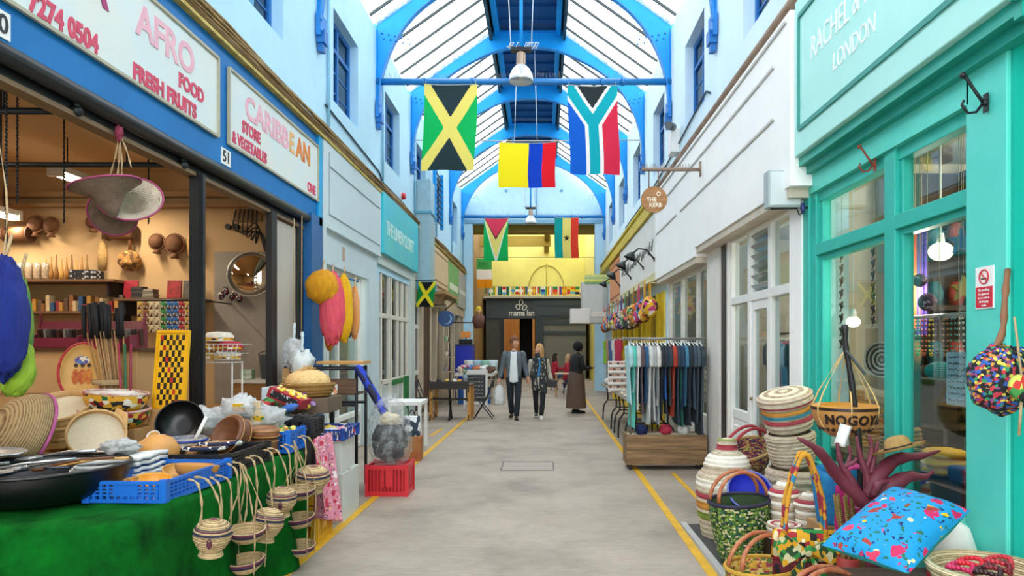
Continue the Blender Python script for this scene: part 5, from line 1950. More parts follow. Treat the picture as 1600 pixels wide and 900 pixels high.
# stacks of white folded cloth
for i in range(6):
    m = MB()
    m.grid(lambda u, v: ((u - .5) * (.44 - i * .02) + .01 * sin(v * 9 + i), (v - .5) * .3, .012 * sin(u * 3 + i) + .004 * sin(v * 20 + i)), 20, 10)
    single('folded_cloth', ('lowest', 'second lowest', 'third from the bottom', 'third from the top', 'second from the top', 'topmost')[i] + ' white folded cloth of the pile behind the black basin', 'cloth', m, mat('#dedfdc', .85, var=.06, vs=20, bump=.3, bs=30), (-2.5 + .01 * i, 4.0, .83 + i * .024), rot=(0, 0, -.1 + .03 * i), group='white folded cloths', solid=.02)
m = MB(); crumple(m, (0, 0, 0), (.11, .08, .045), 4, .35)
single('lace_bundle', 'grey and white lace bundle on the pile of white folded cloths', 'cloth', m, mat('#c8c9c6', .85, col2='#8c8e8e', vs=40, bump=.5), (-2.48, 4.02, 1.01))

# gourds
def gourd(label, loc, r, rot, neck=.16, m_=GOURD):
    t = thing('gourd', label, 'gourd', loc, rot=rot)
    m = MB(); m.lathe([(0, -r), (r * .5, -r * .88), (r * .88, -r * .5), (r, 0), (r * .86, r * .52), (r * .5, r * .9), (r * .26, r * 1.15), (r * .18, r * 1.3), (r * .14, r + neck), (0, r + neck + .01)], 28); m.build('gourd_body', m_, t)
    m = MB(); m.tube([(0, 0, r + neck), (.008, 0, r + neck + .03)], .006, 6); m.build('stem', DWOOD, t)
    return t


gourd('big smooth tan gourd lying beside the white folded cloths', (-2.42, 4.30, .925), .125, (0, radians(-78), .5))
gourd('smaller gourd lying behind the big smooth tan gourd', (-2.62, 4.55, .88), .085, (0, radians(-95), .2), .12)
gourd('round brown gourd by the clear tub', (-2.33, 4.5, .87), .07, (.3, radians(60), 0), .08, mat('#b07a3c', .5, var=.15))

# cartons that lift the goods at the back
def carton(label, x, y, z0, w, d, h, rz=0., m_=None, name='cardboard_carton'):
    t = thing(name, label, 'carton', (x, y, z0), rz)
    m = MB(); m.box(-w / 2, w / 2, -d / 2, d / 2, 0, h); m.build('carton_body', m_ or CARD, t, bevel=.004)
    m = MB(); m.box(-w / 2 + .002, w / 2 - .002, -.02, .02, h, h + .002); m.box(-.025, .025, -d / 2 - .002, -d / 2, h * .7, h); m.build('packing_tape', mat('#a67c48', .35), t)
    return t


carton('plain brown carton under the patterned bowls', -3.20, 5.12, .80, .5, .42, .20, .05)
carton('plain brown carton under the black and yellow draughts board', -2.84, 5.28, .80, .28, .26, .32, .0)
carton('wide brown carton beneath the stacked round sieves', -3.40, 4.92, .80, .5, .4, .06, -.05)

# sieves
SIV = wood('#dcb478', '#c0925a', 2, 3, .5)
def sieve(label, loc, r, h, rot):
    t = thing('wooden_sieve', label, 'sieve', loc, rot=rot)
    m = MB(); m.lathe([(r, 0), (r, h), (r - .008, h), (r - .008, 0), (r, 0)], 40); m.lathe([(r + .004, h * .7), (r + .006, h), (r, h)], 40); m.build('hoop', SIV, t)
    m = MB(); m.lathe([(0, h * .45), (r - .008, h * .45)], 30); m.build('mesh', mat('#d9cbae', .7, var=.08, vs=60), t)
    return t


sieve('topmost round wooden sieve of the leaning stack', (-3.42, 4.86, 1.12), .19, .075, (radians(28), radians(6), 0))
sieve('middle round wooden sieve of the leaning stack', (-3.40, 4.89, 1.04), .20, .075, (radians(22), radians(4), 0))
sieve('round wooden sieve under the leaning pair', (-3.38, 4.93, .94), .205, .075, (radians(14), 0, 0))
sieve('small wooden sieve on its side before the leaning stack', (-3.02, 4.62, .98), .17, .09, (radians(65), 0, radians(35)))
sieve('low wooden sieve lying flat behind the gourd', (-2.98, 4.55, .80), .19, .09, (0, 0, 0))
for i, (x, rz_) in enumerate(((-3.15, .3), (-3.02, -.2))):
    m = MB(); m.prism([(0, 0), (.17, 0), (.12, .12), (.02, .16)], -.006, .006, 1)
    single('wooden_wedge', ('left', 'right')[i] + ' of two thin wooden wedges leaning between the sieves', 'wedge', m, SIV, (x, 4.72, 1.03), rot=(radians(-30), 0, rz_))

# patterned bowls
KENTE = pattern([('#e4a92c', 5), ('#1f2020', 2), ('#a8262c', 2), ('#f0e8d8', 2), ('#1c6a38', 1), ('#e4b848', 3)], 24, aniso=(1, 1, 1.4))
for i, (z, r, lb) in enumerate(((1.0, .235, 'lower yellow, red and black patterned bowl on the brown carton'), (1.12, .215, 'upper patterned bowl with white cloth in it'))):
    bowl('patterned_bowl', lb, (-3.15 + .01 * i, 5.02, z), r, .14, KENTE, mat('#e8dcc4', .7), th=.014, foot=.5, rim=mat('#ece4d4', .6, col2='#a8262c', vs=18), rot=(.06, .05, i))
m = MB(); crumple(m, (0, 0, 0), (.16, .14, .04), 7, .3)
single('paper_bundle', 'crumpled white paper filling the upper patterned bowl', 'paper', m, mat('#e4e2dc', .8), (-3.14, 5.02, 1.235))

# painted plate
t = thing('painted_plate', 'round red rimmed wooden plate painted with figures standing at the back', 'plate', (-3.62, 5.38, 1.18), rot=(radians(80), 0, radians(18)))
t.location.z = 1.18 + .22
m = MB(); m.M = Matrix.Scale(.72, 4, (1, 0, 0)); m.lathe([(0, .0), (.16, .004), (.2, .02), (.21, .03), (.22, .03), (.225, .02), (.2, -.004), (0, -.012)], 44); m.build('plate_body', mat('#dba95a', .5, var=.12, vs=6), t)
m = MB(); m.tube([(.222 * .72 * cos(2 * pi * k / 44), .222 * sin(2 * pi * k / 44), .026) for k in range(44)], .011, 8, closed=True); m.build('rim', mat('#b8242c', .45), t)
m = MB()
for q in range(3):
    cx = -.05 + q * .045
    m.M = Matrix.Translation((cx, -.04, .006)) @ Matrix.Scale(2.4, 4, (0, 1, 0)); m.lathe([(0, .002), (.026, .0)], 14)
m.build('painted_robes', mat('#b0241c', .6, col2='#d8902c', vs=30), t)
m = MB()
for q in range(3): m.ball((-.05 + q * .045, .05, .008), (.014, .016, .003), 10, 6)
m.build('painted_heads', mat('#3c2418', .6), t)
m = MB(); m.M = Matrix.Translation((-.01, .09, .005)) @ Matrix.Scale(1.5, 4, (1, 0, 0)); m.lathe([(0, .002), (.035, 0)], 14); m.build('painted_sky', pattern([('#5a7ab0', 3), ('#e8dcc8', 2), ('#7a3a8c', 1)], 60), t)

# beige cabinet across the back with trays on top
t = thing('display_cabinet', 'wide beige cabinet facing the aisle behind the sieves and plate', 'cabinet', (-4.3, 5.9, 0))
m = MB(); m.box(-6.2, -3.30, 5.56, 6.2, 0, 1.56); m.build('cabinet_body', mat('#c99c68', .6, var=.06, vs=2), t, world=True, bevel=.004)
m = MB(); m.box(-6.25, -3.26, 5.53, 6.22, 1.56, 1.585); m.build('cabinet_top', mat('#5c3a24', .5), t, world=True)
for k in range(3):
    m = MB(); m.box(-6.1 + k * .95, -5.2 + k * .95, 5.54, 5.56, 1.22, 1.50); dr = m.build('drawer', mat('#d0a470', .6, var=.05), t, world=True)
    m = MB(); m.tube([(-5.75 + k * .95, 5.53, 1.38), (-5.75 + k * .95, 5.51, 1.38), (-5.55 + k * .95, 5.51, 1.38), (-5.55 + k * .95, 5.53, 1.38)], .006, 6); m.build('handle', IRON, dr, world=True)
MAR = mat('#7e2c3c', .4, var=.08)
for i, (xa, xb) in enumerate(((-4.30, -3.82), (-3.78, -3.40))):
    t = thing('maroon_rack', ('left', 'right')[i] + ' maroon plastic display rack on the beige cabinet', 'rack', ((xa + xb) / 2, 5.75, 1.585))
    w = xb - xa; m = MB(); m.prism([(-.13, 0), (.13, 0), (.13, .12), (.09, .30), (.06, .12), (-.13, .1)], -w / 2, -w / 2 + .015, 0); m.build('side_panel', MAR, t); m = MB()
    m.prism([(-.13, 0), (.13, 0), (.13, .12), (.09, .30), (.06, .12), (-.13, .1)], w / 2 - .015, w / 2, 0)
    m.build('side_panel', MAR, t)
    m = MB(); m.cbox((0, -.12, .04), (w, .01, .09)); m.cbox((0, 0, .01), (w, .26, .012)); m.cbox((0, .08, .16), (w, .01, .14), rot=(-.25, 0, 0)); m.build('tray', MAR, t)
    for k in range(7):
        m = MB(); m.cbox((-w / 2 + .05 + k * .055, .03, .09), (.018, .05, .14), rot=(.15, 0, 0)); m.build('packet', mat(('#4a2c20', '#8a8378', '#3a3430')[k % 3], .5), t)

# bundle of sticks in the middle
t = thing('stick_bundle', 'tall sheaf of broom sticks with black brush heads standing at the back', 'brooms', (-3.5, 5.42, .8))
m = MB(); rr = random.Random(9)
for k in range(46):
    a, q = rr.uniform(0, 2 * pi), rr.uniform(0, .12)
    bx_, by_ = -3.27 + q * .6 * cos(a), 5.25 + q * .4 * sin(a)
    tx, ty = -3.44 + q * 1.25 * cos(a), 5.36 + q * .5 * sin(a)
    m.tube([(bx_, by_, 1.01), (tx, ty, 1.70 + rr.uniform(-.03, .03))], .0055, 5)
q = m.build('stick', mat('#b08a5c', .6, var=.2, vs=30), t, world=True); q['kind'] = 'stuff'
m = MB()
for k in range(26):
    a, q = rr.uniform(0, 2 * pi), rr.uniform(0, .12)
    tx, ty = -3.45 + q * 1.3 * cos(a), 5.36 + q * .5 * sin(a)
    m.tube([(tx, ty, 1.66), (tx - .01, ty, 1.92 + rr.uniform(-.03, .03))], [.012, .02], 5)
q = m.build('brush_head', mat('#16161a', .7), t, world=True); q['kind'] = 'stuff'
m = MB(); m.lathe([(.10, .0), (.11, .02), (.10, .04)], 24, sx=1.1, sy=.6); m.build('binding', ROPE, t, loc=(.12, -.12, .5))
for i, (dx, cc, nm) in enumerate(((.02, '#a02c44', 'red'), (.05, '#1c6a44', 'green'), (.08, '#8a1c3c', 'dark red'))):
    m = MB(); m.tube([(-3.22 + dx, 5.2, 1.0), (-3.30 + dx * 1.6, 5.26, 1.62)], .009, 7)
    single('painted_cane', nm + ' painted cane leaning on the sheaf of broom sticks', 'cane', m, mat(cc, .4))

# draughts board
def f_board(u, v):
    if u < .10 or u > .90 or v < .05 or v > .95: return 0
    i, j = int((u - .10) / .8 * 8), int((v - .05) / .9 * 13)
    if i == (j // 2) + 0 and j % 2 == 0: return 2
    return 1 if (i + j) % 2 else 0


t = thing('draughts_board', 'yellow and black chequered draughts board standing upright', 'board', (-2.86, 5.22, 1.12), rot=(radians(-6), 0, radians(-8)))
m = MB(); m.grid(lambda u, v: (-.128 + .256 * u, -.008, .60 - .6 * v), 40, 60, sm=False, mfn=f_board); m.build('board_face', [mat('#e8b41c', .5, var=.05), mat('#241c14', .5), mat('#b8301c', .5)], t)
m = MB(); m.box(-.128, .128, -.006, .008, 0, .60); m.build('board_back', mat('#c8941c', .5), t)
m = MB()
for q in ((-.135, -.115, 0, .60), (.115, .135, 0, .60), (-.135, .135, 0, .02), (-.135, .135, .585, .605)): m.box(q[0], q[1], -.016, .012, q[2], q[3])
m.build('board_frame', mat('#eaae14', .45), t)

# wok, tub, drums, plastic bags
t = bowl('steel_wok', 'black wok standing on edge beneath the draughts board', (-2.60, 4.95, 1.02), .165, .11, BK, BK, rot=(radians(70), 0, radians(12)), cat='wok', foot=.3, th=.006)
m = MB(); m.box(-.16, .16, -.14, .14, 0, .11); single('foam_block', 'low white foam block under the wok', 'block', m, mat('#d4d4ce', .8), (-2.6, 4.98, .8), bevel=.006)
t = thing('plastic_tub', 'clear plastic tub with a blue rim and a white scoop in it', 'tub', (-2.43, 4.66, .80))
m = MB(); m.lathe([(0, .02), (.1, .02), (.125, .18), (.12, .18), (.097, .026)], 28); m.build('tub_wall', film('#e8e4dc', .5), t)
m = MB(); m.tube([(.128 * cos(2 * pi * k / 28), .128 * sin(2 * pi * k / 28), .16) for k in range(28)], .009, 7, closed=True); m.build('rim', mat('#1c3c90', .4), t)
m = MB(); m.ball((0, 0, .07), (.095, .095, .05)); m.build('tub_contents', mat('#c9a070', .8, var=.2, vs=30), t)
t = thing('plastic_scoop', 'white plastic scoop stuck upright in the clear tub', 'scoop', (-2.40, 4.66, .90), rot=(0, .45, 0))
m = MB(); m.tube([(0, 0, .02), (0, 0, .24)], [.014, .012], 10); m.build('handle', WHITE, t)
m = MB(); m.lathe([(0, -.05), (.03, -.045), (.036, .01), (.032, .01), (.026, -.04)], 18); m.build('scoop_cup', WHITE, t)
t = thing('paper_cup', 'white paper cup lying tilted toward the aisle near the clear tub', 'cup', (-2.66, 4.72, .93), rot=(radians(50), radians(10), 0))
m = MB(); m.lathe([(0, 0), (.03, 0), (.042, .10), (.038, .10), (.027, .006)], 20); m.build('cup_wall', WHITE, t)
m = MB(); m.lathe([(0, .09), (.038, .092)], 16); m.build('cup_fill', mat('#c98f4a', .7), t)


def drum(label, loc, r, h, rot, m_=DWOOD):
    t = thing('wooden_drum', label, 'drum', loc, rot=rot)
    m = MB(); m.lathe([(0, 0), (r * .85, 0), (r, h * .2), (r, h * .8), (r * .9, h), (r * .82, h), (r * .78, h * .9), (0, h * .9)], 32); m.build('drum_body', m_, t)
    for z in (.2, .8): m = MB(); m.tube([((r + .003) * cos(2 * pi * k / 32), (r + .003) * sin(2 * pi * k / 32), h * z) for k in range(32)], .005, 6, closed=True); m.build('hoop', mat('#a87844', .5), t)
    return t


drum('large dark wooden drum tipped toward the aisle next to the clear tub', (-2.20, 4.92, .93), .145, .12, (radians(62), 0, radians(-25)))
drum('brown wooden drum behind the large dark drum', (-2.05, 5.02, .80), .10, .13, (0, 0, 0), wood('#8c5834', '#5c3820', 0, 5, .45))
drum('flat light brown drum set on the brown drum', (-2.05, 5.02, .932), .105, .07, (.05, .05, 0), wood('#a87048', '#7c4c2c', 0, 5, .45))
BAGF = film('#eef2f4', .35, .2)
carton('wide low carton under the heap of clear plastic bags', -2.42, 5.27, .80, .62, .26, .12)
rr = random.Random(21)
for i, (x, y, z, a, lb) in enumerate(((-2.62, 5.22, .90, .15, 'clear plastic bag with a yellow label beside the wok'), (-2.40, 5.28, .91, .16, 'clear plastic bag in the middle of the heap of bags'),
                                      (-2.18, 5.3, .92, .15, 'clear plastic bag with a green and orange label on the heap'), (-2.3, 5.2, 1.02, .12, 'crumpled clear bag topping the heap of plastic bags'))):
    t = thing('plastic_bag', lb, 'bag', (x, y, z + .12))
    t.scale = (1.15, 1, 1.15)
    m = MB(); crumple(m, (0, 0, 0), (a, a * .8, a * .62), i + 3, .5, 26, 18); m.build('bag_film', BAGF, t)
    m = MB(); crumple(m, (0, 0, -.01), (a * .72, a * .6, a * .4), i + 9, .3); m.build('bag_contents', mat(('#cfc9bc', '#c4c8c8', '#bfb8a8', '#d4d2cc')[i], .8, var=.3, vs=20, col2=('#e8e4dc', '#e0e0e0', '#8a8478', '#eee')[i] if i < 3 else '#eeeeea'), t)
    if i != 1:
        m = MB(); m.M = Matrix.Translation((.02, -a * .72, .0)) @ Euler((.5, 0, .1)).to_matrix().to_4x4(); m.box(-.035, .035, -.002, .002, -.025, .03); m.build('bag_label', pattern([('#e8b828', 3), ('#2f8a3c', 2), ('#d86a20', 2)], 40), t)

# black crates at the aisle edge
def filled_crate(label, x, y, z, w, d, h, m_, flabel, fill_m, fname, seed, n=22, r=.022, stuffcat='goods', long_=1.):
    t = crate('plastic_crate', label, (x, y, z), w, d, h, m_, grid=True)
    rr = random.Random(seed)
    m = MB()
    for k in range(n * 3):
        px_, py_ = rr.uniform(-w / 2 + .04, w / 2 - .04), rr.uniform(-d / 2 + .04, d / 2 - .04)
        o = m.M
        m.M = Matrix.Translation((px_, py_, h * .72 + rr.uniform(0, .05))) @ Euler((rr.uniform(-.6, .6), rr.uniform(-.8, .8), rr.uniform(0, 3))).to_matrix().to_4x4()
        m.ball((0, 0, 0), (r * long_, r, r * .8), 8, 6, k % len(fill_m)); m.M = o
    f = m.build(fname, fill_m, None, loc=(x, y, z)); tag(f, flabel, stuffcat, kind='stuff')
    return t


filled_crate('blue plastic crate of yellow packets at the far end of the green table', -2.07, 5.26, .80, .34, .30, .16, PLASTB, 'loose yellow and green sweets heaped in the blue crate', [mat('#e8c83c', .4), mat('#e0d868', .4), mat('#4c8a3c', .4), mat('#d86a30', .4)], 'wrapped_sweets', 2, long_=1.3)
m = MB(); m.box(-.035, .035, -.012, .012, 0, .24)
single('wooden_stake', 'short pale wooden stake standing in the blue crate of packets', 'stake', m, wood('#d8c4a0', '#b89c74', 2, 4), (-2.19, 5.20, 1.0 - .06), rot=(0, .03, .2), bevel=.002)

# ================================================================ LEFT: baskets hanging before the cloth
def bandfn(*b):
    def f(x):
        for a, c, k in b:
            if a <= x < c: return k
        return 0
    return f


LB = bandfn((.0, .03, 0), (.60, .64, 2), (.66, .69, 1), (.70, .715, 2), (.94, 1.01, 1))
def lidded(label, px, py, X, r, h, rx=0., ry=0., strap_to=None):
    Y = X * FPX / (px - VX); z = EYE - (py - VY) * Y / FPX
    t = thing('hanging_basket', label, 'basket', (X, Y, z), rot=(rx, ry, 0))
    prof = [(0, .0), (r * .62, 0), (r * .62, h * .06), (r * .52, h * .16), (r * .72, h * .26), (r * .97, h * .5), (r, h * .72), (r * .86, h * .86), (r * .84, h * .88), (r * .6, h * .97), (r * .2, h * 1.04), (0, h * 1.06)]
    coiled('', '', None, prof, 19, LB, parent=t, ridge=.007, n=30)
    m = MB()
    for a in (.4, 1.9, 3.4, 5.0):
        for q in range(5):
            z_ = h * (.36 + .07 * q); rr_ = r * (.86 + .06 * q) if q < 2 else r * .99
            for da in ((-.07, .07) if q in (1, 2, 3) else (0,)):
                m.ball((rr_ * cos(a + da), rr_ * sin(a + da), z_), (.009, .009, .007), 6, 4)
    m.build('stitched_diamond', BASKP, t)
    top = Vector((X - .03, Y - .02, .90)) if strap_to is None else Vector(strap_to)
    for i, s_ in enumerate((-1, 1)):
        a = t.location + Vector((s_ * r * .3, s_ * r * .75, h * .78))
        m = MB(); limb(m, [a + Vector((0, 0, -.05)), a, (a + top) / 2 + Vector((.02, s_ * .03, 0)), top + Vector((0, s_ * .05, 0)), top + Vector((-.06, s_ * .03, .02))], [.0055] * 5, 6)
        for v_ in range(len(m.v)): m.v[v_] = Matrix.Rotation(0, 4, 'Z') @ m.v[v_]
        inv = (Matrix.Translation(t.location) @ Euler((rx, ry, 0)).to_matrix().to_4x4()).inverted()
        m.v = [inv @ v_ for v_ in m.v]
        m.build('strap', ROPE, t)
    return t


def tiered(label, px, pys, X, r, strap_z=.92, h=.075):
    Y = X * FPX / (px - VX)
    t = thing('tiered_hanging_basket', label, 'basket', (X, Y, EYE - (pys[-1] - VY) * Y / FPX))
    for i, py in enumerate(pys):
        z = EYE - (py - VY) * Y / FPX
        prof = [(0, 0), (r * .5, 0), (r * .8, h * .4), (r, h)]
        q = thing('bowl_tier', None, None); q.parent = t; q.location = (0, 0, z - t.location.z)
        q.rotation_euler = (.12, .05 * (-1) ** i, 0)
        coiled('', '', None, prof, 9, bandfn((.86, 1.01, 1), (.74, .84, 2)), parent=q, ridge=.006, n=28, inner=0)
    zt = strap_z - t.location.z
    for k in range(4):
        a = pi / 4 + k * pi / 2
        p = (r * cos(a), r * sin(a))
        m = MB(); limb(m, [(p[0], p[1], .0), (p[0] * 1.08, p[1] * 1.08, (EYE - (pys[0] - VY) * Y / FPX) - t.location.z + h), (p[0] * .3, p[1] * .4, zt * .78), (-.04, 0, zt)], [.004] * 4, 5); m.build('cord', ROPE, t)
    return t


lidded('lidded coiled basket with diamond stitching hanging nearest, alone before the cloth', 329, 868, -1.72, .088, .185, .05, .12)
lidded('lidded coiled basket hanging above the pair of shallow coiled bowls', 412, 846, -1.72, .09, .20, -.1, .18)
lidded('squat lidded coiled basket hanging beside the striped three tier bowls', 438, 806, -1.74, .09, .19, .05, .1)
lidded('wide coiled basket with a folded lid hanging highest, by the pink floral cloth', 487, 768, -1.75, .125, .19, .12, .1)
tiered('two shallow coiled bowls hanging one below the other beside the nearest lidded basket', 385, (845, 892), -1.74, .108)
tiered('three shallow coiled bowls hanging in a column at the far end of the cloth', 468, (778, 822, 866), -1.76, .112)
for i, (px, X, z0, lb) in enumerate(((346, -1.83, .86, 'looped pale cord dangling from the low blue crate'), (372, -1.83, .9, 'looped pale cord dangling beside the second blue crate'), (452, -1.80, .9, 'bunch of pale cords hanging from the far blue crate'))):
    Y = X * FPX / (px - VX)
    m = MB()
    for s_ in (-1, 1): limb(m, [(-.05, s_ * .03, .0), (.02, s_ * .06, -.05), (.03, s_ * .05, -.28), (.03, 0, -.38)], [.006] * 4, 6)
    single('cord_loop', lb, 'cord', m, ROPE, (X, Y, z0))

# pink cloth, yellow crate, red crate and bags at the end of the stall
PINKF_ = floral('#dd8aa0', ('#c8304c', '#f2e4e6', '#c2284a'), 16, '#e9d2d6')
m = MB(); m.grid(lambda u, v: (.05 * sin(u * 14 + v * 2) * (.3 + v) + .05 * v, (u - .5) * (.42 + .1 * v), -v * (.62 + .16 * u)), 40, 30)
single('floral_cloth', 'pink and white flowered cloth hanging off the end of the stall', 'cloth', m, PINKF_, (-1.83, 5.66, .86), solid=.006)
YC = mat('#d8a018', .45, var=.1)
crate('wooden_crate', 'yellow crate on the floor at the foot of the pink flowered cloth', (-1.98, 5.70, 0), .30, .34, .30, YC)
crate('wooden_crate', 'upper yellow crate stacked beneath the pink flowered cloth', (-1.98, 5.70, .312), .30, .34, .30, YC)
carton('white foam box standing on the floor at the far end of the stall', -2.02, 6.45, 0, .42, .55, .44, 0, mat('#c9cdc8', .7, var=.06), 'foam_box')
carton('white foam box on top of the box by the red crate', -2.04, 6.45, .442, .40, .52, .30, .04, mat('#d2d4ce', .7, var=.06), 'foam_box')
PRT = pattern([('#123a8a', 8), ('#d83040', 1), ('#e8e8e4', 2), ('#1a4ca8', 5)], 30)
crate('fruit_tray', 'dark blue printed fruit tray on the upper foam box', (-2.02, 6.42, .745), .42, .5, .10, PRT, cat='tray')
rr = random.Random(5)
for i in range(5):
    m = MB(); crumple(m, (0, 0, 0), (.07, .06, .05), i, .3)
    single('wrapped_packet', ('white', 'cream', 'yellow', 'pale grey', 'pink')[i] + ' wrapped packet in the printed tray on the foam box', 'packet', m, mat(('#e8e8e4', '#d8ceb4', '#e0c040', '#c8ccd0', '#dfa0a8')[i], .5, var=.2, vs=30), (-2.16 + .07 * i, 6.3 + .09 * (i % 3), .80))
t = crate('bottle_crate', 'red plastic bottle crate standing on the yellow floor line', (-1.66, 7.45, 0), .42, .36, .33, mat('#cf2430', .4, var=.08))
m = MB(); m.box(-.19, .19, -.15, .15, .05, .30); m.build('inner_wall', mat('#b81c28', .45), t)
t = thing('waste_bag', 'clear plastic sack over a black bag standing on the red crate', 'bag', (-1.66, 7.42, .345))
m = MB(); m.M = Matrix.Scale(1, 4)
m.lathe([(0, .0), (.18, .0), (.23, .12), (.235, .3), (.22, .48), (.16, .62), (.06, .74), (.0, .76)], 40, wob=.04)
m.build('clear_sack', film('#e6ecee', .78, .2), t)
m = MB(); crumple(m, (0, 0, .22), (.19, .17, .21), 3, .22, 30, 22); m.build('black_bag', mat('#1a2024', .25, bump=.8, bs=14), t)
m = MB(); crumple(m, (0, -.02, .47), (.11, .10, .06), 5, .5); m.build('bag_contents', mat('#c8b060', .6, col2='#e8e0d0', vs=30), t)

# second table with boxes, packets and boards
t = thing('trestle_table', 'low table under the packets between the two stalls', 'table', (-2.42, 5.95, 0))
m = MB(); m.box(-2.80, -2.18, 5.76, 7.3, .94, .97); m.build('table_top', mat('#8a8478', .6), t, world=True)
for x, y in ((-2.76, 5.85), (-2.22, 5.85), (-2.76, 7.2), (-2.22, 7.2)):
    m = MB(); m.box(x - .02, x + .02, y - .02, y + .02, 0, .94); m.build('leg', IRON, t, world=True)
filled_crate('black plastic crate of charcoal sticks at the corner of the packet table', -2.03, 5.72, .86, .28, .24, .14, PLASTK, 'loose charcoal sticks heaped in the black crate', [mat('#1c1a1a', .8), mat('#34302e', .8)], 'charcoal_sticks', 7, long_=2.2)
m = MB(); m.box(-2.16, -1.90, 5.6, 5.84, .62, .86); tag(m.build('carton_riser', mat('#3a3836', .7), None), 'dark carton under the crate of charcoal sticks', 'carton')
PK = [('#e8dcc8', 'cream'), ('#d84040', 'red'), ('#e8c840', 'yellow'), ('#f0f0ec', 'white'), ('#3c8a44', 'green'), ('#b88ad0', 'lilac'), ('#c89060', 'tan'), ('#3468b8', 'blue')]
spots = ['by the wooden post', 'beside the raffia basket', 'under the tilted red box', 'behind the blue crate', 'next to the tambourine', 'at the aisle edge']
k = 0
for row in range(6):
    for col in range(6):
        c_, nm = PK[(k * 3 + row) % 8]
        m = MB(); crumple(m, (0, 0, 0), (.075, .055, .03), k, .35, 12, 8)
        single('food_packet', '%s food packet, %s in the row %s' % (nm, nth(col), spots[row]), 'packet', m, pattern([(c_, 6), ('#e8e4da', 2), ('#6c4c34', 1)], 30), (-2.72 + col * .11 + rr.uniform(-.02, .02), 5.95 + row * .2 + rr.uniform(-.05, .05), 1.0 + .035 * (k % 3) + .05 * (row > 2)), rot=(rr.uniform(-.3, .3), rr.uniform(-.3, .3), rr.uniform(0, 3)), group='food packets %s %s' % (nm, spots[row]))
        k += 1
carton('blue and white carton at the back of the packet table', -2.62, 6.75, 1.06, .22, .3, .14, .1, mat('#cfdde4', .6, col2='#b8ccd8', vs=3))
t = thing('display_box', 'tilted red and black printed box of yellow packets below the raffia basket', 'box', (-2.28, 6.1, 1.10), rot=(0, radians(22), -.1))
m = MB(); m.box(-.16, .16, -.10, .10, 0, .09); m.build('box_body', mat('#a41c30', .5), t); m = MB(); m.box(-.13, .13, -.104, -.10, .015, .075); m.build('printed_band', pattern([('#1c1c20', 5), ('#c8ccd0', 1)], 60), t)
m = MB(); rr2 = random.Random(3)
for q in range(30): m.ball((rr2.uniform(-.14, .14), rr2.uniform(-.08, .08), .095), (.022, .018, .014), 6, 5, q % 2)
q = m.build('yellow_packet', [mat('#e8d03c', .4), mat('#e8dc90', .4)], t); q['kind'] = 'stuff'
t = thing('raffia_basket', 'brown basket heaped with pale raffia straw behind the packets', 'basket', (-2.25, 6.55, 1.12))
coiled('', '', None, [(0, 0), (.19, 0), (.235, .06), (.25, .13)], 9, lambda f: 0, parent=t, mats_=[weave('#a8803c', '#6c4a20', 300)], n=34, inner=0)
m = MB()
for q in range(260):
    a, r_ = rr.uniform(0, 6.3), rr.uniform(0, .2)
    p = Vector((r_ * cos(a), r_ * sin(a), .12 + (.2 - r_) * .75)); d = Vector((rr.uniform(-1, 1), rr.uniform(-1, 1), rr.uniform(-.2, .7))) * .07
    m.tube([p - d, p + Vector((0, 0, .015)), p + d], .0028, 3, caps=False)
crumple(m, (0, 0, .13), (.21, .21, .13), 2, .1)
q = m.build('raffia_straw', mat('#e2bd80', .8, var=.2, vs=40), t); q['kind'] = 'stuff'
m = MB(); m.box(-2.5, -2.0, 6.35, 6.8, .975, 1.115); tag(m.build('packing_case', mat('#6a5a48', .7), None, bevel=.006), 'brown packing case under the raffia basket', 'case')
t = thing('plastic_jar', 'clear jar of biscuits with a purple lid on the packet table', 'jar', (-2.06, 6.2, .86))
t.location = (-2.24, 6.3, 1.02)
m = MB(); m.lathe([(0, 0), (.06, 0), (.065, .02), (.065, .1), (.055, .12), (0, .12)], 24); m.build('jar_body', mat('#c8a078', .3, var=.2, vs=30), t)
m = MB(); m.lathe([(.06, .115), (.06, .145), (0, .147)], 24); m.build('lid', mat('#6c3c98', .4), t)
t = thing('tambourine', 'red rimmed tambourine propped on the packets', 'tambourine', (-2.25, 7.05, 1.08), rot=(radians(35), radians(-15), 0))
m = MB(); m.lathe([(.13, 0), (.135, .045), (.125, .045), (.122, 0), (.13, 0)], 36); m.build('hoop', mat('#d84a48', .5), t)
m = MB(); m.lathe([(0, .042), (.126, .04)], 30); m.build('drum_skin', mat('#e4dcc8', .6), t)
for q in range(6):
    m = MB(); m.cyl((.128 * cos(q * 1.047), .128 * sin(q * 1.047), .018), (.128 * cos(q * 1.047), .128 * sin(q * 1.047), .026), .016); m.build('jingle', mat('#c8b060', .3, metal=.7), t)
# metal rack, shelf and leaning cloth bolts
t = thing('metal_rack', 'dark metal rack with a timber shelf standing behind the packets', 'rack', (-2.45, 7.75, 0))
for x in (-2.84, -2.06):
    for y in (7.55, 7.95):
        m = MB(); m.tube([(x, y, 0), (x, y, 1.38)], .018, 8); m.build('upright', IRON, t, world=True)
m = MB()
for z in (.95, 1.35): m.tube([(-2.84, 7.55, z), (-2.06, 7.55, z)], .016, 8); m.tube([(-2.84, 7.95, z), (-2.06, 7.95, z)], .016, 8)
m.build('cross_bar', IRON, t, world=True)
m = MB(); m.box(-2.84, -2.06, 7.53, 7.57, 1.08, 1.24); m.box(-2.84, -2.06, 7.55, 7.95, 1.06, 1.08); m.build('timber_shelf', wood('#7a5c44', '#4c3626', 0, 4), t, world=True)
m = MB(); m.box(-2.40, -2.26, 7.518, 7.525, 1.08, 1.18); m.build('white_notice', WHITE, t, world=True)
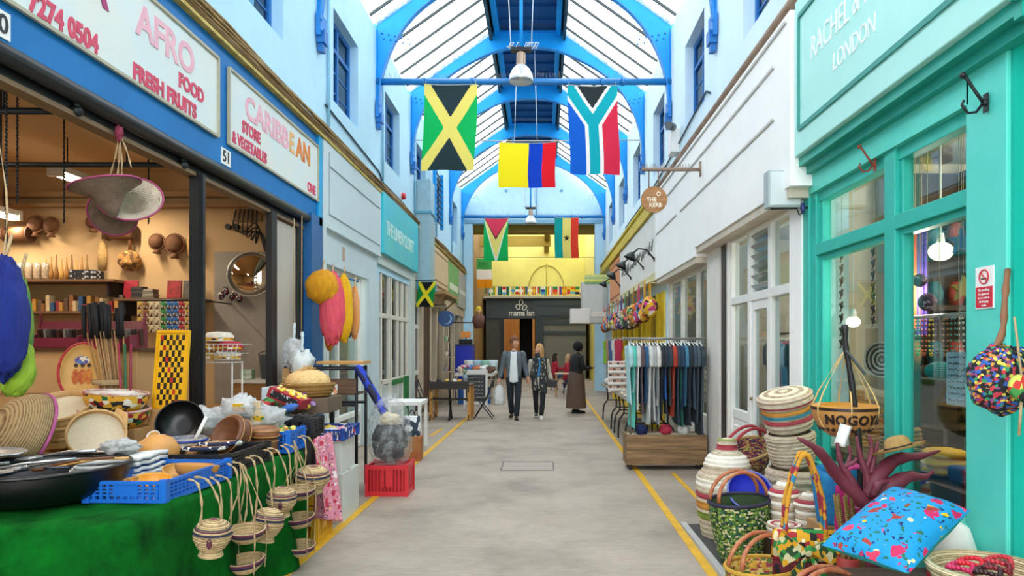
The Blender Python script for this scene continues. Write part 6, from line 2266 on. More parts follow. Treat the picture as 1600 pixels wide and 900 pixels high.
m = MB(); m.box(-2.52, -2.0, 7.6, 7.95, 1.40, 1.43); tag(m.build('wooden_board', LWOOD, None), 'loose pale board lying across the top of the metal rack', 'board')
t = thing('cloth_bolt', 'blue and pink cloth bolts leaning on the metal rack', 'cloth', (-1.82, 7.5, .75))
m = MB(); m.grid(lambda u, v: (-2.04 + .32 * v + .03 * sin(u * 9), 7.42 + .22 * u, 1.37 - .55 * v + .02 * sin(u * 12)), 14, 14); o_ = m.build('cloth_sheet', pattern([('#1a3cb8', 6), ('#20203a', 4), ('#d8407c', 1), ('#3c8a5c', 1)], 12, aniso=(1, 1, .4)), t, world=True, solid=.03)

# wire basket of caps, shelf with buckets, carton, tied bags
t = thing('wire_basket', 'white wire basket on legs holding folded caps', 'basket', (-3.22, 6.75, 0))
m = MB(); W_ = MAT_ = mat('#d8d8d2', .4, metal=.2)
for z, e in ((1.44, .22), (1.53, .25), (1.62, .28)):
    m.tube([(-3.22 - e, 6.75 - e * .6, z), (-3.22 + e, 6.75 - e * .6, z), (-3.22 + e, 6.75 + e * .6, z), (-3.22 - e, 6.75 + e * .6, z)], .005, 5, closed=True)
for q in range(13):
    a = -1 + q / 6; m.tube([(-3.22 + a * .22, 6.75 - .132, 1.44), (-3.22 + a * .28, 6.75 - .168, 1.62)], .004, 4); m.tube([(-3.22 + a * .22, 6.75 - .132, 1.44), (-3.22 + a * .22, 6.75 + .132, 1.44)], .004, 4)
m.build('wire_cage', MAT_, t, world=True)
for x in (-3.42, -3.02):
    for y in (6.64, 6.86): m = MB(); m.tube([(x, y, 0), (x, y, 1.45)], .008, 6); m.build('leg', MAT_, t, world=True)
for i, (x, z, r_) in enumerate(((-3.32, 1.47, .12), (-3.12, 1.47, .12), (-3.30, 1.56, .12), (-3.10, 1.56, .12), (-3.2, 1.65, .13))):
    t = thing('stacked_hat', ('left cap at the bottom of', 'right cap at the bottom of', 'left cap of the second layer in', 'right cap of the second layer in', 'topmost cream cap in')[i] + ' the wire basket', 'cap', (x, 6.74, z))
    m = MB(); m.lathe([(r_, 0), (r_ * 1.02, .05), (r_ * .8, .085), (0, .095)], 26, wob=.1); m.build('crown', mat(('#d8a840', '#e8e0d0', '#c88a3c', '#b83040', '#ece4d4')[i], .8, var=.15, vs=20), t)
    m = MB(); m.lathe([(r_ * 1.02, .01), (r_ * 1.03, .035)], 26, wob=.1); m.build('cap_band', KENTE, t)
t = thing('shelf_table', 'small shelf table with a white top behind the packets', 'table', (-2.98, 7.2, 0))
m = MB(); m.box(-3.35, -2.5 - .38, 7.34, 7.84, 1.20, 1.235); m.build('table_top', mat('#d8d0c0', .5), t, world=True)
m = MB(); m.box(-3.33, -2.9, 7.36, 7.38, .9, 1.2); m.build('apron', wood('#a8763c', '#7c5428', 0, 4), t, world=True)
for x in (-3.31, -2.92):
    for y in (7.4, 7.8): m = MB(); m.box(x - .02, x + .02, y - .02, y + .02, 0, 1.2); m.build('leg', wood('#a8763c', '#7c5428', 2, 4), t, world=True)
t = thing('bucket', 'dark grey plastic bucket on the small shelf table', 'bucket', (-3.03, 7.6, 1.24))
m = MB(); m.lathe([(0, 0), (.095, 0), (.125, .26), (.135, .27), (.12, .26), (.09, .01)], 28); m.build('bucket_body', mat('#4a525a', .4), t)
m = MB(); m.tube([(.13 * cos(a), -.02, .26 + .05 * sin(a)) for a in [pi * q / 10 for q in range(11)]], .005, 5); m.build('handle', IRON, t)
for i in range(2):
    m = MB(); m.box(-.06, .06, -.05, .05, 0, .05); single('soap_carton', ('lower', 'upper')[i] + ' green and white carton beside the grey bucket', 'carton', m, mat('#2c8a3c', .5, col2='#d8dcd0', vs=9), (-3.24, 7.5, 1.24 + i * .053), bevel=.003)
carton('small brown carton at the right of the grey bucket', -2.70, 7.42, 1.12, .2, .2, .24, .1)
m = MB(); m.box(-2.85, -2.55, 7.3, 7.55, .975, 1.12); tag(m.build('packing_case', mat('#7a6a58', .7), None), 'plain case beneath the small brown carton', 'case')
for i, (x, y, z) in enumerate(((-2.72, 7.45, 1.52), (-2.58, 7.3, 1.42))):
    t = thing('tied_bag', ('pale blue and clear plastic bags bunched above the brown carton', 'white carrier bag with a blue stripe over the brown carton')[i], 'bag', (x, y, z))
    m = MB(); crumple(m, (0, 0, 0), (.12, .1, .16), i + 20, .4); m.build('bag_film', BAGF if i == 0 else mat('#d4dcdc', .4, bump=.5), t)
    m = MB(); limb(m, [(0, 0, .13), (.01, 0, .25), (0, .02, .33)], [.02, .015, .02], 8); m.build('bag_neck', mat('#c8d8dc', .4), t)
    m = MB(); m.tube([(0, 0, .12), (.0, .02, 3.0 - z)], .005, 5); m.build('hanging_cord', ROPE, t)

# ================================================================ LEFT: rails, hanging hats, mirror and wall pieces
for i, (y, x1_, lb) in enumerate(((4.18, -2.85, 'nearer black hanging rail under the grocery ceiling'), (5.42, -2.85, 'further black hanging rail under the grocery ceiling'))):
    t = thing('hanging_rail', lb, 'rail', (-4.5, y, 3.04))
    m = MB(); m.tube([(-6.5, y, 3.04), (x1_, y, 3.04)], .022, 8); m.tube([(x1_, y, 3.04), (x1_, y, 3.12)], .022, 8); m.ball((x1_, y, 3.04), .035, 10, 6); m.build('rail_tube', IRON, t, world=True)
    for x in (-5.5, -4.3, -3.3): m = MB(); m.tube([(x, y, 3.04), (x, y, 3.75)], .008, 5); m.build('hanging_chain', IRON, t, world=True)
for i, (px, y, z0) in enumerate(((10, 4.0, 1.9), (27, 4.3, 2.5), (100, 5.0, 2.5), (232, 5.6, 2.6))):
    x = (px - VX) * y / FPX
    m = MB(); q = z0
    while q < 3.74:
        m.tube([(x, y - .006, q), (x, y + .006, q + .03)], .006, 4); m.tube([(x - .006, y, q + .02), (x + .006, y, q + .05)], .006, 4); q += .045
    single('hanging_chain', ('dark chain nearest the left edge of the picture', 'dark chain beside the left fluorescent tube', 'dark chain left of the hanging tied baskets', 'dark chain right of the hanging tied baskets')[i], 'chain', m, IRON)
HATM = weave('#8c7460', '#3c2e2c', 420)
for i, (px, py, Y, r_, rot, lb) in enumerate(((166, 296, 4.55, .215, (radians(4), radians(-13), 0), 'shallow woven hat hanging topmost of the tied cluster'), (205, 315, 4.75, .20, (radians(52), radians(30), 0), 'woven hat turned to show its pale inside in the tied cluster'), (178, 332, 4.9, .16, (radians(120), radians(-30), 0), 'dark woven hat at the bottom of the tied cluster'))):
    p = W(px, py, Y)
    t = thing('woven_hat', lb, 'hat', p, rot=rot)
    m = MB(); m.lathe([(0, -.19), (r_ * .10, -.185), (r_ * .24, -.13), (r_ * .5, -.035), (r_ * .95, .02), (r_, .035), (r_ * .95, .03), (r_ * .46, -.02), (r_ * .2, -.12), (0, -.17)], 36); m.build('hat_body', HATM if i != 1 else weave('#d8ccb4', '#8a7458', 420), t)
    m = MB(); m.tube([(r_ * cos(2 * pi * q / 36), r_ * sin(2 * pi * q / 36), .033) for q in range(36)], .007, 6, closed=True); m.build('rim', mat('#9c3c68', .6), t)
t = thing('hat_cord', 'knotted rope holding the cluster of woven hats to the shutter box', 'rope', W(185, 200, 4.3))
pt = W(186, 208, 4.55)
m = MB()
for q in ((170, 280), (182, 285), (205, 262), (190, 300)): limb(m, [pt, pt + (W(q[0], q[1], 4.6) - pt) * .5 + Vector((.01, 0, 0)), W(q[0], q[1], 4.6)], [.006, .005, .005], 5)
m.tube([pt, (pt.x, pt.y, 3.74)], .006, 5); m.build('rope', ROPE, t, world=True)
m = MB(); crumple(m, pt, (.025, .025, .05), 3, .5); m.build('knot', mat('#8c3048', .8), t, world=True)
t = thing('convex_mirror', 'round convex security mirror in a metal rim inside the grocery', 'mirror', W(392, 428, 8.0))
m = MB(); m.M = Euler((radians(82), 0, radians(4))).to_matrix().to_4x4(); m.lathe([(0, .09), (.1, .08), (.19, .045), (.265, 0), (0, -.01)], 40); m.build('mirror_glass', mat('#e6dccc', .03, metal=1., var=0), t)
m = MB(); m.M = Euler((radians(82), 0, radians(4))).to_matrix().to_4x4(); m.tube([(.268 * cos(2 * pi * q / 40), .268 * sin(2 * pi * q / 40), 0) for q in range(40)], .012, 8, closed=True); m.build('rim', mat('#b8b4a8', .3, metal=.6), t)
m = MB(); m.tube([(0, 0, 0), (0, .42, .1)], .015, 6); m.build('bracket', IRON, t)

# things hung on the back wall
YW = 8.40
def wallbit(kind, px, py, s, i):
    lab = {'basket': 'dark round basket on the tan wall', 'drumw': 'brown drum hung sideways on the tan wall', 'net': 'string bag of gourds hung on the tan wall', 'whisk': 'pale grass whisk hung on the tan wall'}[kind]
    where = {0: 'leftmost of its row', 1: 'beside the left drum', 2: 'second of the pair by the left drum', 3: 'left of the tied hats', 4: 'below the tied hats', 5: 'under the tied hats, lowest of all', 6: 'left one of the pair left of the post', 7: 'right one of the pair left of the post', 8: 'next to the black post', 9: 'hanging beneath the drum below the hats'}[i]
    t = thing({'basket': 'round_basket', 'drumw': 'wall_drum', 'net': 'gourd_net', 'whisk': 'grass_whisk'}[kind], lab + ', ' + where, {'basket': 'basket', 'drumw': 'drum', 'net': 'net bag', 'whisk': 'whisk'}[kind], W(px, py, YW - .09))
    BR = mat('#6c4424', .7, var=.3, vs=20); k_ = YW / FPX
    m = MB()
    if kind == 'basket':
        m.M = Matrix.Rotation(radians(90), 4, 'X'); m.lathe([(0, .07), (s * k_ * .6, .06), (s * k_, 0), (s * k_ * .8, -.03), (0, -.03)], 24); m.build('woven_body', weave('#7c5030', '#3a2414', 200), t)
        m = MB(); m.M = Matrix.Rotation(radians(90), 4, 'X'); m.tube([(s * k_ * cos(2 * pi * q / 20), s * k_ * sin(2 * pi * q / 20), 0) for q in range(20)], .012, 6, closed=True); m.build('rim', BR, t)
        m = MB(); m.tube([(0, 0, -s * k_), (0, .0, -s * k_ * 1.5)], [.03, .05], 8); m.tube([(0, .0, 0), (0, .095, 0)], .01); m.build('handle', BR, t)
    elif kind == 'drumw':
        m.tube([(-s * k_, 0, 0), (s * k_, 0, 0)], .085, 20); m.build('drum_body', BR, t)
        m = MB(); m.tube([(-s * k_ * 1.02, 0, 0), (-s * k_ * .9, 0, 0)], .095, 20); m.build('hoop', mat('#4a2c18', .7), t); m = MB(); m.tube([(s * k_ * .9, 0, 0), (s * k_ * 1.02, 0, 0)], .095, 20); m.build('hoop', mat('#4a2c18', .7), t)
    elif kind == 'net':
        crumple(m, (0, 0, 0), s * k_, 4, .15); m.build('gourds', pattern([('#a8783c', 3), ('#6c4a24', 2), ('#c89858', 1)], 30), t)
        m = MB(); m.tube([(0, 0, s * k_), (0, 0, s * k_ * 2.6)], .02, 8); m.build('strap', BR, t)
    else:
        m.tube([(0, 0, s * k_), (0, 0, .0), (0, 0, -s * k_)], [.02, .06, .045], 10); m.build('bristles', mat('#b8945c', .8, var=.3, vs=40), t)
        m = MB(); m.tube([(0, 0, s * k_), (0, 0, s * k_ * 1.8)], .01, 6); m.build('handle', BR, t)


for i, q in enumerate((('drumw', 28, 366, 20), ('basket', 56, 350, 13), ('basket', 80, 352, 12), ('basket', 146, 346, 11), ('drumw', 190, 364, 22), ('net', 203, 407, 16), ('basket', 245, 378, 12), ('basket', 273, 381, 15), ('whisk', 300, 378, 22), ('whisk', 160, 398, 24))):
    wallbit(*q, i)

# shelves on the back wall with jars, bottles, books and cards
SHB = mat('#6a4a30', .6, var=.15)
for i, (xa, xb, py, lb) in enumerate(((10, 190, 438, 'white edged top shelf on the tan wall'), (10, 200, 487, 'lower dark shelf on the tan wall'), (190, 318, 467, 'dark shelf of books behind the draughts board'))):
    a, b = W(xa, py, 8.2), W(xb, py, 8.2)
    t = thing('wall_shelf', lb, 'shelf', (a.x, 8.2, a.z)); m = MB(); m.box(a.x, b.x, 8.05, 8.41, a.z - .03, a.z); m.build('shelf_board', SHB, t, world=True)
    for x in (a.x + .1, b.x - .1): m = MB(); m.box(x - .012, x + .012, 8.1, 8.40, a.z - .2, a.z - .03); m.build('bracket', IRON, t, world=True)
rr = random.Random(31)
for i in range(5):
    p = W(20 + i * 13, 437, 8.2)
    t = thing('glass_jar', 'preserving jar on the top shelf, number %s from the left edge' % ('one', 'two', 'three', 'four', 'five')[i], 'jar', p)
    m = MB(); m.lathe([(0, 0), (.042, 0), (.046, .02), (.046, .14), (.034, .17), (0, .17)], 16); m.build('jar_body', mat('#7a6450', .2, coat=.5, col2='#b8a488', vs=30), t)
    m = MB(); m.lathe([(.036, .165), (.036, .195), (0, .196)], 14); m.build('lid', mat('#c8c0b0', .3, metal=.5), t)
for i in range(9):
    p = W(72 + i * 8, 437, 8.2)
    m = MB(); m.lathe([(0, 0), (.022, 0), (.026, .08), (.012, .17), (.006, .24 + .03 * (i % 3)), (0, .26)], 10)
    single('carved_figurine', 'slim carved figurine, %s from the left on the white edged top shelf' % nth(i), 'figurine', m, mat(('#c89c50', '#a87838', '#8c6430')[i % 3], .5), p, group='slim figurines on the top shelf')
m = MB(); a = W(112, 437, 8.15)
for k in range(2): m = MB(); m.box(0, .29, -.1, .1, 0, .055); single('boxed_set', ('lower', 'upper')[k] + ' black box with silver lettering on the top shelf', 'box', m, pattern([('#17171b', 9), ('#a8a8ac', 1)], 40), (a.x, 8.2, a.z + k * .058), bevel=.003)
for i in range(26):
    p = W(16 + i * 7, 486.5, 8.2)
    h = rr.uniform(.08, .20); m = MB(); m.cbox((0, 0, h / 2), (.045, .1, h), rot=None)
    single('grocery_pack', 'grocery pack standing %s from the left on the lower dark shelf' % nth(i), 'packet', m, mat(('#b8843c', '#5a4638', '#8c5c34', '#c8b088', '#34547c', '#8c2c34')[i % 6], .5, var=.3, vs=20), p, rot=(0, 0, rr.uniform(-.3, .3)), group='grocery packs on the lower shelf', bevel=.004)
for i in range(9):
    p = W(218 + (i % 2) * 17, 466.5, 8.2)
    m = MB(); m.cbox((0, 0, .014), (.15 - .01 * (i % 3), .12, .026)); single('book', 'thin book lying %s from the bottom of the %s stack on the shelf' % (nth(i // 2), ('left', 'right')[i % 2]), 'book', m, mat(('#3a3430', '#6c6458', '#24282c', '#8c8478')[i % 4], .6), (p.x, 8.2, p.z + (i // 2) * .028), rot=(0, 0, rr.uniform(-.1, .1)), group='books lying stacked on the shelf')
for i, (px, c_, lb) in enumerate(((204, '#a82838', 'red book standing upright at the left of the book stacks'), (272, '#c02a30', 'red and black framed picture on the book shelf'), (297, '#3a342e', 'dark framed picture beside the red one on the shelf'))):
    p = W(px, 466.5, 8.25); m = MB(); m.box(-.085, .085, -.012, .012, 0, .22); single('framed_picture' if i else 'red_book', lb, 'picture' if i else 'book', m, mat(c_, .5, col2=('#8c1c28', '#2a1a18', '#6c6458')[i], vs=9), p, rot=(-.1, 0, 0), bevel=.004)
SN = [('#c8a050', 'gold'), ('#b8303c', 'red'), ('#2c6cb0', 'blue'), ('#3a8c48', 'green'), ('#d8c8a0', 'cream'), ('#8c5c34', 'brown')]
t = thing('snack_rack', 'wire rack carrying hanging strips of snack packets', 'rack', W(268, 465, 7.6))
m = MB(); a = W(214, 469, 7.6); b = W(316, 469, 7.6); m.tube([a, b], .01, 6); m.tube([a, (a.x, 8.4, a.z)], .008, 5); m.tube([b, (b.x, 8.4, b.z)], .008, 5); m.build('rack_rail', IRON, t, world=True)
for i in range(11):
    cc, nm = SN[(i * 5 + i // 3) % 6]
    for j in range(4):
        p = W(219 + i * 9.3, 477 + j * 12, 7.58)
        m = MB(); m.grid(lambda u, v: ((u - .5) * .066, -.014 * sin(u * pi) * sin(v * pi), (v - .5) * .088), 4, 5); m.box(-.033, .033, -.001, .003, -.044, .044)
        single('snack_packet', '%s snack packet, %s down the %s strip of the wire rack' % (nm, nth(j), nth(i)), 'packet', m, pattern([(cc, 6), ('#e8dcc0', 2), ('#5a2c20', 1)], 60), p, group='%s snack packets on the wire rack' % nm)
# meter, sockets, cables, cards on the inner wall
t = thing('electric_meter', 'old electric meter box with looping black cables on the inner wall', 'meter', W(390, 318, 8.38))
m = MB(); m.cbox((0, 0, 0), (.26, .06, .16)); m.cbox((-.02, 0, -.16), (.34, .03, .12)); m.build('meter_box', mat('#8a6c48', .6), t)
m = MB()
for q in range(6): limb(m, [(-.14 + q * .05, -.05, -.08), (-.17 + q * .055, -.07, -.3 - .04 * q), (-.05 + q * .04, -.05, -.36), (.1 + q * .03, -.04, -.25 - .06 * q), (.2, -.03, -.6)], [.008] * 5, 5)
m.build('black_cable', BLACK, t)
for i, px in enumerate((358, 371)): m = MB(); m.cyl((0, 0, 0), (0, -.05, 0), .035, n=14); single('round_socket', ('left', 'right')[i] + ' round black socket beneath the meter box', 'socket', m, BLACK, W(px, 355, 8.40))
m = MB(); m.box(-.08, .08, -.01, .01, -.1, .1); single('red_card', 'orange red notice card under the convex mirror', 'notice', m, mat('#c8553c', .6, col2='#b8442c', vs=20), W(393, 486, 8.39))
t = thing('thermostat', 'small white control box with a dark screen below the red card', 'control box', W(393, 508, 8.39)); m = MB(); m.box(-.06, .06, -.03, .01, -.06, .06); m.build('box_body', WHITE, t); m = MB(); m.box(-.035, .035, -.034, -.03, -.04, .04); m.build('screen', BLACK, t)
m = MB(); m.box(-4.0, -2.96, 8.32, 8.40, .9, 2.75); struct(m.build('trim_40', mat('#8f867a', .7, var=.15, vs=3)))
for i, (px, py) in enumerate(((346, 462), (353, 455), (362, 463), (368, 458), (374, 466))): m = MB(); crumple(m, (0, 0, 0), (.035, .03, .045), i, .4); single('key_ring_toy', 'small dark trinket, %s in the cluster left of the mirror' % nth(i), 'trinket', m, pattern([('#20242c', 4), ('#d8d4cc', 2), ('#a83038', 1)], 60), W(px, py, 8.25), group='trinkets hanging left of the mirror')

# ================================================================ bright net sponges and scarves
def netpull(label, px, py, Y, rx, rz, c_, c2, seed, name='hanging_net_sponge', cat='net sponge', sway=0.):
    t = thing(name, label, cat, W(px, py, Y))
    m = MB(); k = Y / FPX
    m.ball((0, 0, 0), (rx * k, rx * k * .8, rz * k), 26, 30, 0, lambda d: 1 + .16 * noise.noise(Vector((d.x * 7 + seed, d.y * 7, d.z * 1.4))) + .06 * sin(atan2(d.y, d.x) * 11 + d.z * 3 + seed) * (1 - abs(d.z)) + .18 * max(0, -d.z))
    m.build('net_mesh', mat(c_, .7, col2=c2, vs=9, aniso=(4, 4, .6), bump=1., bs=90), t)
    m = MB(); m.tube([(0, 0, rz * k * .9), (.0, .05, rz * k + .12)], .008, 6); m.build('tie_cord', ROPE, t)
    return t


for q in (('round yellow net sponge at the head of the hanging bunch', 504, 446, 8.0, 25, 24, '#f0ae08', '#d89000', 1), ('long pink and red net sponge in the hanging bunch', 519, 478, 8.05, 19, 52, '#ee3c6c', '#f87070', 2), ('long yellow net sponge beside the pink one', 537, 478, 8.15, 14, 48, '#f8c808', '#e8a800', 3), ('dark blue net sponge behind the long yellow one', 546, 498, 8.4, 7, 24, '#1c3c8c', '#0c5c4c', 4), ('orange net sponge at the right end of the hanging bunch', 554, 486, 8.4, 8, 38, '#f0942c', '#e8b080', 5), ('small ochre net sponge hanging lowest against the blue post', 515, 524, 8.12, 8, 20, '#d89018', '#b87810', 6)):
    netpull(*q)
t = thing('sponge_rail', 'short blue rail on the blue post carrying the net sponges', 'rail', (-2.74, 8.3, 2.45)); m = MB(); m.tube([W(490, 425, 8.5), W(504, 424, 8.1), W(560, 440, 8.5)], .012, 6); m.build('rail_tube', mat('#1a6cb4', .5), t, world=True)
netpull('deep blue net scarf hanging at the left edge of the picture', 6, 490, 3.35, 34, 88, '#081f78', '#0a2c90', 8, 'net_scarf', 'scarf')
netpull('yellow green net scarf hanging behind the deep blue one', 30, 500, 3.6, 18, 70, '#a8c440', '#3c8c5c', 9, 'net_scarf', 'scarf')
netpull('lime green net scarf hanging lowest at the left edge', 22, 568, 3.45, 28, 44, '#a0cc1c', '#b0d048', 10, 'net_scarf', 'scarf')
t = thing('scarf_cord', 'pale cord from the shutter box holding the net scarves', 'cord', (-2.7, 3.4, 3.0)); m = MB(); limb(m, [W(6, 402, 3.35), (-2.75, 3.5, 2.4), (-2.86, 3.5, 3.02)], [.004] * 3, 6); m.build('cord', ROPE, t, world=True)

# ================================================================ RIGHT: goods outside the craft shop
mtt = thing('door_mat', 'dark floor mat with a white metal edge beneath the basket display', 'mat', (1.25, 3.2, 0))
m = MB(); m.box(1.29, 2.14, 2.7, 6.1, .001, .012); m.build('mat_surface', mat('#4c4a46', .9, var=.2, vs=30), mtt, world=True)
m = MB(); m.box(1.24, 1.29, 2.7, 6.15, .0, .018); m.build('metal_edge', mat('#d2d4d2', .35, metal=.3), mtt, world=True)
WB = weave('#ddd0b4', '#8a6c4c', 260)
STR = [WB, weave('#cbbba4', '#b08a70', 200), mat('#a83c48', .8, var=.2, vs=20), mat('#7a8a34', .8, var=.2, vs=20), mat('#c88a34', .8, var=.2, vs=20), mat('#2a7a8c', .8, var=.2, vs=20), mat('#ecE4d4'.lower(), .8, var=.1, vs=20)]


def cyc(seq, k):
    return lambda f: seq[int(f * k) % len(seq)]


coiled('lidded_basket', 'tall white, tan and green striped basket with a stepped lid', (1.55, 5.75, .012), [(0, 0), (.2, 0), (.24, .2), (.25, .38), (.245, .5), (.19, .56), (.185, .6), (.16, .66), (.08, .72), (.075, .80), (0, .82)], 26, bandfn((.30, .36, 3), (.38, .44, 4), (.46, .50, 2), (.53, .60, 6), (.64, .69, 1), (.72, .8, 6), (.86, .9, 2), (.93, .96, 3)), mats_=STR, ridge=.011)
for i, (x, y, z, r, h, rot, sq, k, lb) in enumerate(((2.0, 5.42, .012, .20, .62, (0, 0, 0), (0, 1, 0, 0, 1), 12, 'plain straw basket at the foot of the leaning stack by the white door'),
                                                     (1.99, 5.42, .66, .17, .26, (.05, -.14, 0), (0, 0, 0, 1, 0, 0), 9, 'beige basket in the middle of the leaning stack by the white door'))):
    coiled('stacked_basket', lb, (x, y, z), [(0, 0), (r * .85, 0), (r, h * .3), (r * 1.05, h * .8), (r * 1.12, h * .9), (r * 1.02, h)], 14, cyc(sq, k), mats_=[STR[0] if i else WB, STR[1]], rot=rot, inner=0)
t = coiled('lidded_basket', 'lidded basket with red, orange, yellow and blue rings topping the leaning stack', (1.96, 5.40, .95), [(0, 0), (.155, 0), (.18, .06), (.185, .20), (.205, .22), (.205, .28), (.17, .30), (0, .315)], 17, bandfn((.36, .41, 2), (.43, .47, 5), (.48, .52, 4), (.56, .60, 2), (.66, .7, 1)), mats_=STR, rot=(radians(8), radians(-14), 0))
# handled woven baskets
def handled(label, loc, r, h, rot, body, rimm, hm, name='handled_basket', ha=0., oval=1.25, mi=None):
    t = thing(name, label, 'basket', loc, rot=rot)
    m = MB(); pr = [(0, 0), (r * .7, 0), (r * .86, h * .25), (r, h * .7), (r * 1.02, h)]
    m.lathe(pr, 36, sx=oval); m.lathe([(r * 1.02, h), (r * .96, h)] + [(x - .015, z + .01) for x, z in pr[::-1][1:-1]] + [(0, .012)], 36, 1, sx=oval)
    m.build('basket_body', [body, mi or body], t)
    m = MB(); m.tube([(oval * r * 1.01 * cos(2 * pi * q / 36), r * 1.01 * sin(2 * pi * q / 36), h) for q in range(36)], .014, 8, closed=True); m.build('rim', rimm, t)
    for s_ in (-1, 1):
        m = MB(); pts = [(oval * r * cos(a) * .92, s_ * r * .30 - s_ * .02 * sin(a), h + .02 + r * .95 * sin(a)) for a in [pi * q / 12 for q in range(13)]]
        m.M = Matrix.Rotation(ha, 4, 'Z'); m.tube(pts, .014, 8); m.build('handle', hm, t)
    return t


LEA = mat('#a4472c', .5, var=.2, vs=20, col2='#c4885c')
GW = pattern([('#3c6a2c', 5), ('#18301c', 4), ('#d8cca0', 2), ('#8aa03c', 3), ('#1c5c54', 1)], 60, aniso=(1, 1, 1.3), metric='MANHATTAN', rnd=.35)
MW = pattern([('#8c3c4c', 4), ('#c8a468', 3), ('#28365c', 2), ('#5c3048', 2), ('#b0b04c', 1)], 40, aniso=(1, 1, 2.5), metric='MANHATTAN', rnd=.4)
YWV = pattern([('#d8a838', 4), ('#a83c50', 3), ('#5c7c34', 2), ('#e0c878', 2)], 40, aniso=(1, 1, 2), metric='MANHATTAN', rnd=.4)
handled('green, black and cream woven basket with tan leather handles before the striped basket', (1.47, 5.02, .012), .20, .46, (0, radians(-4), .3), GW, mat('#26203c', .7), LEA, oval=1.1, mi=mat('#2c4420', .8, var=.3, vs=60))
handled('purple and tan woven basket with a red handle behind the striped basket', (1.88, 6.24, .49), .19, .20, (radians(14), radians(-18), .4), MW, weave('#c8a468', '#8c6a3c', 300), mat('#a42c38', .5))
m = MB(); m.box(-.16, .16, -.14, .14, 0, .44); single('timber_box', 'plain wooden box under the purple and tan basket', 'box', m, wood('#8c6a48', '#5c4028', 2, 4), (1.90, 6.26, .013), bevel=.006)
handled('low yellow and red woven basket with thick leather handles at the bottom of the display', (1.36, 4.25, .012), .19, .22, (0, 0, .5), YWV, weave('#d8a838', '#9c7428', 300), LEA)
handled('small red rimmed basket at the near bottom of the display', (1.50, 3.62, .012), .16, .24, (0, 0, .2), MW, mat('#b0384c', .6), LEA)
bowl('blue_bowl', 'bright blue woven bowl tilted behind the green basket', (1.60, 5.32, .42), .17, .12, mat('#2430b0', .7, bump=.6, bs=90), mat('#2a38c8', .7, bump=.6, bs=90), rot=(radians(50), radians(-10), 0), rim=mat('#6c78c8', .6))
for i, (x, y, z, r, h, lb) in enumerate(((1.74, 4.92, .30, .095, .34, 'small white and pink ringed basket with a pointed lid'), (1.84, 4.72, .30, .085, .30, 'small pale basket with a flat lid beside the kente bag'), (1.66, 4.70, .28, .10, .10, 'low white woven basket under the pointed lid basket'))):
    coiled('small_basket', lb, (x, y, z), [(0, 0), (r * .9, 0), (r, h * .5), (r * .98, h * .65), (r * 1.15, h * .68), (r * 1.1, h * .75), (r * .4, h * .95), (0, h)] if i < 2 else [(0, 0), (r, 0), (r * 1.15, h), (r, h), (0, h * .9)], 14, cyc((6, 1, 6, 2, 1, 6, 1), 14), mats_=STR, ridge=.008, n=28)
m = MB(); m.box(1.58, 1.95, 4.60, 5.02, .012, .275); o_ = m.build('dark_case', wood('#4c2c20', '#2c1810', 2, 4), None, org=(1.76, 4.8, .012)); tag(o_, 'dark timber case carrying the small pale baskets', 'case')

# kente bag with a bow
KB = pattern([('#e0a41c', 4), ('#1c1c1c', 3), ('#b02430', 2), ('#2c8a3c', 2), ('#ece0b0', 2)], 26, metric='MANHATTAN', rnd=.3)
KR = pattern([('#6c1c28', 4), ('#1c1416', 3), ('#8c2834', 2)], 22, metric='MANHATTAN', rnd=.3)
t = thing('tote_bag', 'yellow, black and green patterned tote bag with a big bow', 'bag', (1.60, 4.18, .012), rz=-.1)
t.scale = (1, 1, 1.22)
def baggeo(w, d, h, top=.8):
    m = MB(); loft(m, [((0, 0, 0), w * .46, d * .45), ((0, 0, .02), w * .5, d * .5), ((0, 0, h * .5), w * .5, d * .45), ((0, 0, h * .95), w * .48, d * .22), ((0, 0, h), w * .48, d * .16)], 28)
    return m
baggeo(.38, .16, .36).build('bag_body', KR, t)
m = MB(); loft(m, [((0, 0, .24), .197, .075), ((0, 0, .36), .192, .05), ((0, 0, .385), .185, .03)], 28); m.build('patterned_band', KB, t)
m = MB()
for s_ in (-1, 1): m.prism([(0, .30), (s_ * .16, .39), (s_ * .19, .31), (s_ * .15, .22)], -.115, -.085, 1); m.prism([(0, .29), (s_ * .07, .10), (s_ * .14, .15)], -.10, -.08, 1)
m.ball((0, -.11, .30), (.03, .02, .03), 10, 8); m.build('bow', pattern([('#2c8a3c', 3), ('#e0a41c', 3), ('#d8d0a0', 2), ('#284c28', 2)], 40), t)
for s_ in (-1, 1):
    for y_ in (-.03, .04):
        m = MB(); limb(m, [(s_ * .12, y_, .36), (s_ * .10, y_, .55), (s_ * .03, y_, .74), (-s_ * .01, y_, .76)], [.013] * 4, 8); m.build('handle', pattern([('#e0a02c', 4), ('#a83444', 2), ('#2c8ab0', 1)], 30), t)
t = thing('red_vase', 'plain red pot standing right of the patterned tote bag', 'pot', (1.78, 3.98, .012))
m = MB(); m.lathe([(0, 0), (.085, 0), (.07, .2), (.06, .36), (.05, .36), (.05, .1), (0, .1)], 26); m.build('pot_body', mat('#a82c24', .5), t)
m = MB()
for q in range(7): a = q * .9; limb(m, [(.02 * cos(a), .02 * sin(a), .1), (.04 * cos(a), .03 * sin(a), .45), (.05 * cos(a) - .03, .04 * sin(a), .72)], [.008] * 3, 6)
m.build('dried_stalk', weave('#a8884c', '#5c4424', 200), t)
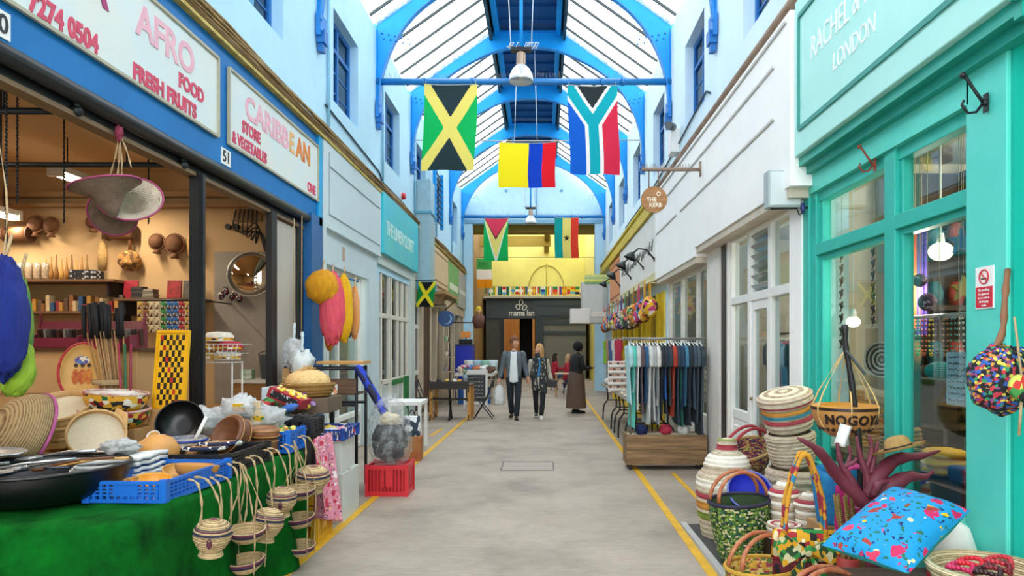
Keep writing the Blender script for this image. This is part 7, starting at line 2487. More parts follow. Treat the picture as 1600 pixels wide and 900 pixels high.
# pink bag on clip, blue cloth, floral pillow
t = thing('pink_bag', 'bright pink spangled bag hung on a clip hanger under the driftwood', 'bag', (1.90, 4.12, .36))
m = baggeo(.28, .09, .40); m.build('bag_body', pattern([('#b81c6c', 12), ('#e8a8c8', 1), ('#b81868', 6)], 60), t)
m = MB(); limb(m, [(-.10, 0, .38), (-.06, 0, .5), (.06, 0, .5), (.10, 0, .38)], [.02, .018, .018, .02], 8); m.build('handle', mat('#d84c90', .7), t)
m = MB(); m.tube([(-.14, 0, .42), (.14, 0, .42)], .006, 6); m.cbox((-.1, 0, .40), (.02, .02, .05)); m.cbox((.1, 0, .40), (.02, .02, .05)); m.build('clip_hanger', mat('#a8acb0', .3, metal=.7), t)
m = MB(); m.box(1.78, 2.05, 4.06, 4.22, .012, .355); tag(m.build('plain_carton', CARD, None), 'brown carton beneath the pink spangled bag', 'carton')
m = MB(); m.grid(lambda u, v: (.16 * cos(u * 6.28) * (1 - .3 * v), .10 * sin(u * 6.28), .30 - .34 * v + .02 * sin(u * 25)), 30, 10); single('blue_cloth', 'crumpled bright blue cloth behind the pink spangled bag', 'cloth', m, mat('#1c6cb8', .8, col2='#2c9ad0', vs=14), (1.90, 4.42, .50), solid=.008)
m = MB(); m.box(1.76, 2.06, 4.30, 4.55, .012, .46); tag(m.build('plain_carton', CARD, None), 'brown carton beneath the crumpled blue cloth', 'carton')
CP = [W(1283, 852, 3.3), W(1420, 897, 2.95), W(1517, 797, 3.25), W(1395, 760, 3.6)]
cn = (CP[1] - CP[0]).cross(CP[3] - CP[0]).normalized()
t = thing('floral_cushion', 'large bright blue cushion printed with pink flowers, propped at an angle', 'cushion', (CP[0] + CP[2]) / 2)
def cush(u, v, s_):
    x, z = abs(u - .5) * 2, abs(v - .5) * 2
    b = max(0, (1 - x ** 2.6) * (1 - z ** 2.6)) ** .5
    pin = .05 * (1 - (x * z)) * max(x, z) ** 3
    q = (CP[0] * (1 - u) + CP[1] * u) * (1 - v) + (CP[3] * (1 - u) + CP[2] * u) * v
    q = q + (t.location - q) * pin + cn * s_ * (.085 * b + .004 * sin(u * 19) * sin(v * 15) * b)
    return q
m = MB(); m.grid(lambda u, v: cush(u, v, 1), 30, 30); m.build('cushion_front', floral('#1092cc', ('#c8245c', '#d83c60', '#c8245c', '#a83428'), 12), t, world=True)
m = MB(); m.grid(lambda u, v: cush(u, v, -1), 30, 30); m.build('cushion_back', mat('#1fa8ac', .8), t, world=True)
m = MB(); m.M = Matrix.Rotation(.12, 4, 'Y'); loft(m, [((0, 0, 0), .10, .07), ((0, 0, .15), .11, .08), ((0, 0, .28), .05, .04), ((0, 0, .30), .01, .01)], 24); single('white_cushion', 'small white cushion with a red band tucked behind the blue floral cushion', 'cushion', m, mat('#e8e4dc', .8, var=.08), (2.05, 3.42, .42))
m = MB(); m.lathe([(.118, 0), (.12, .03), (.11, .045)], 24, sx=1, sy=.75); single('red_trim_ribbon', 'red ribbon around the base of the white cushion', 'ribbon', m, mat('#b82430', .7), (2.05, 3.42, .425))
coiled('corner_basket', 'wide shallow pale basket of red beads at the bottom right corner', (1.93, 2.96, .55), [(0, 0), (.18, 0), (.22, .05), (.24, .10)], 10, lambda f: 0, mats_=[weave('#e0d0a8', '#8c7448', 200)], inner=0)
for i, (x, y, c_, nm) in enumerate(((1.76, 2.98, '#c8285c', 'pink'), (1.84, 3.04, '#d82430', 'bright red'), (1.92, 2.98, '#7c1c28', 'dark red'), (1.98, 3.06, '#c83040', 'scarlet'), (1.84, 2.92, '#3a1c20', 'near black'))):
    m = MB()
    for q in range(26): a = q / 26 * 2 * pi; m.ball((.055 * cos(a) + .01 * sin(3 * a), .05 * sin(a), .012 * sin(a * 2)), .012, 7, 5)
    single('bead_necklace', nm + ' bead necklace coiled in the corner basket', 'necklace', m, mat(c_, .3), (x + .05, y - .02, .64))
m = MB(); m.box(1.55, 2.13, 2.78, 3.72, .012, .395); o_ = m.build('low_bench', wood('#5c4a3c', '#3c2c20', 0, 4), None, org=(1.85, 3.2, .012)); tag(o_, 'dark low bench under the floral cushion and corner basket', 'bench')

m = MB(); m.box(1.78, 2.12, 2.80, 3.12, .397, .548); tag(m.build('plain_carton', CARD, None), 'brown carton under the wide shallow corner basket', 'carton')
# driftwood, hat, hanging bowl, forked stick
DR = mat('#5e2230', .55, vs=12, col2='#7c3242')
t = thing('driftwood_branch', 'maroon painted driftwood with spreading antler like branches', 'driftwood', W(1365, 795, 3.85))
def br(pts, rad): m = MB(); q = [W(a, b, 3.85 + (c if True else 0)) for a, b, c in pts]; limb(m, q, [r_ * .74 for r_ in rad], 9); return m
for i, (pts, rad) in enumerate((([(1362, 800, 0), (1345, 780, 0), (1310, 745, 0), (1280, 705, -.1), (1246, 684, -.15)], [.05, .055, .05, .035, .006]),
                                ([(1345, 790, 0), (1330, 750, 0), (1314, 725, 0), (1308, 692, 0)], [.035, .03, .022, .014]),
                                ([(1318, 735, 0), (1328, 715, .03), (1326, 695, .03)], [.018, .014, .008]),
                                ([(1318, 730, 0), (1334, 722, 0), (1338, 715, 0)], [.02, .015, .012]),
                                ([(1355, 795, .05), (1356, 750, .05), (1345, 715, .05), (1338, 682, .05)], [.04, .034, .022, .010]),
                                ([(1352, 735, .05), (1362, 705, .05), (1358, 680, .05)], [.022, .018, .010]),
                                ([(1360, 740, .05), (1366, 715, .05), (1372, 690, .05)], [.026, .016, .008]),
                                ([(1358, 780, 0), (1372, 745, .05), (1400, 718, .1), (1440, 712, .1), (1470, 704, .1)], [.05, .065, .05, .026, .005]),
                                ([(1362, 790, 0), (1392, 760, 0), (1420, 745, 0), (1445, 745, 0), (1460, 735, 0)], [.05, .07, .045, .025, .005]),
                                ([(1365, 775, -.05), (1372, 757, -.06), (1388, 752, -.06)], [.03, .035, .012]))):
    br(pts, rad).build('branch', DR, t, world=True)
m = MB(); m.cyl((0, 0, -(t.location.z - .013)), (0, 0, .02), .05, .04, 12); m.build('stump', DR, t)
t = thing('straw_hat', 'straw hat with a rolled brim resting on the maroon driftwood', 'hat', W(1405, 702, 3.85), rot=(radians(-12), radians(-14), 0))
m = MB(); m.lathe([(.145, .015), (.14, 0), (.075, .005), (.065, .055), (.04, .075), (0, .078)], 36, sx=1.0, wob=.03); m.build('hat_body', weave('#c8a060', '#7c5c30', 420), t)
m = MB(); m.lathe([(.078, .006), (.074, .02)], 30, wob=.03); m.build('hat_band', mat('#3c2818', .7), t)
t = bowl('hanging_bowl', 'carved calabash bowl reading NOGOYA hung on ropes before the window', W(1320, 684, 4.25), .198, .20, mat('#c08848', .5, var=.12, vs=12), mat('#d0902c', .5), cat='bowl', th=.012, foot=.12, n=44)
m = MB(); m.lathe([(.199, .178), (.2, .19), (.199, .196)], 44); m.build('dark_band', mat('#2c1810', .5), t)
m = MB()
for q in range(26): a = q / 26 * 2 * pi; m.cbox((.148 * cos(a), .148 * sin(a), .062), (.018, .018, .018), rot=(.6, .6, a))
m.build('carved_dot', mat('#2c1810', .6), t)
for i, ch in enumerate('NOGOYA'):
    a = radians(-90 - 50 + i * 20); rr_ = .178
    text(t, ch, .082, (rr_ * cos(a) * 1.02, rr_ * sin(a) * 1.02, .098), (radians(103), 0, a + pi / 2), mat('#20120c', .6), xs=.95, align='CENTER', bold=.003, ext=.004, local=True)
top = W(1322, 545, 4.25) - t.location
for q in range(6): a = q * pi / 3 + .3; m = MB(); limb(m, [top, (.2 * cos(a), .2 * sin(a), .198), (.12 * cos(a), .12 * sin(a), .03)], [.004] * 3, 5); m.build('rope', mat('#d8b878', .8), t)
t = thing('forked_stick', 'tall black forked stick standing behind the hanging bowl ropes', 'stick', W(1345, 790, 4.12))
m = MB(); limb(m, [(t.location.x, 4.12, .013), W(1345, 740, 4.12), W(1334, 620, 4.1), W(1322, 545, 4.1), W(1320, 507, 4.1)], [.022, .02, .018, .016, .02], 10); m.build('stick_shaft', mat('#1a1a1c', .5), t, world=True)
m = MB(); m.bar(W(1322, 548, 4.08), W(1352, 585, 4.08), .02, .012); m.build('fork', mat('#5c6468', .4, metal=.4), t, world=True)
m = MB(); m.grid(lambda u, v: ((u - .5) * .07, .01 * sin(u * 6), -.13 * v), 6, 6); single('hanging_paper_tag', 'white paper tag dangling under the carved bowl', 'tag', m, WHITE, W(1322, 664, 4.06), rot=(0, .3, 0), solid=.002)

# patchwork bag at the pilaster
PW = pattern([('#16181c', 7), ('#b83040', 2), ('#2c8c5c', 1), ('#e0c850', 1), ('#2c5cb0', 2), ('#c88a34', 1), ('#8c3c7c', 1)], 75)
t = thing('patchwork_bag', 'dark multicoloured patchwork shoulder bag hung on the turquoise pilaster', 'bag', W(1566, 592, 3.0))
m = MB(); crumple(m, (0, 0, 0), (.145, .09, .155), 6, .16, 30, 22); m.build('bag_body', PW, t)
m = MB(); limb(m, [(-.05, 0, .12), (.02, .03, .2), (.08, .10, .36), (.16, .2, .5)], [.014] * 4, 8); m.build('strap', mat('#8a5c3c', .6), t)
t = thing('coin_purse', 'round red, green and yellow purse hanging over the patchwork bag', 'purse', W(1596, 606, 2.86))
m = MB(); m.M = Matrix.Rotation(radians(80), 4, 'X'); m.lathe([(0, .02), (.05, .014), (.058, 0), (0, -.02)], 28); m.build('purse_body', pattern([('#c83028', 3), ('#c8c858', 3), ('#3c8a3c', 2), ('#1c1c1c', 1)], 30), t)
m = MB(); m.tube([(.0, 0, .05), (.04, .1, .3)], .005, 6); m.tube([(0, 0, -.05), (-.01, 0, -.2)], .006, 6); m.build('cord', ROPE, t)

# ================================================================ inside the craft shop window
m = MB(); m.box(XR + .14, XR + .85, 3.56, 5.6, 0, .78); tag(m.build('display_plinth', wood('#6c5038', '#3c2a1c', 1, 4), None, org=(2.7, 4.6, 0)), 'timber display plinth inside the turquoise shop window', 'plinth')
fill_light((3.6, 4.4, 2.7), 95, r=.3); fill_light((2.8, 5.1, 2.0), 30, r=.06)  # fill lights set apart from the globes, added to brighten the dark interior
for i, (px, py, X, r_) in enumerate(((1470, 393, 2.95, .085), (1333, 503, 2.5, .055))):
    t = thing('globe_lamp', ('glowing round globe lamp hanging in the right pane of the turquoise window', 'small glowing bulb hanging in the left pane of the turquoise window')[i], 'pendant lamp', WX(px, py, X))
    m = MB(); m.ball((0, 0, 0), (r_, r_, r_ * .82)); m.build('globe', glow('#fff0c8', 5), t)
    m = MB(); m.cyl((0, 0, r_ * .7), (0, 0, r_ + .05), .03, .02); m.tube([(0, 0, r_), (0, 0, 3.2 - t.location.z)], .005, 5); m.build('lamp_cord', WHITE, t)
for px, z0, z1, lb in ((1315, 372, 545, 'string of small dark birds hanging in the left pane, nearer the white shop'), (1365, 350, 510, 'string of small dark birds hanging beside the window mullion')):
    a, b = WX(px, z0, 2.42), WX(px, z1, 2.42); t = thing('bird_garland', lb, 'garland', a)
    m = MB(); m.tube([(0, 0, 2.95 - a.z), (0, 0, b.z - a.z)], .002, 4); m.build('thread', ROPE, t)
    for q in range(9):
        z = (b.z - a.z) * (q + .5) / 9
        m = MB(); m.ball((0, 0, z), (.012, .02, .028), 8, 6); m.ball((0, -.014, z + .026), .011, 6, 5); m.bar((0, 0, z), (.0, .04, z + .018), .006, .02); m.bar((0, 0, z - .02), (.0, .03, z - .045), .008, .004); m.build('bird', mat('#3a2c28', .6), t)
def shopbit(name, cat, lab, px, py, X, mb, m_, hang=False, part=None):
    p = WX(px, py, X); t = thing(name, lab, cat, p); mb.build(part or (name + '_body'), m_, t)
    if hang: m = MB(); m.tube([(0, 0, .02), (0, 0, 3.15 - p.z)], .003, 4); m.build('hanging_thread', ROPE, t)
    return t
for i, (px, cA, cB, w, nm) in enumerate(((1408, '#d83888', '#c81c5c', .13, 'pink'), (1418, '#c81c2c', '#e02c34', .10, 'crimson'), (1430, '#e8782c', '#b84c28', .10, 'orange'), (1440, '#5c2c8c', '#303c8c', .10, 'purple'))):
    m = MB(); m.grid(lambda u, v: ((u - .5) * w, .02 * sin(u * 22), -v * (.95 if i < 2 else .8)), 24, 10)
    shopbit('hanging_scarf', 'scarf', nm + ' scarf hanging inside the right pane of the turquoise window', px, 330 + 10 * i, 2.75 + .05 * i, m, mat(cA, .7, col2=cB, vs=6), True)
for i, (px, py, r_, lb) in enumerate(((1437, 438, .045, 'purple speckled ball ornament hanging in the window'), (1449, 472, .058, 'larger maroon speckled ball ornament hanging lower in the window'))):
    m = MB(); m.ball((0, 0, 0), r_); shopbit('ball_ornament', 'ornament', lb, px, py, 2.5, m, pattern([('#6c3058', 5), ('#c89cb0', 1), ('#4c2840', 3)], 60), True)
for i, (px, py, c_, nm) in enumerate(((1502, 378, '#24589c', 'blue'), (1505, 452, '#d8a850', 'gold'))):
    m = MB(); m.prism([((.085 if q % 2 == 0 else .036) * sin(q * pi / 5), (.085 if q % 2 == 0 else .036) * cos(q * pi / 5)) for q in range(10)], -.012, .012, 1); shopbit('hanging_star', 'star ornament', nm + ' star hanging near the turquoise pilaster', px, py, 2.55, m, mat(c_, .4), True)
m = MB()
for q in range(6):
    for r_ in range(3): m.cbox((0, r_ * .14 - .14 + .07 * (q % 2), q * .066), (.10, .13, .06))
t = shopbit('basket_shelf', 'shelf', 'stack of small tan woven boxes in the left pane of the window', 1330, 600, 2.62, m, weave('#c8924c', '#7c5024', 200)); t.location.z = .785; t.scale = (1, 1, 1.25)
t = thing('woven_plate', 'round black and cream woven plate standing in the left pane', 'plate', WX(1378, 562, 2.40), rot=(radians(90), 0, radians(-60)))
coiled('', '', None, [(0, 0), (.06, .004), (.13, .02)], 9, cyc((0, 1), 9), parent=t, mats_=[weave('#e0d4bc', '#a08c6c', 200), mat('#1c1a1a', .7)], n=34, ridge=.006)
m = MB(); m.box(-.01, .01, -.10, .10, -.15, .15); t = shopbit('chalk_notice', 'notice', 'pale blue handwritten notice inside the window by the pilaster', 1498, 592, 2.33, m, mat('#b4d4dc', .6), True)
rr = random.Random(6)
for q in range(8): scrawl(t, [(t.location.x - .012, t.location.y + .08, t.location.z + .12 - q * .034), (t.location.x - .012, t.location.y - .08, t.location.z + .12 - q * .034)], .016, .0014, 7, BLACK, q)
t = thing('necklace_rack', 'metal rail hung with bead necklaces behind the right pane', 'rack', WX(1480, 492, 2.7))
m = MB(); m.tube([(0, .45, 0), (0, -.35, 0)], .012, 8); m.tube([(0, .45, 0), (0, .45, .785 - t.location.z)], .012, 8); m.tube([(0, -.35, 0), (0, -.35, .785 - t.location.z)], .012, 8); m.build('rail', mat('#8c9094', .3, metal=.6), t)
for q, (c_, nm) in enumerate((('#58b858', 'green'), ('#c84c30', 'red'), ('#d8b43c', 'yellow'), ('#5c2c7c', 'purple'), ('#a8703c', 'brown'), ('#3c8c8c', 'teal'), ('#d8d0c0', 'white'), ('#30241c', 'dark'))):
    m = MB(); y_ = .36 - q * .085
    for k_ in range(22): a = k_ / 22 * 2 * pi; m.ball((0, .026 * cos(a), -.14 + .14 * sin(a)), .009, 6, 4)
    single('bead_necklace', nm + ' bead necklace hanging on the rail behind the right pane', 'necklace', m, mat(c_, .4), (2.7, t.location.y + y_, t.location.z + .005))
m = MB(); m.ball((0, 0, 0), (.085, .085, .06)); shopbit('teal_pouffe', 'ornament', 'teal woven ball hanging beneath the necklaces', 1468, 580, 2.45, m, weave('#169c98', '#0c5c60', 160), True)
for i, (px, X, r_, h, mm, lb) in enumerate(((1408, 2.55, .13, .24, weave('#a87440', '#5c3c20', 160), 'brown woven basket on the plinth behind the right pane'), (1448, 2.5, .10, .15, weave('#8c6438', '#4c2c18', 160), 'low brown basket on the plinth beside the tall one'), (1300, 2.5, .09, .2, GW, 'green flecked basket on the plinth in the left pane'), (1350, 2.75, .14, .28, weave('#c08848', '#7c5024', 160), 'large honey basket deep in the left pane'))):
    p = WX(px, 700, X); coiled('shop_basket', lb, (X, p.y, .785), [(0, 0), (r_ * .8, 0), (r_, h * .5), (r_ * .9, h)], 12, lambda f: 0, mats_=[mm], inner=0, n=28)
for i in range(3):
    m = MB(); crumple(m, (0, 0, 0), (.13, .13, .035), i, .1); single('yellow_cushion', ('lowest', 'middle', 'top')[i] + ' yellow cushion of the stack behind the right pane', 'cushion', m, mat('#e8ac14', .7), (2.52, 4.28, .82 + i * .055))
for i, (y, c_, nm) in enumerate(((3.75, '#7c1c2c', 'maroon'), (3.98, '#b83848', 'red'), (4.12, '#24304c', 'navy'))):
    m = MB(); m.cbox((0, 0, .05), (.16, .18, .10)); single('folded_textile', nm + ' folded textile on the plinth near the pilaster', 'textile', m, mat(c_, .8, var=.2, vs=20), (2.52, y - .08, .785), bevel=.02)
t = thing('wall_cabinet', 'dark shelved cabinet added to darken the back of the craft shop', 'cabinet', (3.9, 5.8, 0))  # cabinet added so the room behind the right pane reads dark
m = MB(); m.box(3.0, 4.9, 5.93, 5.98, 0, 3.1)
for z in (.4, .9, 1.4, 1.9, 2.4): m.box(3.0, 4.9, 5.68, 5.94, z, z + .04)
for x in (3.0, 3.6, 4.2, 4.86): m.box(x, x + .04, 5.68, 5.94, 0, 3.1)
m.build('shelf_carcass', wood('#4c3626', '#2a1c12', 2, 4), t, world=True)
for q in range(18):
    m = MB(); m.lathe([(0, 0), (.05, 0), (.07, .1), (.04, .2), (0, .2)], 14); single('shelf_pot', 'pot standing %s on the %s shelf of the craft shop cabinet' % (nth(q % 6), ('lower', 'middle', 'upper')[q // 6]), 'pot', m, mat(('#b88448', '#2c7c8c', '#a83c34', '#d8c8a0', '#5c7c3c', '#30304c')[q % 6], .5), (3.15 + (q % 6) * .18, 5.8, (1.445, 1.945, 2.445)[q // 6]))
# white shop interior
fill_light((3.8, 7.4, 2.5), 120, r=.2); fill_light((3.2, 10.5, 2.4), 60, r=.2); fill_light((-4.0, 10, 2.6), 60, r=.2); fill_light((-4.0, 13.2, 2.6), 40, r=.2)  # fill lights with no fixtures, added to lift the dark shop rooms on both sides
def garment(label, x, y, z, L, w, c_, c2=None, name='garment', rz=0., group=None, cat='clothes', wid=.045, rail=True):
    """a top on a hanger: seen along its edge when rz = 0; hangs from z"""
    t = thing(name, label, cat, (x, y, z), rz, group)
    sd = (x * 37 + y * 11) % 6
    m = MB(); secs = []
    for f, ww, th in ((0, .05, .012), (.05, w * .5, .02), (.10, w * .92, .03), (.22, w, wid), (.5, w * .86, wid * 1.1), (.8, w * .9, wid * 1.2), (1, w * .94, wid * 1.3)):
        secs.append([m._v((th * cos(a) * .6 + .012 * sin(f * 5 + sd) * f + .008 * sin(a * 5 + sd) * f, ww * .5 * sin(a), -.06 - f * L + .01 * sin(a * 3 + sd) * f)) for a in [2 * pi * k / 20 for k in range(20)]])
    for a, b in zip(secs, secs[1:]):
        for k in range(20): m._f([a[k], a[(k + 1) % 20], b[(k + 1) % 20], b[k]], 0, True)
    m._f(secs[0]); m.build('cloth_body', mat(c_, .85, col2=c2 or c_, vs=9) if c2 else mat(c_, .85, var=.15, vs=10), t)
    for s_ in (-1, 1): m = MB(); limb(m, [(0, s_ * w * .42, -.10), (.008, s_ * w * .47, -.2), (.012, s_ * w * .45, -.36)], [.03, .034, .03], 8); m.build('sleeve', mat(c_, .85, var=.15, vs=10), t)
    m = MB(); m.tube([(0, -w * .4, -.09), (0, 0, -.04), (0, w * .4, -.09)], .006, 5); m.tube([(0, 0, -.04), (0, 0, -.01), (0, .012, .006), (0, 0, .018), (0, -.012, .006)], .003, 5); m.build('hanger', WHITE, t)
    return t
t = thing('clothes_rail', 'metal clothes rail inside the white shop', 'clothes rail', (2.9, 7.4, 0))
m = MB(); m.tube([(2.9, 6.4, 1.75), (2.9, 8.6, 1.75)], .014, 8)
for y in (6.4, 8.6): m.tube([(2.9, y, 0), (2.9, y, 1.75)], .014, 8)
m.build('rail_tube', IRON, t, world=True)
for q in range(8):
    garment(('teal', 'pale blue', 'navy', 'white patterned', 'dark green', 'sky blue', 'crimson', 'grey')[q] + ' garment on the rail inside the white shop', 2.9, 6.6 + q * .24, 1.735, .85, .42, ('#2c6c78', '#8cb8c8', '#1c2c4c', '#c8d4d4', '#1c4c40', '#5c9cc0', '#b82838', '#7c8488')[q], rz=pi / 2, name='shop_garment')

# ================================================================ clothes rail on the timber trough
Yb = 9.0
t = thing('wheeled_trough', 'weathered timber trough on castors holding up the outdoor clothes rail', 'trough', (1.6, Yb, 0))
WTH = wood('#a48258', '#5c4530', 0, 5, .7)
for z in (.07, .265): m = MB(); m.box(1.08, 2.12, Yb - .2, Yb - .17, z, z + .19); m.build('front_plank', WTH, t, world=True, bevel=.004)
m = MB(); m.box(1.08, 2.12, Yb + .17, Yb + .2, .07, .455); m.box(1.08, 1.11, Yb - .17, Yb + .17, .07, .455); m.box(2.09, 2.12, Yb - .17, Yb + .17, .07, .455); m.box(1.1, 2.1, Yb - .17, Yb + .17, .07, .1); m.build('trough_shell', WTH, t, world=True)
m = MB(); m.box(1.1, 2.1, Yb - .16, Yb + .16, .42, .44); m.build('inner_shelf', mat('#c8bca4', .8), t, world=True)
for x in (1.14, 2.06):
    for y in (Yb - .14, Yb + .14): m = MB(); m.cyl((x - .015, y, .035), (x + .015, y, .035), .035); m.box(x - .02, x + .02, y - .02, y + .02, .05, .07); m.build('castor', BLACK, t, world=True)
t = thing('clothes_rail', 'tall metal clothes rail standing in the timber trough', 'clothes rail', (1.6, Yb, .44))
for x in (1.16, 2.06): m = MB(); m.tube([(x, Yb, .44), (x, Yb, 1.70)], .016, 8); m.build('upright', mat('#8c8a86', .4, metal=.5), t, world=True)
m = MB(); m.tube([(1.06, Yb, 1.70), (2.14, Yb, 1.70)], .016, 8); m.ball((1.06, Yb, 1.70), .024, 8, 6); m.build('top_rail', mat('#8c8a86', .4, metal=.5), t, world=True)
GAR = [('#a8d0d4', 'pale aqua', .72), ('#58b8a8', 'mint green', .95), ('#b8d8dc', 'light aqua', .6), ('#c4c6c4', 'light grey', .85), ('#34404c', 'charcoal blue', .7), ('#5c4c50', 'dusky brown', .8), ('#2c5c84', 'mid blue', .75), ('#c8ccc8', 'silver grey', 1.0), ('#d0d0cc', 'off white', .82), ('#a8acac', 'ash grey', .9), ('#8c9498', 'steel grey', 1.02), ('#d8d8d2', 'chalk white', .75), ('#262c30', 'black', .8), ('#1c4c8c', 'royal blue', .68), ('#28323c', 'ink blue', .9), ('#3a3c40', 'slate', .72), ('#a83c2c', 'rust red', .82), ('#8c4c34', 'copper brown', .7), ('#283c4c', 'dark denim', 1.0), ('#1c5c4c', 'bottle green', .95), ('#24405c', 'navy denim', .75), ('#4c84a4', 'washed denim', .8), ('#243038', 'near black denim', 1.0), ('#2c3038', 'striped black', .7), ('#3c4c5c', 'storm blue', .78), ('#303c48', 'graphite', 1.02), ('#485860', 'dull blue grey', .95), ('#34404a', 'dark slate', 1.05)]
for q, (c_, nm, L) in enumerate(GAR):
    garment(nm + ' top hanging on the outdoor clothes rail', 1.13 + q * .0345, Yb, 1.695, L * 1.08 + .06 * sin(q * 1.7), .42 + .03 * sin(q * 2.9), c_, wid=.026, rz=.12 * sin(q * 2.1), name='hanging_garment')
for i, (x, c_, nm) in enumerate(((1.3, '#1c2c5c', 'navy bag slumped'), (1.62, '#b83048', 'red patterned cloth bundle'), (1.85, '#d8d8d4', 'white folded sheet'))):
    m = MB(); crumple(m, (0, 0, 0), (.08, .08, .07), i, .3); single('floor_bundle', nm + ' in the timber trough under the garments', 'bundle', m, mat(c_, .8, var=.2, vs=20), (x, Yb, .50))

# ================================================================ trestle tables down the right side
for ti, (y0, y1, lb) in enumerate(((10.3, 12.3, 'black legged trestle table of sandals, the nearer one on the right'), (12.5, 15.3, 'black legged trestle table beyond the sandals table'))):
    t = thing('trestle_table', lb, 'table', (1.65, (y0 + y1) / 2, 0))
    m = MB(); m.box(1.30, 2.05, y0, y1, .74, .77); m.build('table_top', mat('#8c8070', .6), t, world=True, bevel=.004)
    for y in (y0 + .15, y0 + .75, y1 - .3):
        for s_ in (-1, 1):
            m = MB(); x = 1.67 + s_ * .27; limb(m, [(x, y, .74), (x - s_ * .03, y, .45), (x + s_ * .06, y - .05, .3), (x + s_ * .08, y - .05, .0)], [.016] * 4, 7); m.build('leg', BLACK, t, world=True)
        m = MB(); m.tube([(1.43, y, .42), (1.91, y, .42)], .012, 6); m.build('cross_bar', BLACK, t, world=True)
rr = random.Random(8); k = 0
SCOL = [('#c8a878', 'tan'), ('#2c2826', 'black'), ('#e0dcd0', 'white'), ('#8c5c38', 'brown'), ('#b8b0a4', 'grey'), ('#c83c4c', 'red')]
for a in range(9):
    for b in range(5):
        c_, nm = SCOL[(a * 2 + b) % 6]
        m = MB(); m.M = Matrix.Scale(2.4, 4, (0, 1, 0)); m.lathe([(0, 0), (.036, .004), (.04, .018), (.03, .024), (0, .022)], 12)
        m.M = Matrix(); limb(m, [(-.035, -.02, .02), (0, -.03, .055), (.035, -.02, .02)], [.008] * 3, 6)
        single('sandal', '%s sandal, %s along the %s row of the nearer trestle table' % (nm, nth(b), nth(a)), 'sandal', m, mat(c_, .6, var=.15), (1.38 + b * .14, 10.42 + a * .2, .775), rot=(0, 0, .4 + rr.uniform(-.3, .3)), group=nm + ' sandals on the nearer trestle table')
for q in range(22):
    c_, nm = SCOL[q % 6] if q % 3 else ('#d8d4cc', 'pale')
    m = MB(); crumple(m, (0, 0, 0), (.10, .11, .07), q, .45, 14, 10); single('cloth_bundle', '%s soft bundle, %s along the %s row of the further trestle table' % (nm, nth(q % 4), nth(q // 4)), 'bundle', m, mat(c_, .8, var=.25, vs=20), (1.42 + (q % 4) * .17, 12.65 + (q // 4) * .42, .84 + .05 * (q % 2)), group=nm + ' bundles on the further trestle table')
t = thing('display_rack', 'white tiered rack of small packets behind the sandals', 'rack', (1.50, 12.35, .78), rz=.0)
m = MB(); m.box(-.32, .2, -.02, .02, -.0, .55)
for q in range(5): m.box(-.32, .2, -.07, .0, .03 + q * .105, .04 + q * .105); m.box(-.32, .2, -.075, -.07, .03 + q * .105, .07 + q * .105)
m.build('rack_frame', mat('#e4e0d8', .5), t)
for q in range(5):
    for b in range(7): m = MB(); m.cbox((-.28 + b * .07, -.045, .075 + q * .105), (.05, .02, .07)); m.build('packet', mat(('#8c5c3c', '#d8b0a0', '#5c3c30', '#c88c6c')[(q + b) % 4], .6), t)
for x, z in ((-.3, 0), (.18, 0)): m = MB(); m.box(x - .01, x + .01, -.1, .1, -.005, .03); m.build('rack_foot', WHITE, t)

# bags hanging in a line from the yellow shop
t = thing('bag_rail', 'pale rail under the weathered fascia carrying the line of bags', 'rail', (XR - .25, 15, 2.72)); m = MB(); m.tube([(XR - .28, 12.1, 2.76), (XR - .28, 21.0, 2.70)], .018, 6)
for y in (12.3, 15, 18, 20.8): m.tube([(XR - .28, y, 2.74), (XR, y, 2.74)], .012, 6)
m.build('rail_tube', mat('#d8cdb0', .6), t, world=True)
BG = [('#e0a81c', 'golden'), ('#d8a020', 'amber'), ('#2c6cb4', 'blue'), ('#c83c7c', 'pink'), ('#e08c28', 'orange'), ('#8c6c3c', 'brown'), ('#d8c030', 'yellow'), ('#3c4c4c', 'dark'), ('#b82c3c', 'red'), ('#4c8c5c', 'green'), ('#c8a878', 'tan'), ('#5c4c8c', 'violet'), ('#2c3c6c', 'navy'), ('#d85c4c', 'coral'), ('#e86858', 'salmon'), ('#c8c0b0', 'pale'), ('#7c3c54', 'plum'), ('#a8b03c', 'olive'), ('#1c8c9c', 'teal'), ('#b86c2c', 'rust'), ('#e0709c', 'rose'), ('#6c8cb0', 'slate blue'), ('#f07060', 'bright coral'), ('#c85030', 'brick')]
for q, (c_, nm) in enumerate(BG):
    y = 12.25 + q * .37; s_ = rr.uniform(.13, .19); dz = .22 + .16 * (q % 2)
    t = thing('hanging_bag', nm + ' patterned bag in the line under the weathered fascia', 'bag', (XR - .28 - .04 * (q % 2), y, 2.70 - dz - s_))
    m = MB(); crumple(m, (0, 0, 0), (s_ * .8, s_, s_), q, .22, 18, 12); m.build('bag_body', pattern([(c_, 6), (BG[(q * 5 + 3) % 24][0], 2), ('#ece4d0', 1), ('#2c2420', 2)], 14), t)
    m = MB(); limb(m, [(0, -s_ * .6, s_ * .6), (0, -s_ * .2, s_ + dz + .04), (0, s_ * .2, s_ + dz + .04), (0, s_ * .6, s_ * .6)], [.012] * 4, 6); m.build('handle', mat(c_, .7), t)
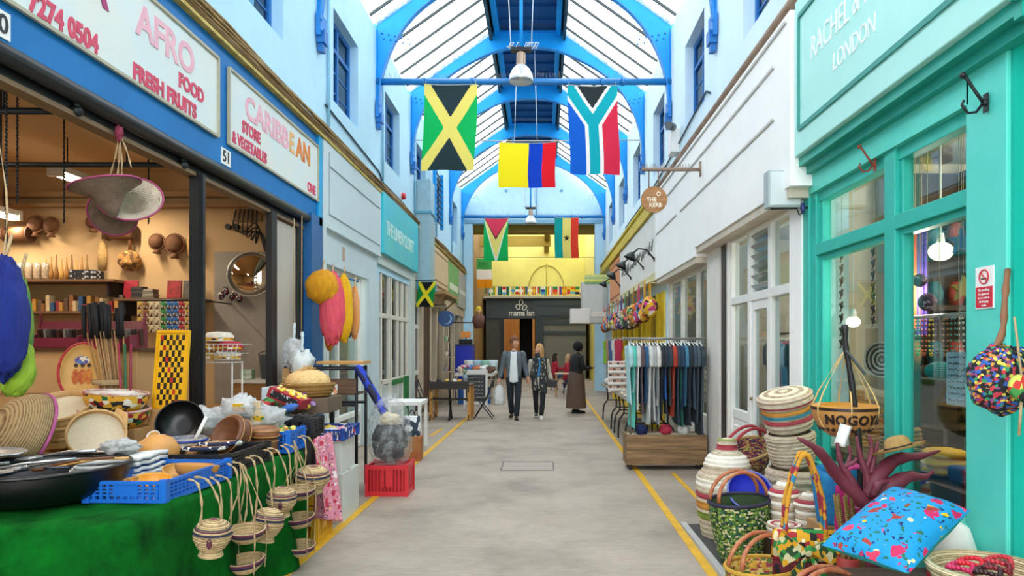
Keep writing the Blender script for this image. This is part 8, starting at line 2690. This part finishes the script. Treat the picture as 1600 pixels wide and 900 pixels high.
for q, (c_, nm) in enumerate((('#c83050', 'red'), ('#d8d4cc', 'white'), ('#3c5c8c', 'blue'), ('#b8846c', 'tan'), ('#8cc83c', 'lime'))):
    t = garment(nm + ' garment hanging low at the far stalls past the trestle tables', XR - .34, 16.8 + q * .8, 1.85, .7, .4, c_, name='stall_garment', rz=.3)
    m = MB(); m.tube([(0, 0, .0), (0, 0, .86)], .004, 4); m.build('hanging_cord', ROPE, t)

# ================================================================ LEFT: cafe table, chairs, stools, boards
t = thing('cafe_table', 'square wooden cafe table with pale legs and dark top', 'table', (-2.0, 15.0, 0))
WL = wood('#d29a50', '#b47c34', 2, 4)
m = MB(); m.box(-2.46, -1.54, 14.7, 15.5, .74, .77); m.build('table_top', wood('#6c4630', '#4a2e1e', 0, 4), t, world=True, bevel=.004)
m = MB(); m.box(-2.44, -1.56, 14.72, 15.48, .67, .74); m.build('apron', WL, t, world=True)
for x in (-2.41, -1.59):
    for y in (14.76, 15.44): m = MB(); m.box(x - .035, x + .035, y - .035, y + .035, 0, .68); m.build('leg', WL, t, world=True)
fc = thing('folding_chair', 'black folding chair tucked under the cafe table, on the side by the shopfront', 'chair', (-2.22, 14.84, 0))
def fchair(t):
    for x in (-.2, .2):
        m = MB(); m.tube([(x, .22, 0), (x, -.05, .45), (x, -.2, .86)], .012, 7); m.build('leg', IRON, t)
        m = MB(); m.tube([(x, -.2, 0), (x, .16, .45)], .012, 7); m.build('leg', IRON, t)
    for k in range(3): m = MB(); m.box(-.2, .2, -.16 + k * .12, -.06 + k * .12, .44, .46); m.build('seat_slat', mat('#2c2622', .6), t)
    m = MB(); m.box(-.2, .2, -.205, -.185, .68, .84); m.build('backrest', mat('#2c2622', .6), t)
fchair(fc)
for x, y, rz, lb in ((-1.80, 14.84, 0, 'black folding chair tucked under the middle of the cafe table'), (-1.30, 15.25, pi / 2, 'black folding chair at the aisle side of the cafe table'), (-2.62, 15.2, -pi / 2, 'black folding chair between the cafe table and the brown door')):
    c = copy_tree(fc); c.location = (x, y, 0); c.rotation_euler = (0, 0, rz); c['label'] = lb
for i, (x, y, c_, nm) in enumerate(((-2.1, 15.0, '#e8c030', 'yellow pot'), (-1.95, 15.1, '#e4e0d4', 'white sugar bowl'), (-1.82, 14.95, '#dca82c', 'amber pot'), (-2.3, 15.1, '#1c1c20', 'black pepper pot'))):
    m = MB(); m.lathe([(0, 0), (.04, 0), (.05, .07), (.04, .10), (0, .11)], 16); single('table_pot', nm + ' on the square cafe table', 'pot', m, mat(c_, .4), (x, y, .773))
t = thing('flower_vase', 'grey vase of small flowers at the back of the cafe table', 'vase', (-1.75, 15.35, .773))
m = MB(); m.lathe([(0, 0), (.05, 0), (.06, .12), (.035, .2), (0, .19)], 18); m.build('vase_body', mat('#8c9ca8', .4), t)
m = MB()
for q in range(9): a = q * .7; m.tube([(0, 0, .18), (.08 * cos(a), .08 * sin(a), .34 + .02 * (q % 3))], .004, 4)
m.build('flower_stem', mat('#4c7c3c', .7), t)
for q in range(9): a = q * .7; m = MB(); m.ball((.08 * cos(a), .08 * sin(a), .35 + .02 * (q % 3)), .025, 8, 6); m.build('flower', mat(('#b8304c', '#e8d8e0', '#c86c9c')[q % 3], .6), t)
t = thing('side_table', 'white square side table on the floor line before the cafe table', 'table', (-2.08, 10.6, 0))
m = MB(); m.box(-2.36, -1.84, 10.35, 10.95, .70, .76); m.build('table_top', WHITE, t, world=True, bevel=.005)
for x in (-2.33, -1.87):
    for y in (10.38, 10.92): m = MB(); m.box(x - .022, x + .022, y - .022, y + .022, 0, .70); m.build('leg', WHITE, t, world=True)
m = MB(); m.box(-.16, .12, -.12, .12, 0, .34); single('brown_carton', 'brown printed carton on the floor by the white side table', 'carton', m, mat('#b08048', .7, col2='#a8502c', vs=4), (-1.82, 9.6, 0), bevel=.004)
t = thing('carrier_bag', 'black and white patterned carrier bag on the brown printed carton', 'bag', (-1.84, 9.6, .342)); baggeo(.24, .14, .28).build('bag_body', pattern([('#2c3c4c', 4), ('#e4e8e8', 4)], 14), t); m = MB(); limb(m, [(-.06, 0, .26), (0, 0, .36), (.06, 0, .26)], [.008] * 3, 6); m.build('handle', BLACK, t)
t = thing('chalkboard', 'white framed chalkboard standing past the cafe table', 'board', (-1.62, 17.3, 0))
m = MB(); m.box(-2.0, -1.98 + .03, 17.28, 17.34, 0, .98); m.box(-1.45, -1.40, 17.28, 17.34, 0, .98); m.box(-2.0, -1.4, 17.28, 17.34, .88, 1.0); m.box(-2.0, -1.4, 17.28, 17.34, .12, .2); m.build('board_frame', WHITE, t, world=True, bevel=.005)
m = MB(); m.box(-1.96, -1.44, 17.30, 17.32, .2, .9); sl = m.build('slate', mat('#24282a', .7, col2='#4c5254', vs=14), t, world=True)
for q in range(6): scrawl(sl, [(-1.92, 17.296, .80 - q * .10), (-1.5, 17.296, .80 - q * .10)], .04, .004, 6, mat('#d8dcd8', .8), q)
t = thing('stall_table', 'pale table of bags and jars beyond the chalkboard', 'table', (-1.9, 19.5, 0))
m = MB(); m.box(-2.4, -1.35, 18.6, 20.6, .78, .86); m.build('table_top', mat('#d4d4cc', .6), t, world=True)
for x in (-2.35, -1.4):
    for y in (18.7, 20.5): m = MB(); m.box(x - .025, x + .025, y - .025, y + .025, 0, .78); m.build('leg', mat('#b0a48c', .6), t, world=True)
for q in range(14):
    c_, nm = (('#d8ccb8', 'cream'), ('#3c78b8', 'blue'), ('#b86848', 'rust'), ('#e4e4e0', 'white'), ('#6c5040', 'brown'))[q % 5]
    m = MB(); crumple(m, (0, 0, 0), (.12, .12, .10), q + 40, .4, 14, 10); single('goods_bundle', '%s bundle, %s along the %s row of the pale table beyond the chalkboard' % (nm, nth(q % 5), nth(q // 5)), 'bundle', m, mat(c_, .7, var=.25, vs=14), (-2.25 + (q % 5) * .2, 18.8 + (q // 5) * .5, .95), group=nm + ' bundles on the pale table')
for q in range(4): m = MB(); m.lathe([(0, 0), (.13, 0), (.15, .3), (.13, .32), (0, .3)], 18); single('water_tub', ('white', 'pale blue', 'green lidded', 'clear')[q] + ' tub standing on the pale table at the back', 'tub', m, mat(('#e0e4e4', '#a8c8d8', '#8cc0a8', '#c8dce0')[q], .4), (-2.2 + q * .24, 20.35, .862))
for q in range(3): crate('plastic_crate', ('blue crate under the pale table, nearest the aisle', 'blue crate under the pale table, in the middle', 'blue crate under the pale table, by the wall')[q], (-1.6 - q * .3, 19.2, 0), .26, .36, .45, PLASTB)
t = thing('shop_counter', 'tall royal blue counter against the left shopfronts', 'counter', (-2.35, 20.4, 0)); m = MB(); m.box(-2.72, -2.22, 21.2, 22.4, 0, 1.62); m.build('counter_body', mat('#1a2cc0', .45, var=.1), t, world=True, bevel=.01); m = MB(); m.box(-2.74, -2.2, 21.18, 22.42, 1.62, 1.66); m.build('counter_top', mat('#2c3c5c', .5), t, world=True)
t = thing('cash_register', 'dark cash register with an orange screen on the blue counter', 'cash register', (-2.42, 21.5, 1.662)); m = MB(); m.box(-.2, .2, -.15, .15, 0, .16); m.build('register_body', BLACK, t, bevel=.01); m = MB(); m.cbox((0, 0, .30), (.3, .03, .2), rot=(-.3, 0, 0)); m.build('screen', mat('#e8902c', .4), t); m = MB(); m.tube([(0, 0, .15), (0, 0, .25)], .02); m.build('screen_post', BLACK, t)
t = thing('mascot_bust', 'small yellow haired carved bust mounted on the left shopfront', 'figure', W(748, 494, 21.0))
m = MB(); loft(m, [((0, 0, -.38), .12, .1), ((0, 0, -.15), .2, .13), ((0, 0, .0), .17, .12), ((0, 0, .06), .06, .06)], 18); m.build('torso', mat('#6c4438', .7, var=.2), t)
m = MB(); head_geo(m, (0, 0, .04), 1., .3); m.build('head', [mat('#d8a878', .6), BLACK, mat('#b04c40', .6)], t)
hair_cap(t, (0, 0, .04), 1.05, .3, 0, mat('#e8c81c', .6))
m = MB(); m.tube([(0, 0, -.2), (-.88, .0, -.2)], .02); m.build('bracket', IRON, t)
t = thing('round_sign', 'round dark blue hanging sign with a pale crescent on the left shopfronts', 'sign', W(697, 498, 16.9))
m = MB(); m.cyl((0, -.03, 0), (0, .03, 0), .20, n=36); m.build('disc', mat('#1c4c84', .4), t)
m = MB(); m.tube([(.13 * cos(a), -.035, .13 * sin(a)) for a in [-.9 - pi / 4 + q * .16 for q in range(17)]], [.004 + .018 * sin(q / 16 * pi) for q in range(17)], 6); m.build('crescent_mark', mat('#9cc4dc', .5), t)
m = MB(); m.tube([(0, 0, .2), (0, 0, .34), (XL + .05 - t.location.x, 0, .34)], .012, 6); m.build('bracket', IRON, t)
t = thing('pot_shelf', 'narrow ladder shelf of small pots along the left shopfronts', 'shelf', (-2.55, 18.4, 0))
for z in (.5, .9, 1.3, 1.7): m = MB(); m.box(-2.74, -2.4, 18.1, 18.6, z, z + .02); m.build('shelf_board', mat('#c8b89c', .6), t, world=True)
for y in (18.12, 18.58): m = MB(); m.box(-2.42, -2.39, y - .015, y + .015, 0, 1.95); m.build('side_post', mat('#c8b89c', .6), t, world=True)
for q in range(8): m = MB(); m.lathe([(0, 0), (.045, 0), (.06, .1), (.05, .13), (0, .12)], 14); single('plant_pot', ('pink', 'white', 'grey', 'rose', 'cream', 'lilac', 'pale green', 'brown')[q] + ' small pot on the narrow ladder shelf', 'pot', m, mat(('#d890a8', '#e4e4e0', '#a0a4a4', '#b83c5c', '#e0d4b8', '#b8a0c8', '#a8c8a8', '#8c6444')[q], .5), (-2.58, 18.2 + (q % 2) * .22, (.522, .922, 1.322, 1.722)[q // 2]))
